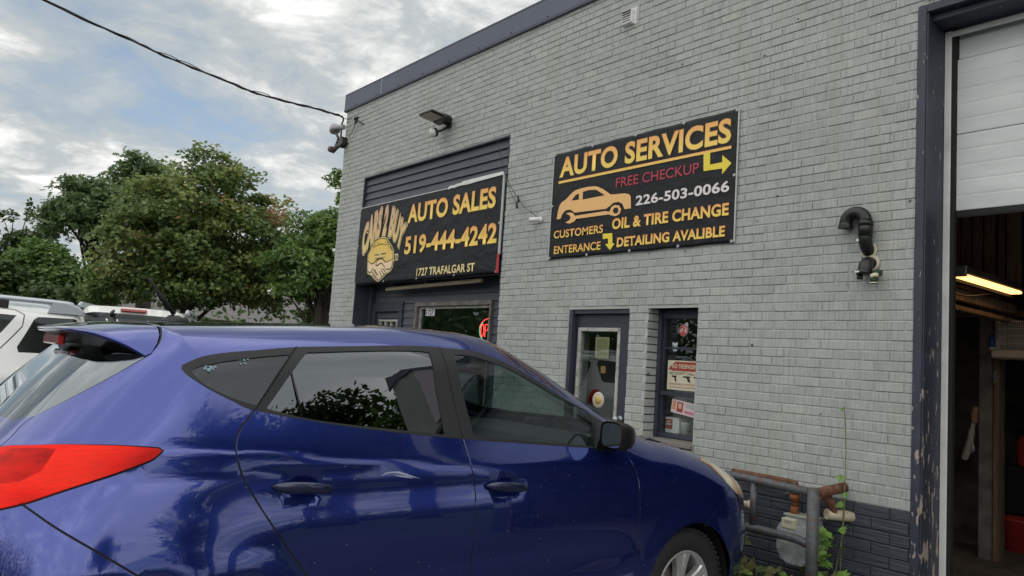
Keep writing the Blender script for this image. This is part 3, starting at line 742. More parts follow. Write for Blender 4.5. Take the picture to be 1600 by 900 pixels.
M_ARCH = ink('bronze_arch_print', [(.0, (.78, .62, .26)), (.45, (.74, .50, .24)), (1., (.62, .38, .26))], 3.0, 3.6)
def arch_o(u, v): return arch(-.018+1.036*u, -.04+1.08*v)
lettering('CARS 2 BUY', 0, 1, 0, 1, ya, M_CREAM, t1, .100, arch_o, 'lettering_edge')
lettering('CARS 2 BUY', 0, 1, 0, 1, yb, M_VOID, t1, .085, lambda u, v: arch(-.008+1.016*u, -.02+1.04*v), 'lettering_edge')
lettering('CARS 2 BUY', 0, 1, 0, 1, yc, M_ARCH, t1, .062, arch, 'lettering')
# emblem: car front over a handshake
OUT = [(-9.583, 2.689), (-9.605, 2.784), (-9.615, 2.954), (-9.558, 3.038), (-9.497, 3.09), (-9.438, 3.155), (-9.35, 3.178), (-9.255, 3.182), (-9.17, 3.175), (-9.109, 3.152), (-9.036, 3.091), (-8.966, 3.036), (-8.905, 2.961), (-8.895, 2.812), (-8.91, 2.733), (-8.95, 2.69), (-9.066, 2.66), (-9.159, 2.60), (-9.266, 2.562), (-9.373, 2.60), (-9.451, 2.651)]
def shrink(P, d):
    cx_, cz_ = sum(p[0] for p in P)/len(P), sum(p[1] for p in P)/len(P)
    return [(x-(x-cx_)/math.hypot(x-cx_, z_-cz_)*d, z_-(z_-cz_)/math.hypot(x-cx_, z_-cz_)*d) for x, z_ in P]
flat(OUT, ya, M_CREAM, t1, 'emblem_outline'); flat(shrink(OUT, .012), yb, M_VOID, t1, 'emblem_ground'); flat(shrink(OUT, .024), yb-.0010, M_EMB, t1, 'emblem_shape'); flat(shrink([(-9.583, 2.689), (-9.600, 2.784), (-9.605, 2.855), (-9.50, 2.825), (-9.437, 2.824), (-9.342, 2.869), (-9.216, 2.882), (-9.14, 2.85), (-9.079, 2.826), (-8.91, 2.845), (-8.91, 2.733), (-8.95, 2.69), (-9.066, 2.66), (-9.159, 2.60), (-9.266, 2.562), (-9.373, 2.60), (-9.451, 2.651)], .026), yc-.0004, mat('pale_peach_print', (.86, .66, .42), .4), t1, 'emblem_hands')
def stroke(pts, w_, m=M_VOID, y=None):
    P = smooth([(p[0], 0, p[1]) for p in pts], 5) if len(pts) > 2 else [Vector((p[0], 0, p[1])) for p in pts]; L_ = []; R_ = []
    for i, p in enumerate(P):
        d = (P[min(i+1, len(P)-1)]-P[max(i-1, 0)]).normalized(); n_ = Vector((-d.z, 0, d.x)); tp_ = .35+.65*math.sin(math.pi*min(max((i+.6)/(len(P)+.2), 0), 1))
        L_.append(p+n_*w_*tp_); R_.append(p-n_*w_*tp_)
    b = MB(); yy = yc-.0012 if y is None else y
    b.add([(p.x, yy, p.z) for p in L_+R_], [(i, len(P)+i, len(P)+i+1, i+1) for i in range(len(P)-1)]); b.build('emblem_line', m, t1)
for pts, w_ in (([(-9.457, 3.056), (-9.35, 3.078), (-9.242, 3.084), (-9.063, 3.056)], .006), ([(-9.429, 2.944), (-9.26, 2.940), (-9.093, 2.949)], .009), ([(-9.402, 2.893), (-9.26, 2.888), (-9.116, 2.896)], .005), ([(-9.53, 3.04), (-9.55, 3.02), (-9.573, 2.984)], .006), ([(-9.021, 3.037), (-8.98, 3.01), (-8.950, 2.964)], .006),
                ([(-9.586, 2.87), (-9.50, 2.830), (-9.437, 2.824), (-9.342, 2.869), (-9.216, 2.882), (-9.14, 2.85), (-9.079, 2.826), (-8.925, 2.852)], .009), ([(-9.306, 2.867), (-9.355, 2.82), (-9.345, 2.795), (-9.302, 2.792), (-9.224, 2.818), (-9.153, 2.789), (-9.084, 2.726)], .009),
                ([(-9.578, 2.726), (-9.495, 2.701), (-9.434, 2.754)], .008), ([(-8.925, 2.747), (-8.996, 2.721), (-9.084, 2.726)], .008), ([(-9.434, 2.754), (-9.307, 2.657)], .008), ([(-9.455, 2.713), (-9.316, 2.620)], .010), ([(-9.384, 2.741), (-9.259, 2.640)], .007),
                ([(-9.302, 2.63), (-9.261, 2.585)], .007), ([(-9.158, 2.745), (-9.072, 2.681)], .008), ([(-9.202, 2.735), (-9.107, 2.650)], .008), ([(-9.246, 2.71), (-9.165, 2.625)], .008), ([(-9.385, 3.12), (-9.34, 3.10), (-9.351, 3.131)], .004), ([(-9.154, 3.122), (-9.14, 3.10), (-9.102, 3.102)], .004),
                ([(-9.48, 3.00), (-9.46, 3.06), (-9.40, 3.12)], .004), ([(-9.02, 2.98), (-9.05, 3.05), (-9.10, 3.11)], .004)):
    stroke(pts, w_)
flat([(-9.302, 2.975), (-9.231, 2.972), (-9.221, 2.897), (-9.292, 2.900)], yc-.0022, M_CREAM, t1, 'emblem_plate')
stroke([(-9.265, 2.97), (-9.262, 2.905)], .008, M_GALV, yc-.0035)
# ---- board above garage (only its corner shows)
t3 = thing('door_sign_board', 'white sign board corner with a grommet above the garage opening', 'sign', (-.2, 5.17, 4.2))
b = MB(); b.box(-2.16, .6, 5.172, 5.180, 4.20, 5.1, Matrix.Translation((-2.16, 5.2, 4.2)) @ Matrix.Rotation(R(-.4), 4, 'Y') @ Matrix.Translation((2.16, -5.2, -4.2)), bev=.002); b.build('board', mat('pinkish_white_board', (.62, .52, .56), .4), t3)
g = MB(); g.lathe([(.006, 0), (.016, 0), (.016, .004), (.010, .006), (.006, .003), (.0001, .003)], 14, Matrix.Translation((-2.125, 5.170, 4.235)) @ Matrix.Rotation(R(90), 4, 'X')); g.build('grommet', M_STEEL, t3)

# ================================================================== WALL FIXTURES
# flood light
fx, fz = -7.83, 4.50
t = thing('flood_light', 'black wall flood light with a beige lens, tilted out above the siding bay', 'light', (fx, WY, fz))
b = MB(); b.box(fx-.04, fx+.04, WY-.03, WY-.006, fz-.06, fz+.03, bev=.006); b.tube([(fx, WY-.03, fz-.02), (fx, WY-.10, fz-.01)], .02); b.build('wall_plate', M_BLACK, t)
Mf = Matrix.Translation((fx-.01, WY-.08, fz+.0)) @ Matrix.Rotation(R(-6), 4, 'X')
b = MB(); b.box(-.145, .145, -.10, .03, -.015, .05, Mf, .02); b.box(-.14, .14, -.30, -.10, .0, .040, Mf, .012)
for i in range(7): b.box(-.12+.036*i, -.112+.036*i, -.09, .02, .05, .064, Mf)
b.build('housing', M_BLACK, t)
b = MB(); b.box(-.125, .125, -.29, -.115, -.007, -.001, Mf, .002); b.build('lens', mat('amber_grey_lens', (.40, .34, .26), .3), t)
t = thing('motion_sensor', 'round white sensor head hanging just below the black flood light', 'sensor', (fx-.1, WY, fz-.2))
Ms = Matrix.Translation((fx-.10, WY-.16, fz-.13)) @ Matrix.Rotation(R(112), 4, 'X') @ Matrix.Rotation(R(-14), 4, 'Y')
b = MB(); b.lathe([(.0001, 0), (.048, 0), (.056, .012), (.056, .035), (.05, .05), (.0001, .055)], 24, Ms @ Matrix.Rotation(0, 4, 'X')); b.build('sensor_face', M_WPLAST, t)
b = MB(); b.tube([(fx-.01, WY-.03, fz-.05), (fx-.05, WY-.09, fz-.10), (fx-.095, WY-.14, fz-.12)], .016); b.lathe([(.052, -.03), (.06, -.0), (.05, .0)], 20, Ms); b.build('bracket', M_BLACK, t)
# dome vent
vx0, vx1, vz0, vz1 = -4.945, -4.79, 4.855, 5.020
t = thing('wall_vent', 'white louvred hood vent high on the brick wall near the roof line', 'vent', ((vx0+vx1)/2, WY, vz0))
b = MB(); b.box(vx0, vx1, WY-.014, WY-.004, vz0, vz1, bev=.003); b.build('flange', M_WPLAST, t)
b = MB(); prof = [(WY-.014, vz1-.012), (WY-.035, vz1-.018), (WY-.052, vz1-.04), (WY-.058, vz0+.035), (WY-.055, vz0+.014), (WY-.035, vz0+.004), (WY-.014, vz0+.006)]
b.prism(prof, vx0+.006, vx1-.022, axes='yz'); b.build('hood', M_WPLAST, t)
for i in range(5):
    b = MB(); zc_ = vz0+.034+.024*i; b.box(vx0+.014, vx1-.034, WY-.0595, WY-.045, zc_-.005, zc_+.005); b.build('louvre_slot', M_BLACKM, t)
b = MB()
for zc_ in (vz0+.04, vz1-.05): b.lathe([(.0001, 0), (.008, 0), (.006, .004), (.0001, .005)], 8, Matrix.Translation((vx1-.02, WY-.014, zc_)) @ Matrix.Rotation(R(90), 4, 'X'))
b.build('screws', M_STEEL, t)
vs_ = MB(); vs_.box(vx0-.03, vx1+.03, WY-.0065, WY-.0045, vz0-.03, vz1+.03); vs_.build('mortar_pad', M_MORTAR, t)
# bullet camera
def cam_thing(label, p, aim, sc=1.0):
    t = thing('security_camera', label, 'camera', p, 0, 'security cameras on the building')
    P = Vector(p)
    b = MB(); b.lathe([(.0001, 0), (.045*sc, 0), (.045*sc, .018), (.03*sc, .03), (.0001, .032)], 20, Matrix.Translation(P) @ Matrix.Rotation(R(90), 4, 'X')); b.build('mount', M_WPLAST, t)
    d = Vector(aim).normalized(); S = P+Vector((0, -.06*sc, 0)); T = S+d*.13*sc
    b = MB(); b.tube([P+Vector((0, -.02, 0)), S+d*.01], .014*sc); b.build('arm', M_WPLAST, t)
    b = MB(); q = d.to_track_quat('Z', 'Y').to_matrix().to_4x4()
    b.lathe([(.0001, -.02*sc), (.03*sc, -.015*sc), (.034*sc, .0), (.034*sc, .12*sc), (.031*sc, .13*sc), (.028*sc, .115*sc)], 20, Matrix.Translation(S) @ q); b.build('body', M_WPLAST, t)
    b = MB(); b.lathe([(.0285*sc, .116*sc), (.02*sc, .112*sc), (.0001, .112*sc)], 20, Matrix.Translation(S) @ q); b.build('lens', M_BLACK, t)
    return t
cam_thing('white bullet camera on the bricks between the two black banners', (-5.985, WY-.004, 3.088), (-.75, -.66, -.12), .72)
cam_thing('small white camera at the far left corner of the building below the wires', (-10.715, WY+.12, 3.12), (-.5, -.85, -.15), .8)
# cables to the bullet camera
b = MB(); P = []
def cat(p, q, sag, n=14):
    p, q = Vector(p), Vector(q); return [p.lerp(q, i/n)+Vector((0, 0, -sag*4*(i/n)*(1-i/n))) for i in range(n+1)]
b.tube(cat((-6.78, 5.16, 4.08), (-6.60, 5.13, 3.72), .02), .0035, 6); b.tube(cat((-6.60, 5.13, 3.72), (-6.30, 5.12, 3.35), .03), .0035, 6)
b.tube(cat((-6.62, 5.15, 3.70), (-6.33, 5.14, 3.31), .05), .003, 6); b.tube(cat((-6.30, 5.12, 3.35), (-6.12, 5.12, 3.20), .015), .0035, 6); b.tube(cat((-6.12, 5.12, 3.20), (-6.0, 5.16, 3.11), .0), .0035, 6)
for p in ((-6.30, 5.12, 3.33), (-6.33, 5.13, 3.27)): b.tube([(p[0], p[1], p[2]+.04), (p[0]+.02, p[1], p[2]-.03)], .011, 8)
tag(b.build('camera_cable', M_BLACK), 'thin black cable drooping across the siding to the bullet camera', 'cable')
# wall penetrations with black pipes
t = thing('vent_pipe', 'black hooked plastic vent pipe curling out of the bricks, the taller of the two', 'pipe', (-2.47, WY, 2.55))
def arcpts(c, r_, a0, a1, u_, v_, n=10):
    return [Vector(c)+Vector(u_)*r_*math.cos(R(a0+(a1-a0)*i/n))+Vector(v_)*r_*math.sin(R(a0+(a1-a0)*i/n)) for i in range(n+1)]
px, pz = -2.522, 2.515; yo = WY-.058; pr_ = .0435
M_ABS = mat('black_abs_pipe', (.010, .010, .011), .38); bump(M_ABS, tnoise(M_ABS, 40, 3, coord='World'), .1, .002)
b = MB(); b.tube([(px-.002, WY+.03, pz-.0), (px-.001, WY-.012, pz+.004), (px, WY-.035, pz+.022), (px, WY-.052, pz+.052), (px, yo, pz+.085), (px, yo, pz+.11)], pr_, 22); b.build('elbow', M_ABS, t)
b = MB(); b.tube([(px, yo, pz+.09), (px, yo, pz+.19)], pr_+.0035, 22); b.build('riser', M_ABS, t)
b = MB(); b.tube([(px, yo, pz+.165), (px, yo, pz+.20)], pr_+.006, 22); b.build('coupling', M_ABS, t)
b = MB(); b.tube(arcpts((px-.070, yo, pz+.195), .070, 0, 180, (1, 0, 0), (0, 0, 1), 16), pr_, 22); b.build('return_bend', M_ABS, t)
b = MB(); b.tube([(px-.140, yo, pz+.20), (px-.140, yo, pz+.165)], pr_+.002, 22); b.tube([(px-.140, yo, pz+.180), (px-.140, yo, pz+.163)], pr_+.007, 22, caps=False); b.build('collar', M_ABS, t)
b = MB(); b.box(px-.046, px-.030, yo-.034, yo-.030, pz+.058, pz+.072); b.build('sticker', M_WPLAST, t)
M_FOAM = mat('yellowed_sealant', (.55, .50, .40), .9); bump(M_FOAM, tnoise(M_FOAM, 60, 4, coord='World'), .6, .01)
b = MB(); b.lathe([(.056, 0), (.060, .006), (.055, .012), (.040, .01)], 24, Matrix.Translation((px+.002, WY-.003, pz-.002)) @ Matrix.Rotation(R(90), 4, 'X')); b.build('sealant', M_FOAM, t)
t = thing('vent_elbow', 'short black elbow vent pipe turned downward just below the hooked pipe', 'pipe', (-2.49, WY, 2.35))
px, pz = -2.508, 2.425
b = MB(); b.tube([(px+.006, WY+.03, pz)]+arcpts((px-.006, WY-.012, pz-.055), .056, 90, 0, (0, -1, 0), (0, 0, 1))+[(px-.012, WY-.068, pz-.07)], pr_+.002, 22); b.build('elbow', M_ABS, t)
b = MB(); b.tube([(px-.012, WY-.068, pz-.052), (px-.012, WY-.068, pz-.085)], pr_+.006, 22); b.tube([(px-.04, WY-.068, pz-.085), (px-.04, WY-.068, pz-.115)], .020, 14); b.build('collar', M_ABS, t)
b = MB(); b.lathe([(.054, 0), (.062, .006), (.054, .012), (.04, .01)], 24, Matrix.Translation((px+.006, WY-.003, pz)) @ Matrix.Rotation(R(90), 4, 'X')); b.build('sealant', M_FOAM, t)
b = MB(); b.box(px-.052, px-.022, WY-.1195, WY-.114, pz-.074, pz-.062); b.build('sticker', M_WPLAST, t)
px -= .015; pz += .005
t = thing('conduit_stub', 'dark green and white taped pipe stub beside the downward black elbow', 'pipe', (-2.44, WY, 2.3))
b = MB(); b.tube([(px+.075, WY+.01, pz-.07), (px+.075, WY-.05, pz-.08), (px+.075, WY-.075, pz-.12), (px+.075, WY-.075, pz-.155)], .024, 14); b.build('stub', mat('dark_green_pipe', (.02, .045, .025), .5), t)
b = MB(); b.tube([(px+.075, WY-.075, pz-.09), (px+.082, WY-.077, pz-.115)], .0265, 14); b.tube([(px+.075, WY-.075, pz-.146), (px+.075, WY-.075, pz-.154)], .027, 14); b.build('tape', mat('cream_tape', (.6, .58, .42), .6), t)

# service drop: cable sagging in from the street pole, head and clamps at the building corner
WP = [(-9.2, -3.2, 6.05), (-9.6, -1.0, 5.62), (-9.954, 1.005, 5.304), (-10.12, 1.934, 5.205), (-10.191, 2.327, 5.157), (-10.265, 2.744, 5.128), (-10.366, 3.308, 5.095), (-10.45, 3.75, 5.082), (-10.547, 4.322, 5.125), (-10.64, 4.85, 5.165), (-10.70, 5.12, 5.165)]
WP = [(-8.5, -9.9, 7.55), (-8.8, -7.0, 6.85)] + WP
t = thing('service_cable', 'twisted black overhead cable crossing the sky down to the building corner', 'cable', (-10.7, 5.12, 5.16))
main = smooth(WP+[(-10.725, 5.13, 5.06), (-10.72, 5.13, 4.95), (-10.74, 5.14, 4.84)])
b = MB(); b.tube(main, .013, 8); b.build('main_cable', M_BLACK, t)
b = MB()
for ph in (0, 2.1):
    b.tube([p+Vector((math.cos(i*.8+ph)*.016, 0, math.sin(i*.8+ph)*.016+(.02*max(0, math.sin(i*.33+ph)) if 30 < i < 56 else 0))) for i, p in enumerate(main[:-18])], .0055, 6)
b.build('wrapped_wire', M_BLACK, t)
b = MB(); b.tube(smooth([(-10.70, 5.12, 5.16), (-10.52, 5.13, 5.10), (-10.38, 5.14, 5.085), (-10.33, 5.15, 5.03), (-10.38, 5.16, 4.92), (-10.52, 5.16, 4.82)], 4), .005, 6); b.build('tail_wire', M_BLACK, t)
b = MB()
for (x, z_) in ((-10.27, 5.06), (-10.24, 5.00), (-10.20, 5.05)): b.lathe([(.0001, -.02), (.022, -.018), (.013, 0), (.022, .018), (.0001, .02)], 10, Matrix.Translation((x, 5.12, z_)) @ Matrix.Rotation(R(50), 4, 'Y'))
b.tube([(-10.33, 5.13, 5.07), (-10.22, 5.12, 5.03), (-10.15, 5.18, 4.97), (-10.12, 5.20, 4.96)], .008, 6); b.build('insulator_clamp', M_BLACK, t)
t = thing('weatherhead', 'grey weatherhead and brown conduit fittings jutting from the building corner', 'fitting', (-10.8, 5.12, 4.9))
M_CON = mat('brown_conduit', (.09, .06, .055), .55)
b = MB(); b.tube(smooth([(-10.70, 5.16, 5.02), (-10.80, 5.12, 5.03), (-10.87, 5.10, 5.03)], 4), .04, 12); b.lathe([(.0001, .075), (.045, .065), (.075, .03), (.085, -.02), (.08, -.05), (.05, -.055), (.0001, -.05)], 16, Matrix.Translation((-10.90, 5.10, 5.02)) @ Matrix.Rotation(R(-25), 4, 'Y')); b.build('head', mat('grey_cast_head', (.35, .34, .36), .5), t)
b = MB(); b.tube(smooth([(-10.88, 5.10, 4.97), (-10.80, 5.10, 4.90), (-10.78, 5.12, 4.84), (-10.86, 5.12, 4.73), (-10.90, 5.12, 4.68)], 4), .020, 10); b.build('conduit', M_CON, t)
b = MB(); b.tube([(-10.98, 5.10, 4.71), (-10.88, 5.10, 4.68)], .05, 12); b.tube([(-10.91, 5.10, 4.66), (-10.80, 5.12, 4.72), (-10.74, 5.14, 4.75)], .036, 12); b.build('fitting', M_CON, t)
b = MB(); b.box(-10.74, -10.60, 5.10, WY-.001, 4.71, 4.83, Matrix.Translation((-10.67, 5.15, 4.77)) @ Matrix.Rotation(R(-20), 4, 'Y') @ Matrix.Translation((10.67, -5.15, -4.77)), bev=.006); b.build('junction_box', M_BLACK, t)

# ================================================================== THINGS IN THE WINDOWS
t = thing('neon_open_sign', 'red neon OPEN sign with a green and red oval, hanging inside the shop window', 'sign', (-7.1, 5.6, 1.9))
M_NR = mat('red_neon', (.8, .08, .06), .4, emit=(1, .07, .06), es=1.9); M_NG = mat('green_neon', (.2, .7, .4), .4, emit=(.25, .9, .55), es=.8)
NX, NZ, NY = -7.215, 1.945, 5.565
def strokes(mb, segs, x0, z0, w_, h_, r_):
    for s_ in segs: mb.tube([(x0+p[0]*w_, NY, z0+p[1]*h_) for p in s_], r_, 6)
cir = [(.5+.5*math.cos(a*math.pi/8), .5+.5*math.sin(a*math.pi/8)) for a in range(17)]
b = MB()
for i, sg in enumerate(([cir], [[(0, 0), (0, 1), (.7, 1), (1, .8), (.7, .5), (0, .5)]], [[(1, 0), (0, 0), (0, 1), (1, 1)], [(0, .5), (.8, .5)]], [[(0, 0), (0, 1), (1, 0), (1, 1)]])):
    strokes(b, sg, NX-.165+i*.083, NZ-.075, .060, .15, .0065)
b.build('letter_tubes', M_NR, t)
el = lambda a0, a1, rx, rz: [(NX+rx*math.cos(R(a0+(a1-a0)*i/24)), NY+.01, NZ+rz*math.sin(R(a0+(a1-a0)*i/24))) for i in range(25)]
b = MB(); b.tube(el(12, 165, .215, .15), .006, 6); b.build('upper_arc', M_NR, t)
b = MB(); b.tube(el(135, 348, .205, .14), .006, 6); b.build('lower_arc', M_NG, t)
t = thing('house_number_card', 'small white card reading 1727 in the top left corner of the shop window', 'sign', (-8.45, 5.52, 2.16))
b = MB(); b.box(-8.55, -8.345, 5.520, 5.524, 2.125, 2.212); b.build('card', M_WPLAST, t)
lettering('1727', -8.535, -8.36, 2.135, 2.202, 5.5185, M_BLACK, t, .03)
def plate(name, label, cat_, x0, x1, z0, z1, y, m, rot=0):
    t = thing(name, label, cat_, ((x0+x1)/2, y, z0)); cx, cz = (x0+x1)/2, (z0+z1)/2
    Mr = Matrix.Translation((cx, y, cz)) @ Matrix.Rotation(R(rot), 4, 'Y') @ Matrix.Translation((-cx, -y, -cz))
    b = MB(); b.box(x0, x1, y, y+.003, z0, z1, Mr); b.build('sheet', m, t); return t, Mr
M_PAPER = mat('aged_paper', (.42, .36, .20), .7); M_POST = mat('cream_notice', (.66, .62, .46), .5); M_OX = mat('dark_red_print', (.35, .05, .03), .5)
t, _ = plate('door_poster', 'yellowed framed notice stuck high inside the entrance door glass', 'poster', -5.19, -5.01, 1.68, 1.885, DY+.025, M_PAPER)
flat([(-5.165, 1.72), (-5.035, 1.72), (-5.035, 1.86), (-5.165, 1.86)], DY+.0235, mat('olive_print', (.28, .27, .14), .6), t, 'picture')
for i in range(5): flat([(-5.15, 1.74+.022*i), (-5.06+.01*(i % 3), 1.74+.022*i), (-5.06+.01*(i % 3), 1.746+.022*i), (-5.15, 1.746+.022*i)], DY+.0225, M_PAPER, t, 'print_line')
t, _ = plate('door_notice', 'small orange brown card stuck midway down the entrance door glass', 'notice', -5.10, -5.04, 1.545, 1.61, DY+.025, mat('amber_card', (.45, .25, .08), .6))
t = thing('door_decal', 'round white and gold seal decal low on the entrance door glass', 'sticker', (-5.11, DY+.012, 1.22))
Mr = Matrix.Translation((-5.10, DY+.0135, 1.29)) @ Matrix.Rotation(R(90), 4, 'X')
b = MB(); b.lathe([(.0001, .001), (.075, .001), (.075, 0)], 32, Mr); b.build('disc', mat('pale_decal', (.55, .58, .55), .4), t)
b = MB(); b.lathe([(.05, .0015), (.055, .002), (.06, .0015)], 32, Mr); b.lathe([(.0001, .002), (.040, .002), (.040, .001)], 24, Mr); b.build('emblem', mat('gold_decal', (.55, .38, .10), .4), t)
GW = GY+.0
t, Mr = plate('no_trespassing_sign', 'cream and red NO TRESPASSING notice in the middle pane of the office window', 'sign', -4.385, -4.03, 1.445, 1.70, GW-.004, M_POST, 0)
flat([(-4.375, 1.625), (-4.345, 1.655), (-4.345, 1.655), (-4.30, 1.69), (-4.04, 1.69), (-4.04, 1.61), (-4.33, 1.61)], GW-.0055, M_OX, t, 'red_oval')
lettering('NO TRESPASSING', -4.335, -4.045, 1.632, 1.668, GW-.0065, M_POST, t, .02)
lettering("WE DON'T CALL 911", -4.365, -4.04, 1.577, 1.602, GW-.0055, M_BLACK, t, .01)
lettering('THIS PROPERTY IS PROTECTED', -4.36, -4.045, 1.487, 1.502, GW-.0055, M_OX, t, .006)
lettering('IF YOU ARE CAUGHT HERE', -4.35, -4.05, 1.461, 1.476, GW-.0055, M_OX, t, .006)
for dx, s_ in ((0, .8), (.12, 1.2), (.235, .9)):
    flat([(-4.335+dx, 1.556), (-4.335+dx, 1.568), (-4.335+dx+.065*s_, 1.568), (-4.335+dx+.068*s_, 1.56), (-4.335+dx+.055*s_, 1.553), (-4.335+dx+.07*s_, 1.518), (-4.335+dx+.048*s_, 1.518), (-4.335+dx+.036*s_, 1.548), (-4.335+dx+.02*s_, 1.556)], GW-.0055, M_BLACK, t, 'revolver_print')
t = thing('red_sticker', 'round red and white sticker at the top of the office window', 'sticker', (-4.24, GW, 1.97))
Mr = Matrix.Translation((-4.235, GW+.001, 1.965)) @ Matrix.Rotation(R(90), 4, 'X')
b = MB(); b.lathe([(.0001, .001), (.05, .001), (.05, 0)], 24, Mr); b.lathe([(.0001, .001), (.02, .001), (.02, 0)], 12, Matrix.Translation((-4.205, GW+.0015, 2.015)) @ Matrix.Rotation(R(90), 4, 'X')); b.build('disc', M_WINK, t)
b = MB(); b.lathe([(.036, .002), (.040, .003), (.046, .002)], 24, Mr); b.build('ring', mat('bright_red_print', (.6, .04, .03), .4), t)
lettering('2', -4.262, -4.212, 1.935, 1.995, GW-.003, bpy.data.materials['bright_red_print'], t, .03)
t = thing('skull_sticker', 'small pale mask sticker at the upper left of the office window glass', 'sticker', (-4.33, GW, 1.83))
flat([(-4.335, 1.78), (-4.35, 1.80), (-4.345, 1.83), (-4.35, 1.86), (-4.32, 1.85), (-4.29, 1.86), (-4.295, 1.83), (-4.285, 1.80), (-4.30, 1.78)], GW+.001, mat('pale_blue_print', (.6, .68, .7), .4), t, 'shape')
for x in (-4.333, -4.307): flat([(x-.006, 1.815), (x+.006, 1.815), (x+.006, 1.83), (x-.006, 1.83)], GW-.001, M_BLACK, t, 'eye')
t, Mr = plate('bill_poster', 'tilted pink and white banknote style card in the lowest pane of the office window', 'poster', -4.325, -4.02, 1.235, 1.35, GW-.004, mat('pinkish_card', (.68, .56, .58), .5), 7)
for (x0, x1, z0, z1, m_) in ((-4.315, -4.28, 1.26, 1.335, mat('orange_print', (.6, .28, .12), .5)), (-4.265, -4.20, 1.25, 1.335, M_OX), (-4.25, -4.215, 1.28, 1.325, mat('tan_print', (.6, .42, .32), .5)), (-4.17, -4.06, 1.30, 1.335, M_PALEFRAME), (-4.18, -4.05, 1.25, 1.275, mat('rose_print', (.55, .2, .3), .5))):
    b = MB(); b.box(x0, x1, GW-.0055-(.001 if x0 == -4.25 else 0), GW-.0045-(.001 if x0 == -4.25 else 0), z0, z1, Mr); b.build('print', m_, t)
t = thing('cardboard_box', 'white box with a red square logo on the sill behind the office window', 'box', (-4.34, 5.50, 1.07))
b = MB(); b.box(-4.44, -4.27, 5.44, 5.56, 1.066, 1.20, bev=.003); b.build('carton', mat('white_card', (.80, .77, .73), .6), t)
b = MB(); b.box(-4.415, -4.34, 5.4375, 5.439, 1.10, 1.185); b.build('logo', M_OX, t)
b = MB(); b.box(-4.405, -4.35, 5.4360, 5.4373, 1.135, 1.15); b.box(-4.40, -4.355, 5.4360, 5.4373, 1.16, 1.17); b.build('logo_print', M_WINK, t)
ish = MB(); ish.box(-4.47, -3.93, 5.425, 5.70, 1.03, 1.065); ish.build('inner_sill', M_DARKROOM, bld)
t = thing('paper_cup', 'white paper cup standing beside the white box behind the office window', 'cup', (-4.225, 5.48, 1.066))
b = MB(); b.lathe([(.0001, 0), (.026, 0), (.038, .10), (.040, .103), (.036, .104), (.024, .004)], 24, Matrix.Translation((-4.225, 5.475, 1.066))); b.build('cup', mat('white_paper', (.75, .74, .72), .6), t)
t = thing('spare_tyre', 'dark tyre standing behind the lowest pane of the office window', 'tyre', (-4.12, 5.75, 1.07))
b = MB(); b.lathe([(.20, -.05), (.26, -.06), (.29, -.03), (.29, .03), (.26, .06), (.20, .05), (.20, -.05)], 32, Matrix.Translation((-4.15, 5.80, 1.37)) @ Matrix.Rotation(R(90), 4, 'X')); b.build('tyre', M_RUBBER, t)

# ================================================================== GAS METER, RAIL, WEEDS
PY = 4.85; PX = -2.685
t = thing('guard_rail', 'grey painted pipe guard rail with rust in front of the gas meter', 'railing', (PX, PY, 0))
b = MB(); b.tube([(PX, PY, .0), (PX, PY, .895)], .039, 20); b.lathe([(.0001, .895), (.036, .895), (.039, .89)], 20, Matrix.Translation((PX, PY, .001))); b.build('post', M_GALV, t)
b = MB(); b.tube([(-4.05, PY, .885), (-3.2, PY, .882), (PX-.03, PY, .865)], .030, 16); b.build('top_rail', M_GALV, t)
b = MB(); b.tube([(-4.05, PY, .552), (PX-.12, PY, .548), (PX-.06, PY, .535), (PX-.03, PY, .53)], .029, 16); b.build('middle_rail', M_GALV, t)
b = MB(); b.tube([(-3.13, PY, .575), (-3.13, PY, .86)], .024, 14); b.build('upright', M_GALV, t)
b = MB(); b.tube([(-4.02, PY, .0), (-4.02, PY, .89)], .039, 16); b.build('post', M_GALV, t)
t = thing('rusty_stub', 'short rusty iron pipe running from the rail post into the brick wall', 'pipe', (PX+.03, PY, .87))
b = MB(); b.tube([(PX-.0, PY+.04, .86), (PX+.015, PY+.20, .875), (PX+.03, WY+.02, .892)], .034, 16); b.tube([(PX+.0, PY+.05, .80), (PX+.0, PY+.06, .87)], .03, 12); b.build('pipe', M_RUST, t)
MX0, MX1, MY = -3.01, -2.755, 5.05
t = thing('gas_meter', 'grey cast gas meter with yellowed index plate, bolted to rusty pipes behind the rail', 'meter', ((MX0+MX1)/2, MY, .35))
b = MB(); cx = (MX0+MX1)/2; hw = (MX1-MX0)/2
pr = [(cx-hw, .56), (cx-hw, .43), (cx-hw+.03, .375), (cx-hw+.08, .35), (cx+hw-.08, .35), (cx+hw-.03, .375), (cx+hw, .43), (cx+hw, .56), (cx+hw-.02, .60), (cx-hw+.02, .60)]
b.prism(pr, MY-.07, MY+.09)
pr2 = [(cx+(x-cx)*1.05, .475+(z_-.475)*1.05) for x, z_ in pr]; b.prism(pr2, MY-.078, MY-.058); b.prism(pr2, MY+.0, MY+.015)
b.build('lower_case', M_METER, t)
b = MB(); b.box(cx-.10, cx+.12, MY-.05, MY+.085, .58, .665, bev=.015); b.build('upper_case', M_METER, t)
b = MB(); b.box(cx-.105, cx+.125, MY-.055, MY+.09, .655, .672, bev=.006); b.build('lid', mat('mossy_cast', (.30, .33, .27), .8), t)
b = MB(); b.box(cx-.10, cx+.01, MY-.085, MY-.05, .575, .645, bev=.006); b.build('index_box', mat('yellowed_plastic', (.55, .52, .38), .5), t)
b = MB(); b.box(cx-.075, cx-.02, MY-.087, MY-.0852, .615, .632); b.build('dial', mat('grey_dial', (.35, .34, .28), .4), t)
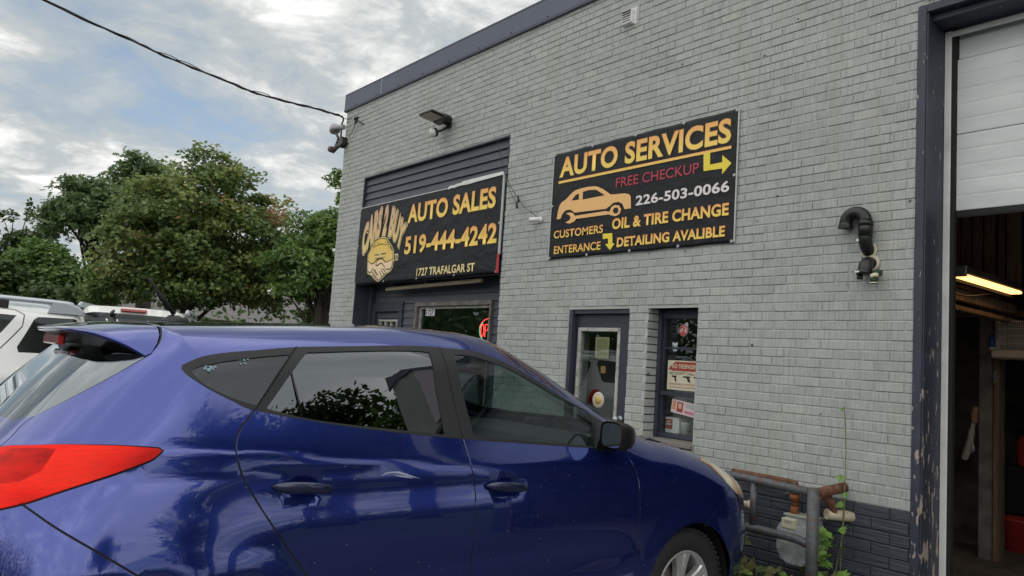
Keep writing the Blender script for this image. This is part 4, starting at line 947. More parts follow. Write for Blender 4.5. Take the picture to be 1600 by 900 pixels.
b = MB(); b.box(cx-.10, cx-.04, MY-.0805, MY-.0785, .475, .52); b.build('label_plate', mat('worn_label', (.5, .47, .40), .5), t)
b = MB()
for k in range(9):
    a = R(200+k*17.5); b.lathe([(.0001, 0), (.008, 0), (.008, .006), (.0001, .007)], 6, Matrix.Translation((cx+hw*.98*math.cos(a), MY-.078, .475+.125*math.sin(a))) @ Matrix.Rotation(R(90), 4, 'X'))
b.build('flange_bolts', M_METER, t)
b = MB(); b.tube([(cx-.055, MY+.01, .66), (cx-.055, MY+.01, .72)], [.034, .026], 12); b.tube([(cx-.055, MY+.01, .72), (cx-.055, MY+.01, .76)], .022, 12); b.tube([(cx-.055, MY+.01, .755), (cx-.055, MY+.01, .80)], .036, 8)
b.tube([(cx-.055, MY+.01, .80), (cx-.055, MY+.01, .86)], .026, 12); b.tube([(cx-.09, MY+.01, .82), (cx-.02, MY+.01, .82)], .022, 10); b.build('gas_cock', mat('orange_rust', (.24, .085, .03), .85), t)
b = MB(); b.tube([(cx-.12, MY+.01, .79), (cx-.085, MY-.01, .81), (cx-.10, MY-.01, .85)], .013, 8); b.tube([(cx+.0, MY-.01, .80), (cx+.01, MY-.01, .85)], .013, 8); b.build('valve_tags', M_STEEL, t)
b = MB(); b.tube(smooth([(cx-.055, MY+.01, .84), (cx-.055, MY+.01, .865), (cx-.10, MY+.01, .88), (-3.45, MY+.01, .885)], 5), .022, 12); b.build('supply_pipe', M_RUST, t)
b = MB(); b.tube(smooth([(cx+.085, MY+.01, .66), (cx+.085, MY+.01, .78), (cx+.11, MY+.01, .83), (cx+.17, MY+.01, .83), (cx+.20, MY+.02, .79), (cx+.205, MY+.05, .72), (cx+.22, MY+.08, .71)], 5), .030, 14); b.tube([(cx+.085, MY+.01, .69), (cx+.085, MY+.01, .72)], .04, 12); b.tube([(cx+.10, MY+.01, .80), (cx+.12, MY+.01, .84)], .042, 12)
b.build('outlet_pipe', M_RUST, t)
b = MB(); b.tube([(-2.705, 5.06, .712), (-2.68, 5.10, .708), (-2.60, WY+.02, .70)], .036, 18); b.build('wall_sleeve', M_CREAMRUST, t)
t = thing('pale_pipe_cap', 'pale round pipe end between the wheel and the rail upright', 'pipe', (-3.32, 5.1, .68))
b = MB(); b.tube([(-3.45, 5.0, .67), (-3.30, 5.06, .665)], .025, 14); b.lathe([(.0001, .02), (.03, .012), (.034, 0), (.0001, 0)], 16, Matrix.Translation((-3.30, 5.06, .665)) @ Matrix.Rotation(R(80), 4, 'Y')); b.build('pipe', M_CREAMRUST, t)

M_LEAFB = mat('bright_weed_leaf', (.12, .24, .035), .5); colvar(M_LEAFB, tnoise(M_LEAFB, 9, 3, coord='World'), [(.3, (.07, .15, .025)), (.7, (.17, .30, .05))])
M_LEAFD = mat('dull_weed_leaf', (.08, .12, .03), .6); colvar(M_LEAFD, tnoise(M_LEAFD, 9, 3, coord='World'), [(.35, (.05, .085, .02)), (.65, (.20, .18, .06))])
M_STEM = mat('weed_stem', (.12, .14, .05), .7)
for mm in (M_LEAFB, M_LEAFD):
    bs = mm.node_tree.nodes['Principled BSDF']; bs.inputs['Subsurface Weight'].default_value = 0
def maple_leaf(mb, c, d, nrm, L_, lobes=True):
    d = Vector(d).normalized(); nrm = Vector(nrm); nrm = (nrm-d*nrm.dot(d)).normalized(); s_ = d.cross(nrm)
    sh = [(0, 0, 0), (.18, .30, .03), (.12, .50, .0), (.38, .36, .05), (.42, .58, -.03), (.62, .26, .04), (.70, .34, .0), (1.0, 0, -.08)] if lobes else [(0, 0, 0), (.2, .26, .05), (.5, .30, .05), (.8, .14, 0), (1, 0, -.06)]
    P = [(a, b_, h) for a, b_, h in sh]; Q = [(a, -b_, h) for a, b_, h in sh[1:-1]]
    pts = [Vector(c)+d*a*L_+s_*b_*L_*.75+nrm*h*L_ for a, b_, h in P+Q]
    n = len(sh); fs = []
    mid = Vector(c)+d*.45*L_-nrm*.03*L_; pts.append(mid); mi = len(pts)-1
    left = list(range(n)); right = [0]+[n+i for i in range(len(Q))]+[n-1]
    for seq, fl_ in ((left, 0), (right, 1)):
        for a, b_ in zip(seq[:-1], seq[1:]): fs.append((mi, a, b_) if fl_ else (mi, b_, a))
    mb.add(pts, fs)
def weed(name, label, stem, leaves, m, rs, group=None):
    t = thing(name, label, 'plant', stem[0], 0, group); b = MB(); b.tube(smooth(stem, 4), rs, 6); b.build('stem', M_STEM, t)
    for i, (c, d, L_) in enumerate(leaves):
        b = MB(); maple_leaf(b, c, d, (random.uniform(-.5, .5), -.8, .7), L_); b.build('leaf', m, t)
rr = random.Random(5)
lv = []
for i in range(20):
    z_ = .12+.028*i; a = rr.uniform(0, 6.28); o_ = .03+.04*rr.random()
    lv.append(((-2.60+math.cos(a)*o_-.02, 5.02+math.sin(a)*.05-.02, z_), (math.cos(a)*1.0, -.5-.3*rr.random(), rr.uniform(-.5, .35)), rr.uniform(.08, .145)))
weed('vine', 'bright green lobed vine climbing beside the gas meter to the right of the rail post', [(-2.60, 5.0, .1), (-2.62, 5.04, .35), (-2.59, 5.06, .60), (-2.60, 5.10, .85)], lv, M_LEAFB, .004)
weed('tall_weed', 'single tall thin weed stem reaching up the brick wall above the rusty stub', [(-2.58, 5.02, .3), (-2.60, 5.08, .70), (-2.615, 5.13, 1.0), (-2.63, 5.15, 1.25), (-2.65, 5.16, 1.42)],
     [((-2.61, 5.12, .95), (-1, -.4, .3), .07), ((-2.60, 5.10, .87), (.3, -.6, -.5), .05), ((-2.60, 5.10, .80), (-.8, -.5, -.5), .07), ((-2.63, 5.15, 1.27), (-.5, -.5, .2), .02), ((-2.645, 5.155, 1.36), (.6, -.4, .3), .025), ((-2.65, 5.16, 1.41), (-.6, -.3, .3), .03), ((-2.655, 5.16, 1.42), (.3, -.3, .6), .025)], M_LEAFB, .003)
for i, (x, y_, h, L_, mm, lab) in enumerate(((-3.40, 4.95, .36, .12, M_LEAFD, 'bushy weed sprouting behind the front wheel of the blue car'), (-3.15, 4.93, .22, .09, M_LEAFD, 'low straggly dry weed between the wheel and the meter'), (-3.00, 4.96, .16, .10, M_LEAFD, 'drooping yellowish weed under the gas meter'), (-2.86, 4.95, .15, .11, M_LEAFB, 'low green weed at the foot of the rail post'), (-3.30, 4.90, .18, .10, M_LEAFB, 'bright green weed nearest the bumper of the blue car'), (-2.72, 4.98, .24, .11, M_LEAFD, 'dark leafed weed just behind the rail post'))):
    lv = []
    for k in range(16 if i != 0 else 22):
        a = rr.uniform(0, 6.28); q = rr.random(); lv.append(((x+math.cos(a)*.05*(1+q), y_+math.sin(a)*.04, .11+h*q), (math.cos(a), math.sin(a)-.3, rr.uniform(-.3, .7)), L_*rr.uniform(.6, 1.1)))
    weed('weed', lab, [(x, y_, .09), (x+.01, y_, .11+h*.6), (x+rr.uniform(-.04, .04), y_-.02, .12+h)], lv, mm, .004)
gs = MB()
for i in range(900):
    x = rr.uniform(-3.75, -2.3); y_ = rr.uniform(4.83, 5.17); h = rr.uniform(.02, .09); a = rr.uniform(0, 6.28); dx, dy = math.cos(a)*.02, math.sin(a)*.02
    gs.add([(x-.003, y_, .108), (x+.003, y_, .108), (x+dx, y_+dy, .108+h)], [(0, 1, 2)])
tag(stuff(gs.build('grass', M_LEAFD)), 'sparse grass and litter along the foot of the navy bricks', 'grass')
tag(stuff(sheet('dirt', -3.9, -2.25, 4.86, 5.18, .1145, DIRT, 8)), 'dusty soil on the strip under the gas meter', 'soil')

# ================================================================== INSIDE THE GARAGE
M_BWOOD = mat('brown_timber', (.16, .10, .06), .85); colvar(M_BWOOD, tnoise(M_BWOOD, 1, 5, .6, (26, 26, 2.5), coord='World'), [(.3, (.20, .13, .09)), (.7, (.50, .35, .25))])  # plain brown wood grain for the partition planks and beams
pt = thing('timber_partition', 'rough timber partition with vertical planks at the back of the garage', 'partition', (-2.6, 8.4, 0))
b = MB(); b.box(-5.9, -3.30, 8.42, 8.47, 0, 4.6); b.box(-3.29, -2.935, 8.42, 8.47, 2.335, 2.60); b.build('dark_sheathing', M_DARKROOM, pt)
x = -3.45; i = 0
while x < -2.68:
    w_ = (.10, .055, .125, .085, .09)[i % 5]; b = MB(); b.box(x, x+w_-.006, 8.36+.012*(i % 3), 8.40+.012*(i % 3), 2.62, 4.4, bev=.004); b.build('plank', M_BWOOD, pt)
    x += w_+(.035 if i % 4 == 1 else .012); i += 1
b = MB(); b.box(-2.93, -2.80, 8.33, 8.45, 0.03, 2.50, bev=.006); b.build('door_post', M_GREYWOOD, pt)
b = MB(); b.box(-2.795, -2.745, 8.30, 8.44, 0.03, 2.40, bev=.006); b.build('door_post', M_WOOD, pt)
b = MB(); b.box(-3.45, -2.0, 8.34, 8.41, 2.34, 2.40, bev=.004); b.build('head_rail', M_WOOD, pt)
b = MB(); b.box(-3.45, -2.93, 9.0, 9.04, .03, 2.4)
for i in range(9): b.box(-3.6, -2.93, 8.97, 9.0, .15+.26*i, .33+.26*i)
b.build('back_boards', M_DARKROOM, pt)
for x0, y0 in ((-2.95, 9.7), (-2.72, 10.1)):
    b = MB(); b.box(x0, x0+.10, y0, y0+.10, .03, 4.5); b.build('stud', M_WOOD, pt)
bm_ = thing('roof_beams', 'dark beams and pipes running back under the garage ceiling beside the lit tube', 'beam', (-2.5, 7, 2.4))
for (x, z_, w_, h_, m_) in ((-2.66, 2.36, .06, .09, M_BWOOD), (-2.52, 2.46, .05, .05, M_BLACKM), (-2.78, 2.50, .05, .14, M_BWOOD), (-2.60, 2.26, .05, .04, M_WOOD)):
    b = MB(); b.box(x, x+w_, 5.75, 8.32, z_, z_+h_, bev=.004); b.build('beam', m_, bm_)
b = MB(); b.tube(smooth([(-2.5, 6.0, 2.45), (-2.52, 6.8, 2.38), (-2.5, 7.5, 2.46), (-2.5, 8.2, 2.38)], 6), .008, 6); b.build('cable', M_BLACK, bm_)
tl = thing('tube_light', 'glowing warm white fluorescent tube light hanging just inside the garage door', 'light', (-2.4, 6.55, 2.5))
b = MB(); b.box(-2.485, -2.375, 6.5, 7.75, 2.515, 2.575, bev=.008); b.build('housing', M_DARKROOM, tl)
b = MB(); b.box(-2.49, -2.37, 6.47, 6.499, 2.49, 2.578, bev=.006); b.build('end_cap', M_STEEL, tl)
b = MB(); b.box(-2.478, -2.382, 6.5, 7.75, 2.488, 2.513, bev=.008); b.build('tube_diffuser', mat('lit_diffuser', (.9, .7, .4), .5, emit=(1, .52, .17), es=2.1), tl)
cg = thing('wire_cage', 'white wire cage with a pale tray hung on the timber partition', 'cage', (-2.5, 8.2, 2.0))
b = MB(); CX0, CX1, CY0, CY1, CZ0, CZ1 = -2.68, -2.30, 8.0, 8.28, 2.0, 2.27
for i in range(25): x = CX0+(CX1-CX0)*i/24; b.tube([(x, CY0, CZ0), (x, CY0, CZ1)], .0018, 4, False); b.tube([(x, CY1, CZ0), (x, CY1, CZ1)], .0018, 4, False)
for i in range(14): y_ = CY0+(CY1-CY0)*i/13; b.tube([(CX0, y_, CZ0), (CX0, y_, CZ1)], .0018, 4, False)
for i in range(5): z_ = CZ0+(CZ1-CZ0)*i/4; b.tube([(CX1, CY0, z_), (CX0, CY0, z_), (CX0, CY1, z_)], .003, 4, False)
b.build('wires', M_WPLAST, cg)
b = MB(); b.box(CX0-.03, CX1+.03, CY0-.03, CY1, CZ0-.075, CZ0, bev=.015); b.build('tray', mat('pale_tray', (.45, .42, .37), .6), cg)
t = thing('blue_cup', 'small blue and white feeder cup hooked to the left of the wire cage', 'cup', (-2.72, 8.1, 2.0))
b = MB(); b.tube([(-2.72, 8.05, 2.03), (-2.72, 8.05, 2.13)], .028, 16); b.build('cup', mat('blue_plastic', (.03, .09, .30), .5), t)
b = MB(); b.tube([(-2.72, 8.05, 2.005), (-2.72, 8.05, 2.03)], .029, 16); b.build('base_ring', M_WPLAST, t)
t = thing('red_bucket', 'red plastic bucket standing on the garage floor behind the door post', 'bucket', (-2.86, 9.15, .03))
b = MB(); b.lathe([(.0001, 0), (.12, 0), (.155, .30), (.165, .305), (.163, .325), (.15, .325), (.115, .01)], 28, Matrix.Translation((-2.86, 9.15, .03))); b.build('pail', mat('red_plastic', (.38, .03, .03), .5), t)
t = thing('red_canister', 'dark red canister standing on a box above the red bucket', 'canister', (-2.82, 9.6, 1.0))
b = MB(); b.lathe([(.0001, 0), (.10, 0), (.11, .02), (.11, .26), (.07, .32), (.03, .33), (.03, .38), (.0001, .38)], 24, Matrix.Translation((-2.86, 9.5, .86))); b.build('can', bpy.data.materials['red_plastic'], t)
t = thing('storage_crate', 'black crate under the dark red canister at the back of the garage', 'crate', (-2.86, 9.55, .03))
b = MB(); b.box(-3.04, -2.60, 9.40, 9.75, .36, .855, bev=.01); b.box(-3.02, -2.62, 9.42, 9.73, .03, .355, bev=.01); b.build('crate', M_BLACKM, t)
t = thing('glove_rag', 'pale work glove and rag hanging on the dark door post', 'glove', (-2.97, 8.3, 1.1))
b = MB(); b.tube(smooth([(-2.96, 8.30, 1.34), (-2.975, 8.29, 1.22), (-2.99, 8.28, 1.10), (-3.02, 8.28, 1.0), (-3.04, 8.28, .94)], 4), [.02]*4+[.03]*4+[.035]*4+[.032]*4+[.018], 10); b.tube([(-2.97, 8.27, 1.13), (-2.95, 8.26, 1.06), (-2.955, 8.26, 1.02)], [.016, .016, .010], 8); b.build('glove', mat('dirty_cream_cloth', (.36, .34, .30), .9), t)
b = MB(); b.tube(smooth([(-2.94, 8.30, 1.46), (-2.955, 8.29, 1.38), (-2.945, 8.29, 1.30)], 4), [.03]*8+[.012], 8); b.build('rag', mat('tan_cloth', (.30, .18, .10), .9), t)
t = thing('door_latch', 'small metal latch on the tan timber post beside the cage', 'latch', (-2.78, 8.28, 1.75))
b = MB(); b.box(-2.785, -2.765, 8.28, 8.30, 1.70, 1.82, bev=.003); b.box(-2.785, -2.73, 8.27, 8.28, 1.75, 1.77); b.build('latch', M_STEEL, t)
# ================================================================== TREES
def leafmat(name, c0, c1, c2, c3=None, trans=.42):
    m = bpy.data.materials.new(name); m.use_nodes = True; t = m.node_tree; t.nodes.clear()
    o = nn(t, 'ShaderNodeOutputMaterial'); at = nn(t, 'ShaderNodeAttribute', attribute_name='leaf_tone')
    st_ = [(.0, c0), (.45, c1), (.85, c2)]
    if c3: st_.append((.97, c3))
    col = ramp(t, at.outputs['Fac'], st_)
    d = nn(t, 'ShaderNodeBsdfPrincipled'); d.inputs['Roughness'].default_value = .45; t.links.new(col, d.inputs['Base Color'])
    tr = nn(t, 'ShaderNodeBsdfTranslucent'); t.links.new(col, tr.inputs[0])
    mx_ = nn(t, 'ShaderNodeMixShader'); mx_.inputs[0].default_value = trans
    t.links.new(d.outputs[0], mx_.inputs[1]); t.links.new(tr.outputs[0], mx_.inputs[2]); t.links.new(mx_.outputs[0], o.inputs[0]); return m
M_MAPLE = leafmat('maple_foliage', (.070, .125, .042), (.165, .24, .075), (.33, .36, .11), (.40, .22, .12))
M_LOCUST = leafmat('locust_foliage', (.08, .14, .055), (.13, .20, .08), (.18, .25, .10))
M_GREENL = leafmat('fresh_foliage', (.075, .14, .045), (.15, .25, .065), (.25, .36, .10))
M_DARKL = leafmat('dark_foliage', (.036, .068, .024), (.07, .12, .036), (.14, .19, .06))
M_BARK = mat('bark', (.05, .042, .034), .9); bump(M_BARK, tnoise(M_BARK, 1, 5, .6, (30, 30, 6)), .6, .02)
def leaves_mesh(P, D, size, shape, tone, name, rng):
    """P: positions, D: preferred leaf normals; every leaf is a small lobed or oval card of its own"""
    n = len(P)
    shapes = {'maple': ([(-.05, 0), (.25, -.42), (.42, -.25), (.62, -.40), (.70, -.14), (1.0, 0), (.70, .14), (.62, .40), (.42, .25), (.25, .42)], .10),
              'oval': ([(0, 0), (.35, -.24), (.75, -.20), (1, 0), (.75, .20), (.35, .24)], .08),
              'frond': ([(0, -.03), (.15, -.28), (.3, -.05), (.45, -.34), (.6, -.05), (.75, -.26), (1, 0), (.75, .26), (.6, .05), (.45, .34), (.3, .05), (.15, .28), (0, .03)], .12)}
    S, bend = shapes[shape]; S = np.array(S); k = len(S)
    nrm = D + rng.normal(0, .55, (n, 3)); nrm /= np.linalg.norm(nrm, axis=1)[:, None]
    a = rng.normal(0, 1, (n, 3)); a -= nrm*(a*nrm).sum(1)[:, None]; a /= np.linalg.norm(a, axis=1)[:, None]; b = np.cross(nrm, a)
    s = size*rng.uniform(.6, 1.25, n)
    V = P[:, None, :] + s[:, None, None]*(a[:, None, :]*S[None, :, 0, None] + b[:, None, :]*S[None, :, 1, None] - nrm[:, None, :]*(bend*(S[:, 0]**2+2*S[:, 1]**2))[None, :, None])
    me = bpy.data.meshes.new(name); me.vertices.add(n*k); me.vertices.foreach_set('co', V.reshape(-1))
    me.loops.add(n*k); me.loops.foreach_set('vertex_index', np.arange(n*k)); me.polygons.add(n)
    me.polygons.foreach_set('loop_start', np.arange(n)*k); me.polygons.foreach_set('loop_total', np.full(n, k))
    me.update(calc_edges=True)
    at = me.attributes.new('leaf_tone', 'FLOAT', 'FACE'); at.data.foreach_set('value', np.clip(tone, 0, 1)); return me
def tree(name, label, group, basep, trunk_h, crown_c, crown_r, nclump, per, size, m, shape='oval', clump_r=.55, seed=1, flat_=.45, lean=(0, 0), tonef=None, droop=0, gap=.35, spikes=0):
    rng = np.random.default_rng(seed); rr = random.Random(seed)
    B = Vector(basep); Cc = Vector(crown_c); rx, ry, rz = crown_r
    t = thing(name, label, 'tree', basep, 0, group)
    # clump centres: outer shell with some interior, lumpy outline
    lob = [(rng.normal(0, 1, 3), rng.uniform(.10, .26)) for _ in range(9)]
    cl = []
    while len(cl) < nclump:
        d = rng.normal(0, 1, 3); d /= np.linalg.norm(d)
        r_ = 1.0-.0
        for lv_, am in lob: lv2 = lv_/np.linalg.norm(lv_); r_ += am*(max(0, float(d@lv2))**4) - .05
        q = (rng.random()**.42)*r_
        if d[2] < -.55: continue
        p = np.array([Cc.x+d[0]*rx*q, Cc.y+d[1]*ry*q, Cc.z+d[2]*rz*q])
        cl.append((p, q))
    for i in range(spikes):
        a = rng.uniform(0, 6.28); e = rng.uniform(.35, 1.3); d = np.array([math.cos(a)*math.cos(e), math.sin(a)*math.cos(e), math.sin(e)])
        for q in (.93, 1.0, 1.06): cl.append((np.array([Cc.x+d[0]*rx*q, Cc.y+d[1]*ry*q, Cc.z+d[2]*rz*q]), 1.3))
    b = MB(); top = B+Vector((lean[0], lean[1], trunk_h)); br = max(.05, trunk_h*.045+rz*.03)
    b.tube(smooth([B, B.lerp(top, .5)+Vector((rr.uniform(-.1, .1), rr.uniform(-.1, .1), 0)), top, top.lerp(Cc, .5)+Vector((rr.uniform(-.2, .2), rr.uniform(-.2, .2), 0)), Cc+Vector((0, 0, rz*.55))], 4), [br*1.25]+[br]*7+[br*.7]*4+[br*.45]*3+[br*.25]*2, 10)
    b.build('trunk', M_BARK, t)
    b = MB()
    for i in range(0, len(cl), max(1, len(cl)//42)):
        p = Vector(cl[i][0]); s_ = top.lerp(Cc+Vector((0, 0, rz*.4)), rr.random()*.8); mid = s_.lerp(p, .5)+Vector((rr.uniform(-.2, .2), rr.uniform(-.2, .2), rr.uniform(-.1, .3)*rz*.3))
        b.tube(smooth([s_, mid, p], 3), [br*.35, br*.3, br*.26, br*.2, br*.15, br*.1, br*.06], 6, False)
    b.build('branches', M_BARK, t)
    P = []; D = []; T = []
    for p, q in cl:
        n = int(per*rng.uniform(.5, 1.4)*(.35 if q > 1.25 else 1)); cr = clump_r*rng.uniform(.6, 1.25)*(.38 if q > 1.25 else 1)
        v = rng.normal(0, 1, (n, 3)); v /= np.linalg.norm(v, axis=1)[:, None]; v *= (rng.random(n)**.5)[:, None]*cr; v[:, 2] *= flat_
        if droop: v[:, 2] -= droop*(v[:, 0]**2+v[:, 1]**2)/cr
        P.append(p+v); o_ = (p-np.array(Cc))/np.array([rx, ry, rz]); D.append(np.tile(o_*.5+np.array([0, 0, .8]), (n, 1)))
        T.append(np.clip(rng.normal(.42, .16)+rng.normal(0, .15, n)+(tonef(p) if tonef else 0), 0, 1))
    me = leaves_mesh(np.concatenate(P), np.concatenate(D), size, shape, np.concatenate(T), 'crown', rng)
    o = mesh_obj('crown', me, m, t); return t
TG = 'trees beyond the parked cars'
tree('maple_tree', 'broad maple tree with olive and reddening leaves behind the parked white SUVs', TG, (-21.1, 6.1, 0), 1.7, (-21.0, 6.1, 3.7), (2.9, 3.6, 3.6), 430, 160, .115, M_MAPLE, 'maple', .50, 3, .5,
     tonef=lambda p: .10*(p[2]-3.6)/2.5+(.30 if (p[1] > 7.4 and p[2] > 4) else 0)*((math.sin(p[0]*9)*math.sin(p[1]*7)) > .15), spikes=0)
tree('locust_tree', 'feathery pale green locust tree rising behind the left shoulder of the maple', TG, (-26.6, 5.0, 0), 2.6, (-26.6, 4.55, 5.3), (2.4, 1.7, 2.1), 130, 75, .20, M_LOCUST, 'frond', .5, 5, .4, droop=.3)
tree('locust_tree', 'thin feathery locust top showing above the crest of the maple', TG, (-27.6, 6.6, 0), 4.2, (-27.3, 6.0, 6.6), (1.3, 1.2, 1.6), 48, 62, .20, M_LOCUST, 'frond', .5, 6, .4, droop=.3)
tree('ash_tree', 'fresh green airy tree between the maple and the brick corner', TG, (-17.6, 8.3, 0), 1.7, (-17.5, 8.45, 3.75), (1.7, 1.55, 2.25), 210, 80, .15, M_GREENL, 'frond', .42, 7, .45, spikes=6)
tree('ash_tree', 'green tree partly hidden behind the left edge of the brick building', TG, (-19.5, 10.2, 0), 1.6, (-19.5, 10.1, 3.3), (1.9, 1.9, 2.4), 170, 80, .17, M_GREENL, 'frond', .5, 9, .45)
tree('spruce_tree', 'thin scraggly dark tree with a pointed top at the far left', TG, (-26.0, 2.9, 0), 1.8, (-26.0, 2.95, 3.3), (.95, .95, 2.0), 120, 50, .14, M_DARKL, 'oval', .36, 12, .5, spikes=3)
tree('scrub_tree', 'round mid green scrub tree to the right of the thin dark tree', TG, (-24.6, 3.9, 0), 1.2, (-24.6, 3.9, 2.4), (1.5, 1.35, 1.5), 180, 80, .15, M_GREENL, 'oval', .45, 14, .5, spikes=5)
tree('scrub_tree', 'mid green scrub tree closing the gap below the feathery locust', TG, (-24.9, 3.5, 0), 1.0, (-24.9, 3.4, 2.9), (1.2, 1.3, 1.6), 170, 80, .15, M_GREENL, 'oval', .45, 24, .5)
tree('scrub_tree', 'dark green scrub tree cut by the left edge of the picture', TG, (-24.2, 1.8, 0), 1.2, (-24.2, 1.6, 2.1), (1.4, 1.5, 1.4), 170, 80, .16, M_DARKL, 'oval', .45, 15, .5, spikes=4)
tree('scrub_tree', 'low dense bush under the left side of the maple', TG, (-22.6, 3.6, 0), .8, (-22.6, 3.6, 1.75), (1.3, 1.6, 1.35), 170, 80, .15, M_DARKL, 'oval', .42, 16, .5)
hd = leaves_mesh(np.concatenate([np.stack([RNG.uniform(-31, -27, 26000), RNG.uniform(-2, 19, 26000), np.abs(RNG.normal(0, 1, 26000))*.95+.1], 1)]), np.tile([.6, 0, .5], (26000, 1)), .26, 'oval', RNG.normal(.4, .2, 26000), 'hedge', RNG)
tag(stuff(mesh_obj('hedge', hd, M_DARKL)), 'dark leafy undergrowth running behind all the trees', 'hedge')
# trees and bushes on the near side, mirrored in the blue paint and the side windows
TG2 = 'trees across the lot mirrored in the car'
for i, (x, y, zc_, r_, rz_, nm, lab, mm) in enumerate(((12.2, 1.5, 3.7, 1.7, 1.6, 'shade_tree', 'round crowned tree across the lot mirrored as a dark ball near the tail lamp', M_DARKL), (12.2, 6.2, 4.2, 2.6, 3.6, 'shade_tree', 'broad tree across the lot mirrored in the rear wing of the blue car', M_DARKL),
        (8.4, 11.2, 8.2, 2.8, 3.7, 'tall_tree', 'tall tree beyond the garage mirrored low in the rear door window', M_GREENL), (9.9, 9.6, 10.0, 3.0, 3.9, 'tall_tree', 'tall tree mirrored at the left end of the rear door window', M_DARKL), (11.2, 8.0, 11.0, 3.0, 4.0, 'tall_tree', 'tall tree mirrored under the middle of the rear door window', M_DARKL), (5.2, 15.0, 10.2, 3.0, 4.0, 'tall_tree', 'tall tree mirrored beside the roof corner in the rear door window', M_DARKL))):
    tree(nm, lab, TG2, (x, y, 0), zc_*.5, (x, y, zc_), (r_, r_, rz_), 120 if i < 2 else 260, 60 if i < 2 else 80, .24 if i < 2 else .19, mm, 'oval', .65, 30+i, .5)
hd = leaves_mesh(np.concatenate([np.stack([RNG.uniform(23, 27, 15000), RNG.uniform(-30, 30, 15000), np.abs(RNG.normal(0, 1, 15000))*1.0+.1], 1)]), np.tile([-.6, 0, .5], (15000, 1)), .42, 'oval', RNG.normal(.4, .2, 15000), 'hedge', RNG)
tag(stuff(mesh_obj('hedge', hd, M_DARKL)), 'hedge across the lot mirrored in the blue doors', 'hedge')
hd = leaves_mesh(np.concatenate([np.stack([RNG.uniform(-45, 25, 22000), RNG.uniform(-31, -26, 22000), np.abs(RNG.normal(0, 1, 22000))*3.6+.1], 1)]), np.tile([0, .6, .5], (22000, 1)), .5, 'oval', RNG.normal(.4, .2, 22000), 'hedge', RNG)
tag(stuff(mesh_obj('hedge', hd, M_DARKL)), 'tree belt across the road mirrored in the shop glass', 'hedge')
hd = leaves_mesh(np.concatenate([np.stack([RNG.uniform(-120, -44, 16000), RNG.uniform(-46, -14, 16000), np.abs(RNG.normal(0, 1, 16000))*3.4+.1], 1)]), np.tile([.4, .6, .5], (16000, 1)), 1.2, 'oval', RNG.normal(.4, .2, 16000), 'far_woods', RNG)
tag(stuff(mesh_obj('far_woods', hd, M_DARKL)), 'far tree line along the road mirrored in the shop window', 'woods')
# far house glimpsed under the maple
hs = thing('far_house', 'pale sided house with a grey roof glimpsed low under the maple', 'house', (-37, 13, 0))
b = MB(); b.box(-41, -36, 8, 17, 0, 2.75); b.build('wall', mat('pale_siding', (.55, .55, .52), .8), hs)
b = MB(); b.prism([(-41.6, 2.65), (-35.4, 2.65), (-38.5, 4.3)], 7.7, 17.3); b.build('roof', mat('grey_shingle', (.16, .15, .15), .9), hs)
for y0 in (9.2, 12.0, 14.6):
    b = MB(); b.box(-36.0, -35.95, y0, y0+1.1, 1.0, 2.1); f = b.build('window', M_WHITE, hs)
    b = MB(); b.box(-35.95, -35.94, y0+.08, y0+1.02, 1.08, 2.02); mesh_obj('pane', b.mesh('pane'), M_BLACK, f, True)
# street light pole mirrored in the shop window
sp = thing('street_lamp', 'grey street lamp pole across the road mirrored in the shop window', 'street lamp', (-24, -9.95, 0))
b = MB(); b.tube([(-24, -9.95, 0), (-24, -9.95, 8)], [.11, .07], 12); b.build('pole', M_STEEL, sp)
b = MB(); b.tube(smooth([(-24, -9.95, 7.6), (-23.6, -11, 8.2), (-23.4, -12.2, 8.3)], 4), .04, 8); b.build('arm', M_STEEL, sp)
b = MB(); b.box(-23.55, -23.25, -12.9, -12.1, 8.22, 8.36, bev=.05); b.build('lamp_head', M_GALV, sp)
up_ = thing('utility_pole', 'brown wooden utility pole at the roadside carrying the service cable', 'utility pole', (-8.5, -9.95, 0))
b = MB(); b.tube([(-8.5, -9.95, 0), (-8.5, -9.95, 9)], [.15, .11], 14); b.build('pole', M_WOOD, up_)
b = MB(); b.box(-9.4, -7.6, -10.0, -9.88, 8.2, 8.33); b.build('crossarm', M_WOOD, up_)
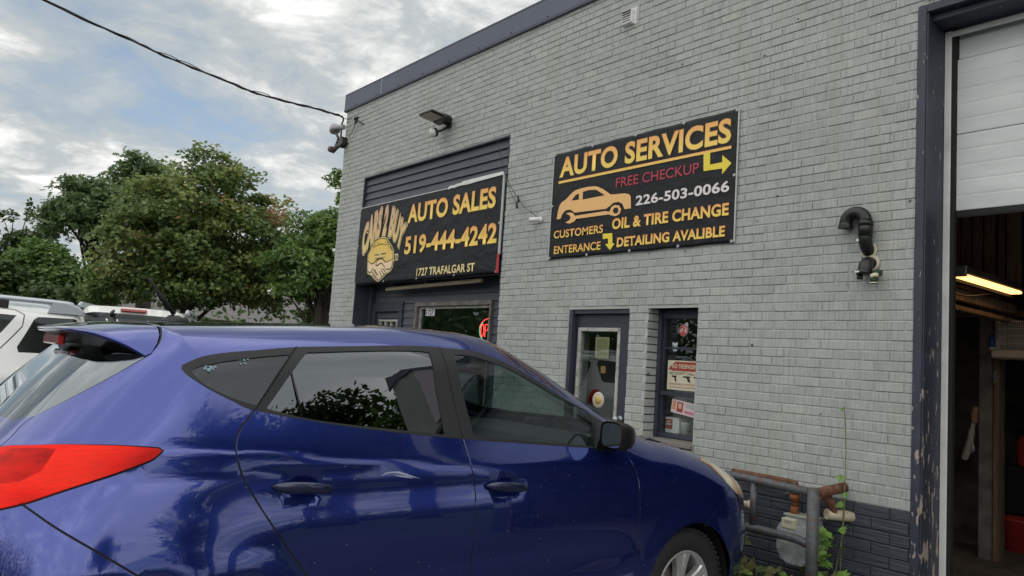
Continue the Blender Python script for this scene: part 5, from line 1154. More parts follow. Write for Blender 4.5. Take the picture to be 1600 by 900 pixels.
# ================================================================== CARS
def spl(xs, ys):
    xs = np.array(xs, float); ys = np.array(ys, float); h = np.diff(xs); d = np.diff(ys)/h
    m = np.zeros(len(xs)); m[0] = d[0]; m[-1] = d[-1]
    for i in range(1, len(xs)-1):
        if d[i-1]*d[i] > 0:
            w1 = 2*h[i]+h[i-1]; w2 = h[i]+2*h[i-1]; m[i] = (w1+w2)/(w1/d[i-1]+w2/d[i])
    def f(x):
        x = np.clip(np.asarray(x, float), xs[0], xs[-1]); i = np.clip(np.searchsorted(xs, x)-1, 0, len(h)-1)
        t = (x-xs[i])/h[i]; t2 = t*t; t3 = t2*t
        return (2*t3-3*t2+1)*ys[i]+(t3-2*t2+t)*h[i]*m[i]+(-2*t3+3*t2)*ys[i+1]+(t3-t2)*h[i]*m[i+1]
    return f
class Shape:
    """a car body as a surface: U runs rear to front, V from the sill to the centre of the roof (right half)"""
    def __init__(s, top, xr, xf, crease, W, sl, XR, XF, wheels, wr, rr=(.13, .05), rear=(.50, .62, 2.3), front=(.58, .58, 2.4), zc=.60, crown=.075, flare=.016, e=.014):
        s.T = spl(*top); s.Xr = spl(*xr); s.Xf = spl(*xf); s.Zk = spl(*crease); s.W0, s.sl = W, sl
        s.XR, s.XF, s.wheels, s.wr, s.rr, s.rear, s.front, s.zc, s.crown, s.flare, s.e = XR, XF, wheels, wr, rr, rear, front, zc, crown, flare, e
        s.disp = None; s.haunch = 0.0
    def hw(s, x, z):
        t = z-s.Zk(x); w = s.W0-.35*np.clip(.6-z, 0, None)**2 - s.sl*(t+np.sqrt(t*t+s.e**2))/2
        hz = np.clip((z-.74)/.36, 0, 1); w = w+s.haunch*(1-hz**2)
        if s.haunch: w = w+.15*np.clip(s.Zk(x)-np.maximum(z, .80), 0, None)*np.clip((-2.30-x)/.55, 0, 1)**2*(3-2*np.clip((-2.30-x)/.55, 0, 1))
        w = w-.010*((x+1.32)/1.3)**2-.02*np.clip(t, 0, None)*((x+1.6)/1.0)**2
        for cx in s.wheels:
            q = np.clip(1-(np.sqrt((x-cx)**2+(z-s.wr)**2)-s.wr-.03)/.14, 0, 1); w = w+s.flare*q*q*(3-2*q)
        return w
    def G(s, x, y, z):
        W = s.hw(x, z); ay = np.abs(y)
        r = s.rr[0]+s.rr[1]*(1/(1+np.exp((x+.5)*8)))
        c = np.clip(1-(s.T(x+.22*y*y)-s.crown*y*y-z)/r, 0, None); dy = np.clip(1-(W-ay)/r, 0, None)
        g = dy**2+c**2
        for (A, ry, n), dd in ((s.rear, x-s.Xr(z)), (s.front, s.Xf(z)-x)):
            g = np.maximum(g, np.clip(1-dd/A, 0, None)**n+np.clip(1-(W-ay)/ry, 0, None)**n)
        return np.maximum(g, np.clip(1-(z-.24)/.06, 0, None))
    def xu(s, u):
        u = np.clip(np.asarray(u, float), 0, 1); Lc = s.XF-s.XR; e = .16; k = 1/(1-e)
        return s.XR+Lc*np.where(u < e, k*u*u/(2*e), np.where(u > 1-e, 1-k*(1-u)**2/(2*e), k*(u-e/2)))
    def ux(s, x):
        g = np.linspace(0, 1, 4001); return np.interp(x, s.xu(g), g)
    def P(s, U, V):
        U = np.asarray(U, float); V = np.asarray(V, float)
        x = s.xu(U); th = (-58+148*np.clip(V, 0, 1))*np.pi/180; Cc, S = np.cos(th), np.sin(th); Cc = np.where(V >= .99999, 0, Cc)
        lo = np.zeros_like(x); hi = np.full_like(x, 1.7)
        for _ in range(30):
            m = (lo+hi)/2; g = s.G(x, Cc*m, s.zc+S*m) < 1; lo = np.where(g, m, lo); hi = np.where(g, hi, m)
        p = np.stack([x, -Cc*lo, s.zc+S*lo], -1)
        return p
    def PN(s, U, V):
        p = s.P(U, V); h = 1.2e-3
        U1, U0 = np.clip(U+h, 0, 1), np.clip(U-h, 0, 1); V1, V0 = np.clip(V+h, 0, .99995), np.clip(V-h, 0, .99995)
        n = np.cross(s.P(U1, V)-s.P(U0, V), s.P(U, V1)-s.P(U, V0)); n = n/np.maximum(np.linalg.norm(n, axis=-1, keepdims=True), 1e-9)
        n = np.where((V >= .9999)[:, None], n*np.array([1, 0, 1]), n)
        # outward
        c = p-np.stack([p[:, 0]*.6-.5, p[:, 1]*0, np.full(len(p), s.zc)], -1); sgn = np.sign((n*c).sum(-1)); sgn[sgn == 0] = 1
        return p, n*sgn[:, None]
    def v_of(s, x, z):
        """V for side point (x, z)"""
        x = np.atleast_1d(np.asarray(x, float)); z = np.atleast_1d(np.asarray(z, float)); U = s.ux(x)
        lo = np.full_like(x, .02); hi = np.full_like(x, .98)
        for _ in range(26):
            m = (lo+hi)/2; q = s.P(U, m)[:, 2] < z; lo = np.where(q, m, lo); hi = np.where(q, hi, m)
        return np.stack([U, lo], -1)
    def v_xy(s, x, y):
        """V for a point of the upper surface given in plan"""
        x = np.atleast_1d(np.asarray(x, float)); y = np.atleast_1d(np.asarray(y, float)); U = s.ux(x)
        lo = np.full_like(x, .60); hi = np.full_like(x, 1.0)
        for _ in range(26):
            m = (lo+hi)/2; q = np.abs(s.P(U, m)[:, 1]) > y; lo = np.where(q, m, lo); hi = np.where(q, hi, m)
        return np.stack([U, np.where(y < 1e-3, 1.0, lo)], -1)
SU, SV = 4.9, 2.4
def dens(poly, closed=True, step=.018):
    P = [np.array(p, float)*[SU, SV] for p in poly]; o = []
    n = len(P); rng_ = range(n) if closed else range(n-1)
    for i in rng_:
        a, b = P[i], P[(i+1) % n]; k = max(1, int(np.hypot(*(b-a))/step))
        o += [a+(b-a)*j/k for j in range(k)]
    if not closed: o.append(P[-1])
    return o
def crv(pts, n=5):
    """smooth curve through domain points"""
    P = [np.array(p, float) for p in pts]; P = [P[0]*2-P[1]]+P+[P[-1]*2-P[-2]]; o = []
    for i in range(1, len(P)-2):
        for k in range(n):
            t_ = k/n; a, b, c, d = P[i-1:i+3]
            o.append(.5*(2*b+(c-a)*t_+(2*a-5*b+4*c-d)*t_*t_+(3*b-a-3*c+d)*t_**3))
    return [tuple(p) for p in o+[P[-2]]]
def pip(P, poly):
    x, y = P[:, 0], P[:, 1]; ins = np.zeros(len(P), bool); n = len(poly); poly = np.asarray(poly)
    for i in range(n):
        x1, y1 = poly[i]; x2, y2 = poly[(i+1) % n]
        if y1 == y2: continue
        c = ((y1 > y) != (y2 > y)) & (x < (x2-x1)*(y-y1)/(y2-y1)+x1); ins ^= c
    return ins
def cut_body(S, regions, gaps, grid=.034, gw=.0034):
    """one constrained triangulation of the half body; each triangle goes to the first region that holds it"""
    loops = [(n_, dens(p)) for n_, p in regions]
    for g in gaps:
        pts = np.array(dens(g, False, .02)); d = np.gradient(pts, axis=0); d /= np.linalg.norm(d, axis=1)[:, None]; nm = np.stack([-d[:, 1], d[:, 0]], 1)*gw
        loops.insert(0, ('gap', [tuple(q) for q in np.concatenate([pts+nm, (pts-nm)[::-1]])]))
    fr = dens([(0, 0), (1, 0), (1, 1), (0, 1)], True, grid); allp = []; edges = []
    def addl(l):
        b = len(allp); allp.extend([(min(max(float(p[0]), 0), SU), min(max(float(p[1]), 0), SV)) for p in l]); k = len(l)
        edges.extend([(b+i, b+(i+1) % k) for i in range(k)])
    addl(fr)
    for _, l in loops: addl(l)
    A = np.array(allp); cell = {}
    for p in allp: cell.setdefault((int(p[0]/.012), int(p[1]/.012)), []).append(p)
    for j in range(1, int(SV/grid)):
        for i in range(1, int(SU/grid)):
            p = (grid*(i+(.5 if j % 2 else 0)), grid*j)
            if p[0] >= SU: continue
            ci, cj = int(p[0]/.012), int(p[1]/.012)
            if any((ci+a, cj+b) in cell for a in (-1, 0, 1) for b in (-1, 0, 1)): continue
            allp.append(p)
    vs, es, fs, *_ = delaunay_2d_cdt([Vector(p) for p in allp], edges, [], 0, 1e-5)
    Q = np.array([(v[0], v[1]) for v in vs]); F = np.array([f for f in fs if len(f) == 3])
    cen = Q[F].mean(1); cls = np.full(len(F), -1); 
    for k, (n_, l) in enumerate(loops):
        m_ = (cls < 0) & pip(cen, l); cls[m_] = k
    names = [n_ for n_, _ in loops]+['rest']; lab = np.array([names[c] if c >= 0 else 'rest' for c in cls])
    p, n = S.PN(np.clip(Q[:, 0]/SU, 0, 1), np.clip(Q[:, 1]/SV, 0, 1))
    if S.disp is not None: 
        dd = S.disp(p); h = 2e-3
        gx = (S.disp(p+[h, 0, 0])-S.disp(p-[h, 0, 0]))/(2*h); gz = (S.disp(p+[0, 0, h])-S.disp(p-[0, 0, h]))/(2*h)
        p = p-n*dd[:, None]; n = n+np.stack([gx, gx*0, gz], 1); n /= np.linalg.norm(n, axis=1)[:, None]
    a, b, c = p[F[:, 0]], p[F[:, 1]], p[F[:, 2]]; fn = np.cross(b-a, c-a); flip = (fn*n[F[:, 0]]).sum(1) < 0
    F[flip] = F[flip][:, ::-1]
    return dict(p=p, n=n, F=F, lab=lab, Q=Q)
def panel(B, which, name, m, parent, mirror=False, both=False, flange=.0035, push=0.0, local=True, filt=None):
    sel = np.isin(B['lab'], which if isinstance(which, (list, tuple)) else [which])
    if filt is not None: sel &= filt(B['p'][B['F']].mean(1))
    F = B['F'][sel]
    if not len(F): return None
    used, inv = np.unique(F, return_inverse=True); F = inv.reshape(F.shape); P = B['p'][used]; Nn = B['n'][used]; P = P+Nn*push
    if flange:
        E = {}
        for t_ in F:
            for i in range(3):
                e = (t_[i], t_[(i+1) % 3]); E[e] = 1
        bd = [e for e in E if (e[1], e[0]) not in E and not (abs(P[e[0]][1]) < 1e-4 and abs(P[e[1]][1]) < 1e-4)]
        base_ = len(P); idx = {}; nP = []; nN = []; nF = []
        for a, b in bd:
            q = []
            for v in (a, b):
                if v not in idx: idx[v] = base_+len(nP); nP.append(P[v]-Nn[v]*flange); nN.append(Nn[v])
                q.append(idx[v])
            nF.append((b, a, q[0])); nF.append((b, q[0], q[1]))
        if nP: P = np.concatenate([P, np.array(nP)]); Nn = np.concatenate([Nn, np.array(nN)]); F = np.concatenate([F, np.array(nF)])
    def fl(P, Nn, F): return P*[1, -1, 1], Nn*[1, -1, 1], F[:, ::-1]
    if both:
        P2, N2, F2 = fl(P, Nn, F); F = np.concatenate([F, F2+len(P)]); P = np.concatenate([P, P2]); Nn = np.concatenate([Nn, N2])
    elif mirror: P, Nn, F = fl(P, Nn, F)
    me = bpy.data.meshes.new(name); me.from_pydata(P.tolist(), [], F.tolist()); me.polygons.foreach_set('use_smooth', [True]*len(F)); me.update()
    me.normals_split_custom_set_from_vertices([tuple(v) for v in Nn])
    return mesh_obj(name, me, m, parent, local)

def paint(name, col, metal=.45, rough=.32, flake=True):
    m = mat(name, col, rough, metal, coat=1.0); b = m.node_tree.nodes['Principled BSDF']; b.inputs['Coat Roughness'].default_value = .025
    if flake: 
        f = tnoise(m, 900, 1); base(m, ramp(m.node_tree, f, [(.3, tuple(c*.85 for c in col)), (.7, tuple(min(1, c*1.2) for c in col))]))
    # dust and faint smears in the lacquer
    d = tnoise(m, 5, 6, .65); t = m.node_tree; r_ = nn(t, 'ShaderNodeMapRange'); r_.inputs['From Min'].default_value = .45; r_.inputs['From Max'].default_value = .8
    r_.inputs['To Min'].default_value = .02; r_.inputs['To Max'].default_value = .12; t.links.new(d, r_.inputs[0]); t.links.new(r_.outputs[0], b.inputs['Coat Roughness'])
    return m
M_BLUE = paint('metallic_blue_paint', (.018, .038, .25), .78, .16); M_BLUE.node_tree.nodes['Principled BSDF'].inputs['Coat IOR'].default_value = 1.7
M_WHITECAR = paint('white_car_paint', (.86, .87, .85), 0, .35, False)
M_LINER = mat('wheel_well_liner', (.008, .008, .009), .9)
M_TAIL = mat('red_tail_lens', (.62, .012, .008), .25, coat=.12, spec=.05); 
_wv = tnoise(M_TAIL, 1, 2, .5, (20, 20, 130)); bump(M_TAIL, _wv, .08, .002)
base(M_TAIL, mixcol(M_TAIL, .8, ramp(M_TAIL.node_tree, tnoise(M_TAIL, 2.0, 1, .4, (1, 1, 3.5), loc=(1.3, 0, .2)), [(.36, (.60, .008, .006)), (.48, (.90, .016, .008)), (.60, (1.0, .03, .014))]), ramp(M_TAIL.node_tree, _wv, [(.4, .93), (.6, 1.04)]), 'MULTIPLY'))
M_TAIL.node_tree.nodes['Principled BSDF'].inputs['Emission Color'].default_value = (0, 0, 0, 1)
M_TAILIN = mat('dark_red_chamber', (.42, .008, .006), .3, spec=.1)
colvar(M_TAILIN, tnoise(M_TAILIN, 9, 3, .5, (1, 1, 2)), [(.35, (.20, .004, .004)), (.5, (.50, .010, .006)), (.65, (.70, .015, .008))])
M_HEAD = mat('hazed_amber_headlamp', (.55, .42, .22), .18, coat=1); colvar(M_HEAD, tnoise(M_HEAD, 4.5, 4, .5, (2, 1, 1)), [(.35, (.45, .18, .05)), (.5, (.62, .50, .28)), (.66, (.72, .74, .66))])
M_SEAT = mat('grey_seat_fabric', (.20, .22, .22), .9); M_DASH = mat('dark_dashboard', (.025, .027, .03), .6)
M_ALLOY = mat('silver_alloy', (.66, .67, .68), .34, .6, coat=.4)
M_CHROME = mat('chrome', (.8, .8, .8), .1, 1.0)
M_BRAKE = mat('brake_iron', (.12, .11, .10), .6, .6)
M_MIRRORG = mat('mirror_glass', (.30, .34, .38), .02, 1.0)

def wheel(parent, x, y, side, z, rad, tw, name='wheel', hub=M_ALLOY, spokes=5):
    """side -1 right, +1 left; built with its axis along Y"""
    Mx = Matrix.Translation((x, y, z)) @ Matrix.Rotation(R(90)*(1 if side < 0 else -1), 4, 'X')
    rim = rad*.635; b = MB()
    prof = [(rim, -tw*.42), (rim+.012, -tw*.48), (rim+.05, -tw*.52), (rad-.045, -tw*.50), (rad-.014, -tw*.44), (rad-.003, -tw*.36)]
    for i in range(5):
        a = -tw*.34+tw*.68*i/5; g = tw*.68/5; prof += [(rad, a), (rad, a+g*.78), (rad-.008, a+g*.82), (rad-.008, a+g*.98)]
    prof += [(rad-.003, tw*.36), (rad-.014, tw*.44), (rad-.045, tw*.50), (rim+.05, tw*.52), (rim+.012, tw*.48), (rim, tw*.42)]
    b.lathe(prof, 64, Mx)
    wobj = thing_part(name, b.mesh('tyre'), M_TYRE, parent)
    bb = MB(); nb = 58
    for k in range(nb):
        a0 = 2*math.pi*k/nb
        for s_ in (-1, 1):
            M2 = Mx @ Matrix.Rotation(a0+(.03 if s_ > 0 else 0), 4, 'Z') @ Matrix.Translation((rad-.006, 0, s_*tw*.40))
            bb.box(-.012, .005, -.011, .011, -tw*.07, tw*.07, M2 @ Matrix.Rotation(R(22*s_), 4, 'X'))
    stuff(mesh_obj('tread_blocks', bb.mesh('tread_blocks'), M_TYRE, wobj, True))
    b = MB(); b.lathe([(rim+.004, tw*.45), (rim-.004, tw*.47), (rim-.014, tw*.44), (rim-.022, tw*.30), (rim-.035, -tw*.30), (rim-.01, -tw*.44)], 48, Mx)
    mesh_obj('rim', b.mesh('rim'), hub, wobj, True)
    b = MB(); b.lathe([(.0001, tw*.12), (rim*.62, tw*.10), (rim*.66, tw*.02), (rim-.03, -tw*.1)], 40, Mx); mesh_obj('brake_disc', b.mesh('brake_disc'), M_BRAKE, wobj, True)
    for k in range(spokes):
        a0 = 2*math.pi*k/spokes+.35; b = MB()
        for da in (-.13, .13):
            sec = []
            for q, wd, h in ((.035, .024, .36), (.10, .020, .40), (.16, .021, .43), (rim-.014, .030, .445)):
                sec.append((q, wd, h))
            vs = []; n = len(sec)
            for q, wd, h in sec:
                aa = a0+da*(.5+.9*q/rim)
                c = Vector((math.cos(aa)*q, math.sin(aa)*q, 0)); tdir = Vector((-math.sin(aa), math.cos(aa), 0))
                for s_, hh in ((-1, h-.05), (-.72, h), (.72, h), (1, h-.05), (.8, h-.22), (-.8, h-.22)): vs.append(tuple(Mx @ (c+tdir*wd*s_+Vector((0, 0, tw*hh)))))
            fs = []
            for i in range(n-1):
                for j in range(6): fs.append((i*6+j, i*6+(j+1) % 6, (i+1)*6+(j+1) % 6, (i+1)*6+j))
            b.add(vs, fs)
        mesh_obj('spoke', b.mesh('spoke'), hub, wobj, True)
    b = MB(); b.lathe([(.0001, tw*.44), (.022, tw*.44), (.03, tw*.42), (.055, tw*.39), (.062, tw*.30), (.05, tw*.1)], 28, Mx); mesh_obj('hub_cap', b.mesh('hub_cap'), hub, wobj, True)
    b = MB()
    for k in range(5): a0 = 2*math.pi*(k+.5)/5; b.lathe([(.0001, tw*.31), (.009, tw*.31), (.010, tw*.2)], 8, Mx @ Matrix.Translation((.075*math.cos(a0), .075*math.sin(a0), 0)))
    mesh_obj('lug_nuts', b.mesh('lug_nuts'), M_CHROME, wobj, True)
    return wobj
M_TYRE = mat('tyre_rubber', (.022, .022, .023), .72); bump(M_TYRE, tnoise(M_TYRE, 60, 4), .15, .003)
def thing_part(name, me, m, parent): return mesh_obj(name, me, m, parent, True)

# ------------------------------------------------------------------ the blue car
BS = Shape(([-3.6, -3.35, -3.1, -2.8, -2.4, -2.0, -1.7, -1.4, -1.2, -.93, -.5, -.25, -.1, .1, .35, .55, .72, .84, .92], [1.575, 1.60, 1.625, 1.655, 1.685, 1.715, 1.735, 1.735, 1.715, 1.615, 1.405, 1.285, 1.235, 1.20, 1.14, 1.07, .98, .85, .66]),
           ([.2, .4, .62, .9, 1.02, 1.12, 1.3, 1.45, 1.58, 1.72], [-3.44, -3.52, -3.54, -3.525, -3.50, -3.46, -3.32, -3.19, -3.06, -2.9]),
           ([.2, .4, .58, .75, .85, 1.0, 1.3], [.80, .87, .885, .87, .84, .76, .6]),
           ([-3.5, -2.87, -2.6, -2.0, -1.2, -.5, .1, .6], [1.20, 1.20, 1.183, 1.13, 1.09, 1.085, 1.08, 1.04]), .912, .42, -3.535, .883, (0., -2.64), .35)
HC = ((-2.378, 1.047), (-1.376, 1.006))
def bdisp(p):
    d = np.zeros(len(p))
    for cx, cz in HC:
        q = ((p[:, 0]-cx)/.115)**2+((p[:, 2]-cz+.006)/.052)**2; q = np.clip(1-q, 0, 1); d += .010*q*q*(3-2*q)
    # soft scallop along the lower doors and a light character line that climbs to the tail lamp
    ins = (p[:, 0] > -2.7)*(p[:, 0] < .0)
    lz = .62+.02*(p[:, 0]+1.3); d += .010*np.exp(-((p[:, 2]-lz)/.09)**2)*np.clip((p[:, 0]+2.25)/.3, 0, 1)*np.clip((-.45-p[:, 0])/.25, 0, 1)
    hz = 1.085+.0*(p[:, 0]); 
    d += .006*np.exp(-((p[:, 2]-(1.02+.015*(p[:, 0]+1.4)))/.055)**2)*np.clip((p[:, 0]+2.9)/.4, 0, 1)*np.clip((-.1-p[:, 0])/.5, 0, 1)
    return d
BS.disp = bdisp; BS.haunch = .030
def circ(S, cx, r, z0=.20, n=28):
    a0 = math.asin((z0-S.wr)/r); A = [math.pi-a0+(2*a0-math.pi)*i/n for i in range(n+1)]
    xs_ = [cx+r*math.cos(a) for a in A]; zs_ = [max(.262, S.wr+r*math.sin(a)) for a in A]
    uv = S.v_of(xs_, zs_); pts = [tuple(p) for p in uv]
    return [(pts[0][0], -.02)]+pts+[(pts[-1][0], -.02)]
trim_out = crv([(.215, .7305), (.2201, .7346), (.2341, .7434), (.2499, .7497), (.2696, .7551), (.304, .7644), (.3586, .7724), (.4242, .7807), (.4512, .7812), (.4835, .7796), (.5154, .7654), (.5484, .7453), (.5822, .7167), (.6189, .6897)])+[(.6423, .6695), (.648, .640), (.646, .617), (.6214, .6129)]+crv([(.6214, .6129), (.5269, .6245), (.4464, .634), (.3798, .6441), (.3174, .6564), (.2644, .6715), (.2493, .682), (.2342, .6949), (.2248, .7052), (.2180, .716), (.2145, .7255)])[1:]
q_glass = crv([(.2212, .7234), (.2264, .7266), (.2345, .7297), (.2472, .7356), (.2683, .7429), (.2945, .7498)])+[(.2953, .7490), (.2795, .7119), (.2660, .6790), (.2650, .6786)]+crv([(.2640, .6786), (.2535, .6839), (.2422, .691), (.2299, .7019), (.2241, .7119), (.2207, .7205)])
rd_glass = crv([(.3107, .7551), (.3629, .7636), (.4200, .7700)])+[(.4278, .7685), (.4271, .7098), (.4286, .6425)]+crv([(.4270, .6413), (.38, .6486), (.3416, .6544), (.3042, .6622), (.2745, .6735)])+[(.2730, .6750), (.2891, .7111), (.3085, .7520)]
fd_glass = [(.4540, .7660)]+crv([(.4560, .7685), (.4657, .7695), (.4805, .7675), (.5125, .7552), (.5451, .7348), (.5795, .7093), (.6150, .6975)])+[(.6175, .6940), (.6140, .6538), (.6128, .6200)]+crv([(.6110, .6185), (.5275, .6291), (.4610, .6408)])+[(.4595, .6425), (.4547, .7099)]
C_gap = crv([(.3037, .766), (.2811, .7129), (.2639, .6715), (.2533, .6479), (.2491, .6254), (.2521, .5974), (.2618, .5643), (.2844, .5003), (.3064, .442), (.313, .40)])
B_gap = crv([(.4411, .784), (.4433, .7101), (.4472, .6382), (.4517, .5906), (.4560, .5508), (.4556, .4786), (.4540, .4014), (.452, .30), (.452, .20), (.451, .14)])
A_gap = crv([(.6214, .6129), (.6350, .6120), (.6484, .6064), (.6578, .5769), (.6635, .5521), (.665, .4726), (.6628, .4205), (.6591, .3529), (.652, .25), (.648, .14)])
sill_gap = [(.34, .14), (.648, .14)]
fb_gap = crv([(.8228, .5263), (.8058, .4862), (.7795, .4539), (.770, .4400)])
rb_gap = crv([(.1206, .5766), (.1396, .5429), (.159, .514), (.1885, .4725), (.205, .448)])
h_gap = crv([(.2085, 1.0), (.2083, .90), (.2072, .83), (.2068, .8036), (.2042, .7796), (.1968, .7612), (.1838, .7494), (.1673, .7369), (.1475, .7263), (.1263, .7190), (.1136, .6925), (.1064, .6830)])
tail = crv([(.085, .692), (.1063, .6796), (.128, .6567), (.1566, .6366), (.18, .627), (.1982, .6222)])+[(.2000, .6195)]+crv([(.1983, .6164), (.1933, .6097), (.1757, .5983), (.1572, .5891), (.1387, .5813), (.1217, .5761), (.100, .5785), (.078, .598)])+[(.070, .65)]
tail_rim = crv([(.083, .695), (.1063, .6830), (.128, .6590), (.1566, .6390), (.18, .6292), (.1985, .6243)])+[(.2018, .6198)]+crv([(.1990, .6144), (.1935, .6070), (.1759, .5954), (.1572, .5861), (.1387, .5782), (.1217, .5731), (.100, .5755), (.076, .594)])+[(.066, .652)]
head = crv([(.7859, .5911), (.7964, .5806), (.8112, .5518), (.8232, .5263), (.8386, .5085)])+crv([(.88, .492), (.93, .52), (.935, .60), (.89, .665), (.845, .650), (.800, .612)])
rgl = crv([(.1985, .760), (.1860, .7500), (.1695, .7385), (.1497, .7283), (.1285, .7225)])
rb0 = float(BS.ux(-3.375)); rt0 = float(BS.ux(-3.105))
rglass = rgl+[(.116, .74), (.108, .80), (rb0, .90), (rb0-.002, 1.0), (rt0, 1.0), (rt0+.012, .90), (.172, .80), (.187, .772)]
def plan(pts): 
    a = np.array(pts); return [tuple(q) for q in BS.v_xy(a[:, 0], a[:, 1])]
wshield = plan([(-.16, 0), (-.18, .25), (-.25, .48), (-.37, .64), (-.47, .70), (-.55, .705), (-.75, .675), (-.95, .635), (-1.10, .60), (-1.20, .57), (-1.26, .50), (-1.28, .3), (-1.285, 0)])
cowl = plan([(-.08, 0), (-.10, .25), (-.17, .48), (-.29, .64), (-.40, .72), (-.47, .70), (-.37, .64), (-.25, .48), (-.18, .25), (-.16, 0)])
h_edge = plan([(-.08, 0), (-.10, .25), (-.17, .48), (-.27, .64), (-.20, .715), (.05, .73), (.25, .72), (.42, .70), (.55, .66), (.66, .56), (.73, .40), (.765, .2), (.775, 0)])
rdoor = C_gap+[(.318, .36), (.335, .20), (.345, .14)]+B_gap[::-1]
fdoor = B_gap[::-1][::-1]+[(.648, .14)]+A_gap[::-1]
R_END = 1.001
regions = [('arch', circ(BS, 0, .395)), ('arch', circ(BS, -2.64, .395)), ('q_glass', q_glass), ('rd_glass', rd_glass), ('fd_glass', fd_glass),
           ('trim', trim_out), ('tail_inner', [(.112, .667), (.130, .650), (.141, .640), (.133, .615), (.120, .607), (.108, .612), (.096, .634), (.098, .655)]), ('tail', tail), ('tail_rim', tail_rim), ('head', head),
           ('rear_glass', rglass), ('windshield', wshield), ('cowl', cowl), ('hood', h_edge),
           ('hatch', h_gap+[(.098, .70), (.066, .652), (.0, .56), (0, R_END), (.2085, R_END)]),
           ('rear_bumper', rb_gap+[(.207, .30), (.21, .0), (0, 0), (0, .555), (.076, .59), (.10, .5760)]),
           ('front_bumper', fb_gap+[(.770, .30), (.77, .0), (1, 0), (1, .60), (.935, .56), (.88, .490), (.8386, .5075)]),
           ('rear_door', rdoor), ('front_door', fdoor), ('fender', A_gap+[(.648, .0), (.80, 0), (.80, .56), (.7859, .5911), (.74, .66), (.66, .672), (.6423, .6695), (.648, .640), (.646, .617)]),
           ]
gaps = [C_gap, B_gap, A_gap, sill_gap, fb_gap, rb_gap, h_gap, h_edge[1:]]
BB = cut_body(BS, regions, gaps)
BX, BY = -3.7089, 3.71366
car = thing('parked_car', 'metallic blue hatchback SUV parked nose-in to the wall, filling the foreground', 'car', (BX, BY, 0), math.atan2(.99994, .0106135))
for nm, wh, kw in (('body_shell', ['rest'], dict(both=True)), ('hood', ['hood'], dict(both=True)), ('tailgate', ['hatch'], dict(both=True, filt=lambda c: ~((c[:, 2] > 1.515) & (c[:, 0] < -2.885)))),
                   ('rear_bumper', ['rear_bumper'], dict(both=True)), ('front_bumper', ['front_bumper'], dict(both=True))):
    panel(BB, wh, nm, M_BLUE, car, **kw)
panel(BB, ['cowl'], 'cowl', M_BLACK, car, both=True)
panel(BB, ['gap'], 'shut_lines', M_BLACKM, car, both=True, flange=0, push=-.0035)
panel(BB, ['windshield'], 'windshield', M_GLASSC, car, both=True, flange=.004, push=-.003)
tgp = [o for o in car.children if o.name.startswith('tailgate')][0]
M_GLASSR = glass('rear_screen_glass', (.07, .075, .08), 2.3)
panel(BB, ['rear_glass'], 'rear_window', M_GLASSR, tgp, both=True, flange=.006, push=-.001)
mid = lambda lo, hi: (lambda c: (c[:, 0] > lo) & (c[:, 0] <= hi))
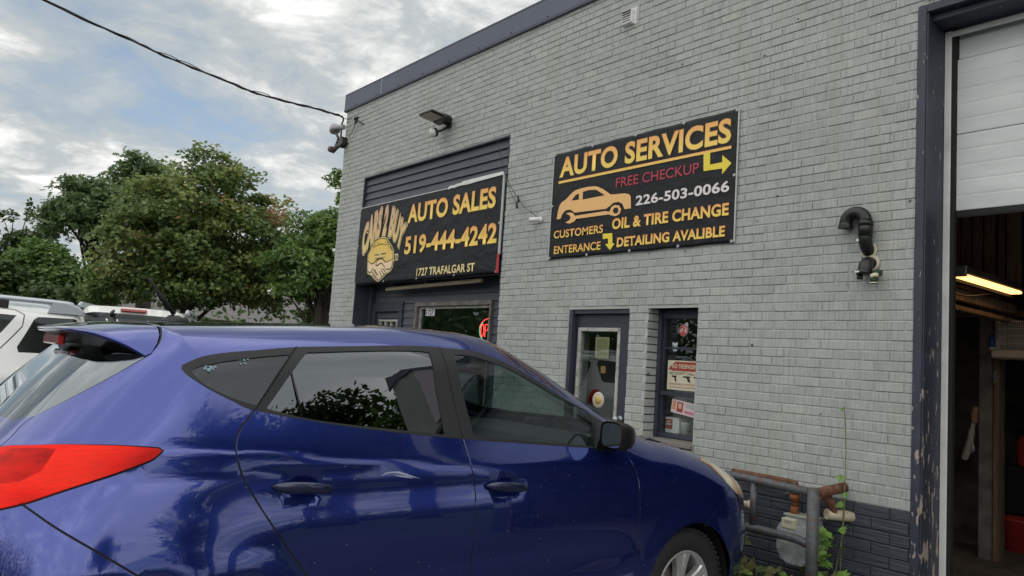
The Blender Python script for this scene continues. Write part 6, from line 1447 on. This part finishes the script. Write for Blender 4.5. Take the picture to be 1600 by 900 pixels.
for mir in (False, True):
    fd = panel(BB, ['front_door'], 'front_door', M_BLUE, car, mirror=mir); rd = panel(BB, ['rear_door'], 'rear_door', M_BLUE, car, mirror=mir)
    panel(BB, ['fender'], 'fender', M_BLUE, car, mirror=mir)
    # owners of the black frames: split at the shut lines by inside tests on the cut domain
    Q = BB['Q'][BB['F']].mean(1)
    inr = pip(Q, dens(C_gap+B_gap[::-1])) | False
    cg_ = np.array(C_gap); bg_ = np.array(B_gap)
    xc = np.interp(Q[:, 1]/SV, cg_[::-1, 1], cg_[::-1, 0]); xb = np.interp(Q[:, 1]/SV, bg_[::-1, 1], bg_[::-1, 0]); uu = Q[:, 0]/SU
    lab0 = BB['lab'].copy(); tr = lab0 == 'trim'
    BB['lab'] = lab0.astype('<U16'); BB['lab'][tr & (uu < xc)] = 'trim_q'; BB['lab'][tr & (uu >= xc) & (uu < xb)] = 'trim_r'; BB['lab'][tr & (uu >= xb)] = 'trim_f'
    panel(BB, ['trim_q'], 'quarter_window_frame', M_TRIMBLK, car, mirror=mir, flange=.006, push=.0012)
    panel(BB, ['trim_r'], 'window_frame', M_TRIMBLK, rd, mirror=mir, flange=.006, push=.0012)
    panel(BB, ['trim_f'], 'window_frame', M_TRIMBLK, fd, mirror=mir, flange=.006, push=.0012)
    BB['lab'] = lab0
    panel(BB, ['q_glass'], 'quarter_window', glass('quarter_glass', (.12, .16, .165), 1.5) if not mir else bpy.data.materials['quarter_glass'], car, mirror=mir, flange=0, push=-.003)
    panel(BB, ['rd_glass'], 'window_pane', M_GLASSP, rd, mirror=mir, flange=0, push=-.003)
    panel(BB, ['fd_glass'], 'window_pane', M_GLASSC, fd, mirror=mir, flange=0, push=-.003)
    tlo = panel(BB, ['tail', 'tail_inner'], 'tail_lamp', M_TAIL, car, mirror=mir, flange=.012, push=.004)
    panel(BB, ['tail_inner'], 'lamp_chamber', M_TAILIN, tlo, mirror=mir, flange=0, push=.0046)
    panel(BB, ['tail_rim', 'tail', 'tail_inner'], 'tail_lamp_seal', M_BLACKM, car, mirror=mir, flange=0, push=-.004)
    panel(BB, ['head'], 'headlight', M_HEAD, car, mirror=mir, flange=.02, push=.005)
    # handles
    for (cx, cz), dpar in zip(HC, (rd, fd)):
        uv = BS.v_of([cx], [cz])[0]; p, n = BS.PN(np.array([uv[0]]), np.array([uv[1]])); y0 = p[0][1]
        b = MB(); L2 = .127; rings = []
        tilt = .01
        for i in range(15):
            t_ = -1+2*i/14; x = cx+t_*L2; hh = .0205*(1-abs(t_)**2.6)**.5+.002; off = .026*(1-abs(t_)**4.0)+.001
            th = .0085*(1-abs(t_)**3)+.002; z_ = cz+.003+tilt*t_*-1+(.004*(1-t_*t_))
            ring = []
            for k in range(12):
                a = 2*math.pi*k/12; ring.append((x, y0-.002-off-th*math.cos(a), z_+hh*math.sin(a)))
            rings.append(ring)
        fs = [(i*12+k, i*12+(k+1) % 12, (i+1)*12+(k+1) % 12, (i+1)*12+k) for i in range(14) for k in range(12)]+[tuple(range(12)), tuple(14*12+k for k in range(12))]
        vs = [q for r_ in rings for q in r_]
        if mir: vs = [(a, -b_, c) for a, b_, c in vs]
        b.add(vs, fs, True); b2 = MB()
        hm = b.mesh('door_handle'); mesh_obj('door_handle', hm, M_BLUE_H if 'M_BLUE_H' in globals() else globals().setdefault('M_BLUE_H', paint('dark_blue_handle', (.018, .024, .075), .5, .4)), dpar, True)
        b = MB(); xk = cx-.060; b.tube([(xk, (y0-.038)*(-1 if mir else 1), cz-.016), (xk, (y0-.0385)*(-1 if mir else 1), cz+.022)], .0013, 4); mesh_obj('handle_joint', b.mesh('handle_joint'), M_BLACKM, dpar, True)
    # mirror
    s_ = 1 if mir else -1
    b = MB(); prof = []
    vs = []; nr = 10; nk = 20
    for i in range(nr+1):
        t_ = i/nr; x = -.765+.165*t_; sc2 = (1-(max(0, t_-.12)/.88)**2.4)**.5 if t_ < 1 else .02
        if t_ == 0: sc2 = .97
        for k in range(nk):
            a = 2*math.pi*k/nk; ca, sa = math.cos(a), math.sin(a); e_ = .55
            yy = .076*math.copysign(abs(ca)**e_, ca)*sc2; zz_ = .072*math.copysign(abs(sa)**e_, sa)*(sc2 if sc2 > .3 else .3*sc2/.3)
            vs.append((x, s_*(.980+yy*1.0), 1.247+zz_-.006*t_+.10*(yy)*0))
    fs = [(i*nk+k, i*nk+(k+1) % nk, (i+1)*nk+(k+1) % nk, (i+1)*nk+k) for i in range(nr) for k in range(nk)]+[tuple(nr*nk+k for k in range(nk))]
    b.add(vs, fs, True); mir_o = mesh_obj('wing_mirror', b.mesh('wing_mirror'), M_BLACK, car, True)
    b = MB(); vs = [(-.758, s_*(.980+.068*math.copysign(abs(math.cos(2*math.pi*k/nk))**.55, math.cos(2*math.pi*k/nk))), 1.247+.062*math.copysign(abs(math.sin(2*math.pi*k/nk))**.55, math.sin(2*math.pi*k/nk))) for k in range(nk)]
    b.add(vs, [tuple(range(nk))]); mesh_obj('mirror_glass', b.mesh('mirror_glass'), M_MIRRORG, mir_o, True)
    b = MB(); b.tube([(-.66, s_*.86, 1.175), (-.665, s_*.92, 1.185), (-.68, s_*.97, 1.20)], [.035, .028, .03], 12); b.prism([(-.78, 1.135), (-.55, 1.13), (-.52, 1.16), (-.60, 1.22), (-.70, 1.30)], s_*.80, s_*.879); mesh_obj('mirror_foot', b.mesh('mirror_foot'), M_BLACK, mir_o, True)
# spoiler
def spoiler():
    ys = np.linspace(-.660, .660, 41); xl = spl([0, .2, .4, .5, .58, .63, .66], [-3.185, -3.178, -3.145, -3.10, -3.04, -2.985, -2.93]); zl = spl([0, .35, .5, .58, .63, .66], [1.600, 1.603, 1.596, 1.577, 1.553, 1.520])
    xg = spl([0, .45, .60, .66], [-2.872, -2.872, -2.878, -2.915]); 
    top = []; und = []
    _x = np.array([float(xg(abs(y))) for y in ys]); _y = np.minimum(np.abs(ys), .655); _uv = BS.v_xy(_x, _y); _z0 = BS.P(_uv[:, 0], _uv[:, 1])[:, 2]
    for iy, y in enumerate(ys):
        a = abs(y); x0 = float(xg(a)); x1 = float(xl(a)); z1 = float(zl(a)); ay = min(a, .655)
        z0 = float(_z0[iy])
        row = []
        for k in range(13):
            t_ = k/12; x = x0+(x1-x0)*t_; row.append((x, y, z0+(z1-z0)*t_+.010*math.sin(math.pi*t_)*(1-(a/.66)**4)))
        top.append(row)
        zb = z1-.016; xb = x1+.006; zi = min(1.517, z1-.03); xi = float(BS.Xr(zi))
        xi = max(x1+.05, -3.06+.28*(a/.66)**3*.5); und.append([(x1-.004, y, z1-.006), (xb-.002, y, zb), (xb+.02, y, zb-.004), (xi-.02, y, zi+.01), (xi+.04, y, zi)])
    return top, und
tp, un = spoiler()
def gridmesh(rows, name, m, parent):
    b = MB(); n = len(rows[0]); vs = [p for r_ in rows for p in r_]; b.add(vs, [(i*n+k, (i+1)*n+k, (i+1)*n+k+1, i*n+k+1) for i in range(len(rows)-1) for k in range(n-1)], True)
    return mesh_obj(name, b.mesh(name), m, parent, True)
sp_ = gridmesh([r_+[u_[0], u_[1]] for r_, u_ in zip(tp, un)], 'spoiler', M_BLUE, tgp)
gridmesh([u_[1:] for u_ in un], 'spoiler_underside', M_BLACK, tgp)
b = MB(); b.box(-3.155, -3.13, -.20, .20, 1.532, 1.573, bev=.006)
mesh_obj('brake_light', b.mesh('brake_light'), mat('dark_red_brake_lens', (.40, .02, .02), .1, coat=1), tgp, True)
# tailgate black sunroof / roof patch, antenna
b = MB(); b.tube([(-2.673, 0, 1.70), (-2.80, 0, 1.855)], [.011, .006], 10); b.tube([(-2.735, 0, 1.776), (-2.80, 0, 1.855)], .0075, 8); ant = mesh_obj('antenna', b.mesh('antenna'), M_RUBBER, car, True)
b = MB(); vs = []
for i, (t_, wd, h) in enumerate(((0, .006, .004), (.25, .026, .030), (.55, .030, .030), (.85, .020, .014), (1, .004, .002))):
    x = -2.725+.13*t_; z0 = 1.655
    for k in range(9): a = math.pi*k/8; vs.append((x, wd*math.cos(a), z0+h*math.sin(a)*1.0+.012))
b.add(vs, [(i*9+k, (i+1)*9+k, (i+1)*9+k+1, i*9+k+1) for i in range(4) for k in range(8)], True); mesh_obj('antenna_base', b.mesh('antenna_base'), M_BLACK, ant, True)
# interior: tub, seats, wheel, dash
M_CABIN = mat('cabin_trim', (.09, .10, .105), .85)
b = MB(); b.box(-2.95, -.35, -.80, .80, .32, .50); b.box(-2.85, -.55, -.82, -.79, .35, 1.06); b.box(-2.85, -.55, .79, .82, .35, 1.06); b.box(-3.20, -3.15, -.50, .50, .35, 1.05); b.box(-2.95, -2.2, -.78, .78, .5, 1.0); mesh_obj('cabin_tub', b.mesh('cabin_tub'), M_CABIN, car, True)
b = MB(); b.box(-.42, .55, -.60, .60, .30, .95); mesh_obj('engine_bay', b.mesh('engine_bay'), M_LINER, car, True)
b = MB(); b.prism([(-.78, 1.02), (-.70, 1.16), (-.55, 1.185), (-.32, 1.185), (-.30, .6), (-.70, .6)], -.78, .78); dash = mesh_obj('dashboard', b.mesh('dashboard'), M_DASH, car, True)
def seat(y, x, w_, rear=False):
    b = MB(); b.box(x-.02, x+.50, y-w_/2, y+w_/2, .55, .72, bev=.05)
    Mb = Matrix.Translation((x+.02, y, .70)) @ Matrix.Rotation(R(-14), 4, 'Y'); b.box(-.07, .06, -w_/2, w_/2, 0, .58 if not rear else .50, Mb, .045)
    s_ = mesh_obj('seat', b.mesh('seat'), M_SEAT, car, True)
    for yy in ((0,) if not rear else (-.38, .38)):
        b = MB(); b.box(-.05, .05, yy-.125, yy+.125, (.60 if not rear else .53), (.80 if not rear else .69), Mb, .045)
        for k in (-.05, .05): b.tube([Mb @ Vector((0, yy+k, .5)), Mb @ Vector((0, yy+k, .66))], .007, 6)
        mesh_obj('headrest', b.mesh('headrest'), M_SEAT, s_, True)
seat(-.37, -1.62, .50); seat(.37, -1.62, .50); seat(0, -2.42, 1.2, True)
b = MB(); Mw = Matrix.Translation((-.92, .37, 1.06)) @ Matrix.Rotation(R(-66), 4, 'Y')
P = [Mw @ Vector((.185*math.cos(a*math.pi/16), .185*math.sin(a*math.pi/16), 0)) for a in range(33)]; b.tube(P, .014, 8, False)
b.tube([Mw @ Vector((-.18, 0, 0)), Mw @ Vector((.0, 0, -.03)), Mw @ Vector((0, 0, -.25))], .03, 8); b.tube([Mw @ Vector((0, -.18, 0)), Mw @ Vector((0, 0, -.02)), Mw @ Vector((0, .18, 0))], .022, 8)
mesh_obj('steering_wheel', b.mesh('steering_wheel'), M_DASH, car, True)
b = MB(); b.box(-1.02, -.94, -.12, .12, 1.50, 1.56, bev=.02); b.tube([(-.98, 0, 1.56), (-.94, 0, 1.62)], .012, 6); mesh_obj('rear_view_mirror', b.mesh('rear_view_mirror'), M_BLACK, car, True)
# fixed strip in the rear door glass
uvs = [(.2950, .7110), (.3000, .6640)]
p0_, _ = BS.PN(np.array([.2945, .3003]), np.array([.7232, .6635])); 
b = MB(); b.tube([tuple(p0_[0]), tuple((p0_[0]+p0_[1])/2+[0, -.004, 0]), tuple(p0_[1])], .0035, 6); rdo = [o for o in car.children if o.name.startswith('rear_door')][0]; mesh_obj('glass_divider', b.mesh('glass_divider'), M_BLACK, rdo, True)
# wheel wells
for cx in (0., -2.64):
    for s_ in (-1, 1):
        b = MB(); Ma = Matrix.Translation((cx, s_*.60, .35)) @ Matrix.Rotation(R(90)*(1 if s_ < 0 else -1), 4, 'X')
        b.lathe([(.0001, -.05), (.40, -.05), (.41, .0), (.405, .293)], 40, Ma, a0=0, a1=2*math.pi); mesh_obj('wheel_well', b.mesh('wheel_well'), M_LINER, car, True)
        w0 = wheel(car, cx, s_*.785, s_, .352, .352, .225)
# stickers on the quarter glass
stk = MB()
M_STK = mat('pale_blue_sticker', (.20, .30, .34), .5)
for (u, v, r_) in ((.2300, .7235, .012), (.2325, .7215, .015), (.2352, .7235, .013), (.2335, .7265, .010), (.2372, .7262, .011), (.2308, .7268, .009), (.2345, .7250, .014), (.2560, .7400, .010), (.2590, .7385, .011), (.2620, .7400, .009), (.2595, .7330, .009), (.2560, .7320, .008)):
    p, n = BS.PN(np.array([u]), np.array([v])); q = Vector(n[0]).to_track_quat('Z', 'Y').to_matrix().to_4x4()
    r_ *= .55; stk.lathe([(.0001, .0006), (r_, .0006), (r_, 0)], 12, Matrix.Translation(Vector(p[0]+n[0]*(-.0015))) @ q)
dec = stk.mesh('window_stickers'); dm = bpy.data.objects.new('window_stickers', dec); dec.materials.append(M_STK); C.objects.link(dm); attach(dm, car, True); stuff(dm)

# scuff under the shoulder of the rear door, and a few specks of road dirt
M_SCUFF = mat('chalky_scuff', (.34, .37, .52), .6)
def surf_strip(path, w_, m_, name, parent):
    uv = np.array(path); p, n = BS.PN(uv[:, 0], uv[:, 1]); dd = bdisp(p); p = p-n*dd[:, None]+n*.0007; t_ = np.gradient(p, axis=0); s2 = np.cross(n, t_); s2 /= np.linalg.norm(s2, axis=1)[:, None]
    k_ = len(p); ww = (np.sin(np.linspace(.15, math.pi-.1, k_))*w_)[:, None]
    b = MB(); b.add([tuple(q) for q in np.concatenate([p+s2*ww, p-s2*ww])], [(i, i+1, k_+i+1, k_+i) for i in range(k_-1)], True); return mesh_obj(name, b.mesh(name), m_, parent, True)
surf_strip(crv([(.3646, .5800), (.3703, .5842), (.3784, .5845), (.389, .5790), (.3999, .5735)], 4), .0045, M_SCUFF, 'paint_scuff', rdo)
surf_strip(crv([(.3760, .5800), (.3850, .5775), (.3940, .5745)], 4), .003, M_SCUFF, 'paint_scuff', rdo)
rs = np.random.default_rng(4); U_ = rs.uniform(.22, .74, 130); V_ = rs.uniform(.35, .63, 130)
ok_ = ~(((U_ > .205) & (V_ > .60)))
p, n = BS.PN(U_[ok_], V_[ok_]); p = p-n*bdisp(p)[:, None]+n*.0006
b = MB()
for q, nn_ in zip(p, n):
    if min(math.hypot(q[0]-c_, q[2]-.35) for c_ in (0, -2.64)) < .41: continue
    a = Vector(nn_).orthogonal().normalized(); c = Vector(nn_).cross(a); r_ = rs.uniform(.0006, .0019); Q_ = Vector(q)
    b.add([tuple(Q_+(a*math.cos(t_)+c*math.sin(t_))*r_) for t_ in (0, 1.2, 2.4, 3.7, 5.0)], [(0, 1, 2, 3, 4)])
sk = stuff(mesh_obj('road_specks', b.mesh('road_specks'), mat('dried_specks', (.42, .42, .45), .8), car, True))

# ------------------------------------------------------------------ white SUVs
def suv(label, loc, rot, W=.93, H=1.83, Ln=(-3.85, .95), wb=2.80, rail=1.0):
    XRr, XFf = Ln
    S = Shape(([XRr-.1, XRr+.15, -3.2, -2.4, -1.7, -1.3, -1.05, -.55, -.35, -.2, .2, .6, .8, XFf+.03], [H-.05, H-.02, H, H+.01, H+.005, H-.02, H-.10, 1.42, 1.26, 1.20, 1.16, 1.10, 1.02, .7]),
              ([.2, .5, .7, 1.0, 1.2, 1.4, 1.6, 1.8], [XRr+.06, XRr+.0, XRr+.0, XRr+.03, XRr+.06, XRr+.11, XRr+.17, XRr+.24]),
              ([.2, .5, .8, 1.0, 1.3], [XFf-.06, XFf, XFf-.01, XFf-.06, XFf-.3]), ([-4, 1], [1.12, 1.12]), W, .20, XRr+.002, XFf-.002, (0., -wb), .37,
              rr=(.10, .02), rear=(.22, .30, 2.4), front=(.4, .5, 2.3), zc=.62, crown=.05, flare=.02)
    global SU, SV
    def side(pts): a = np.array(pts); return [tuple(q) for q in S.v_of(a[:, 0], a[:, 1])]
    zt = H-.11; zb = 1.37
    qg = side([(-wb-.72, zt), (-wb-.38, zt), (-wb-.345, zt-.03), (-wb-.225, zb+.05), (-wb-.24, zb), (-wb-.70, zb), (-wb-.745, zb+.05), (-wb-.755, zt-.05)])
    rg = side([(-wb-.20, zt), (-1.75, zt), (-1.72, zb), (-wb+.10, zb), (-wb+.0, zb+.06)])
    fg = side([(-1.64, zt), (-1.15, zt), (-.60, zb+.02), (-.62, zb), (-1.62, zb)])
    C_ = side([(-wb-.18, zt+.055), (-wb-.265, zt+.01), (-wb-.255, zt-.10), (-wb-.06, zb-.01), (-wb+.08, 1.15), (-wb+.18, .95), (-wb+.36, .60)]); B_g = side([(-1.70, zt+.06), (-1.68, zb), (-1.67, .9), (-1.66, .33)]); A_ = side([(-1.02, zt-.02), (-.50, zb), (-.46, 1.1), (-.47, .7), (-.50, .33)])
    top_g = side([(-wb-.18, zt+.055), (-1.70, zt+.062), (-1.16, zt+.055), (-1.02, zt-.02)])
    ub = lambda x: float(S.ux(x))
    def pl_(pts): a = np.array(pts); return [tuple(q) for q in S.v_xy(a[:, 0], a[:, 1])]
    ws_ = pl_([(-.38, 0), (-.42, .4), (-.52, .66), (-.95, .62), (-1.10, .55), (-1.13, .3), (-1.13, 0)])
    regs = [('arch', circ(S, 0, .42)), ('arch', circ(S, -wb, .42)), ('q_glass', qg), ('rd_glass', rg), ('fd_glass', fg), ('windshield', ws_)]
    Bd = cut_body(S, regs, [C_, B_g, A_, top_g], grid=.05, gw=.004)
    t = thing('white_suv', label, 'car', loc, rot, 'white SUVs parked beside the blue car')
    def bx(Y, Z):
        lo = np.full(Y.shape, XRr+.001); hi = np.full(Y.shape, -2.6)
        for _ in range(26):
            m = (lo+hi)/2; g = S.G(m, Y, Z) > 1; lo = np.where(g, m, lo); hi = np.where(g, hi, m)
        return hi
    def sheet_b(nm, m_, y0, y1, z0, z1, off, n_):
        k = 18; a, b_ = np.meshgrid(np.linspace(-1, 1, k), np.linspace(-1, 1, k), indexing='ij')
        sc_ = 1/np.maximum(1e-6, (np.abs(a)**n_+np.abs(b_)**n_)**(1/n_))*np.maximum(np.abs(a), np.abs(b_)); sc_[~np.isfinite(sc_)] = 1
        Y = (y0+y1)/2+(y1-y0)/2*a*sc_; Z = (z0+z1)/2+(z1-z0)/2*b_*sc_; X = bx(Y, Z)-off
        mb = MB(); mb.add([tuple(q) for q in np.stack([X, Y, Z], -1).reshape(-1, 3)], [(i*k+j, (i+1)*k+j, (i+1)*k+j+1, i*k+j+1) for i in range(k-1) for j in range(k-1)], True)
        return mesh_obj(nm, mb.mesh(nm), m_, t, True)
    panel(Bd, ['rest'], 'body_shell', M_WHITECAR, t, both=True); panel(Bd, ['gap'], 'shut_lines', M_BLACKM, t, both=True, flange=0, push=-.006)
    for mir in (False, True):
        for k in ('q_glass', 'rd_glass', 'fd_glass'): panel(Bd, [k], 'side_window', M_GLASSV, t, mirror=mir, flange=0, push=-.005)
        s_ = 1 if mir else -1; yr = .70*s_
        sheet_b('tail_lamp', M_TAIL, s_*.80, s_*.88, 1.02, 1.26, .02, 2.0)
        b = MB(); pts = [(-wb-.78, yr, H-.055), (-wb-.68, yr, H-.03+.045*rail), (-wb-.45, yr, H-.03+.075*rail), (-1.55, yr, H-.03+.08*rail), (-1.30, yr, H-.03+.05*rail), (-1.2, yr, H-.06)]
        b.tube(smooth(pts, 4), .028, 10); b.prism([(-wb-.80, H-.06), (-wb-.46, H-.06), (-wb-.50, H-.03+.08*rail), (-wb-.66, H-.03+.052*rail)], yr-.03, yr+.03)
        mesh_obj('roof_rail', b.mesh('roof_rail'), M_RAIL, t, True)
        for x in (-1.9, -wb-.05):
            b = MB(); b.box(x-.08, x+.08, yr-.026, yr+.026, H-.05, H-.03+.065*rail, bev=.01)
            mesh_obj('rail_foot', b.mesh('rail_foot'), M_BLACK, t, True)
        for cx in (0., -wb):
            wheel(t, cx, s_*.80, s_, .37, .37, .24, spokes=6)
        for x in (-.86, -1.95):
            b = MB(); b.tube([(x-.27+.13, s_*(W+.014), 1.12), (x-.0, s_*(W+.018), 1.12)], .014, 8); mesh_obj('door_handle', b.mesh('door_handle'), M_WHITECAR, t, True)
        b = MB(); b.box(-.62, -.44, s_*(W+.02), s_*(W+.20), 1.22, 1.40, bev=.05); mesh_obj('wing_mirror', b.mesh('wing_mirror'), M_WHITECAR, t, True)
    sheet_b('rear_window', M_GLASSV, -.66, .66, 1.38, H-.11, .016, 7.0); panel(Bd, ['windshield'], 'windshield', M_GLASSC, t, both=True, flange=0, push=-.004)
    b = MB(); xb = float(bx(np.array([.15]), np.array([H-.06]))[0]); b.box(xb-.02, xb+.03, -.17, .17, H-.075, H-.035, bev=.008); mesh_obj('brake_light', b.mesh('brake_light'), bpy.data.materials['dark_red_brake_lens'], t, True)
    b = MB(); b.tube([(XRr+.20, .25, H-.08), (XRr+.12, .26, H-.11), (XRr+.13, .26, H-.16)], .022, 8); b.tube([(XRr+.13, .26, H-.16), (XRr+.04, -.20, 1.42)], .008, 6); mesh_obj('rear_wiper', b.mesh('rear_wiper'), M_BLACK, t, True)
    b = MB(); b.box(-wb-.7, .5, -.7, .7, .3, .9); b.box(-wb-.6, -.4, -.8, .8, .35, 1.2); mesh_obj('cabin_tub', b.mesh('cabin_tub'), M_CABIN, t, True)
    return t
M_RAIL = mat('silver_grey_rail', (.50, .54, .58), .35, .5)
suv('nearer white SUV with silver roof rails, backed in to the left of the blue car', (-8.6-.90, -2.0, 0), R(-90))
suv('farther white SUV seen from behind with a red brake light high on its tailgate', (-15.3, 4.0, 0), R(160), H=2.02, rail=.35)
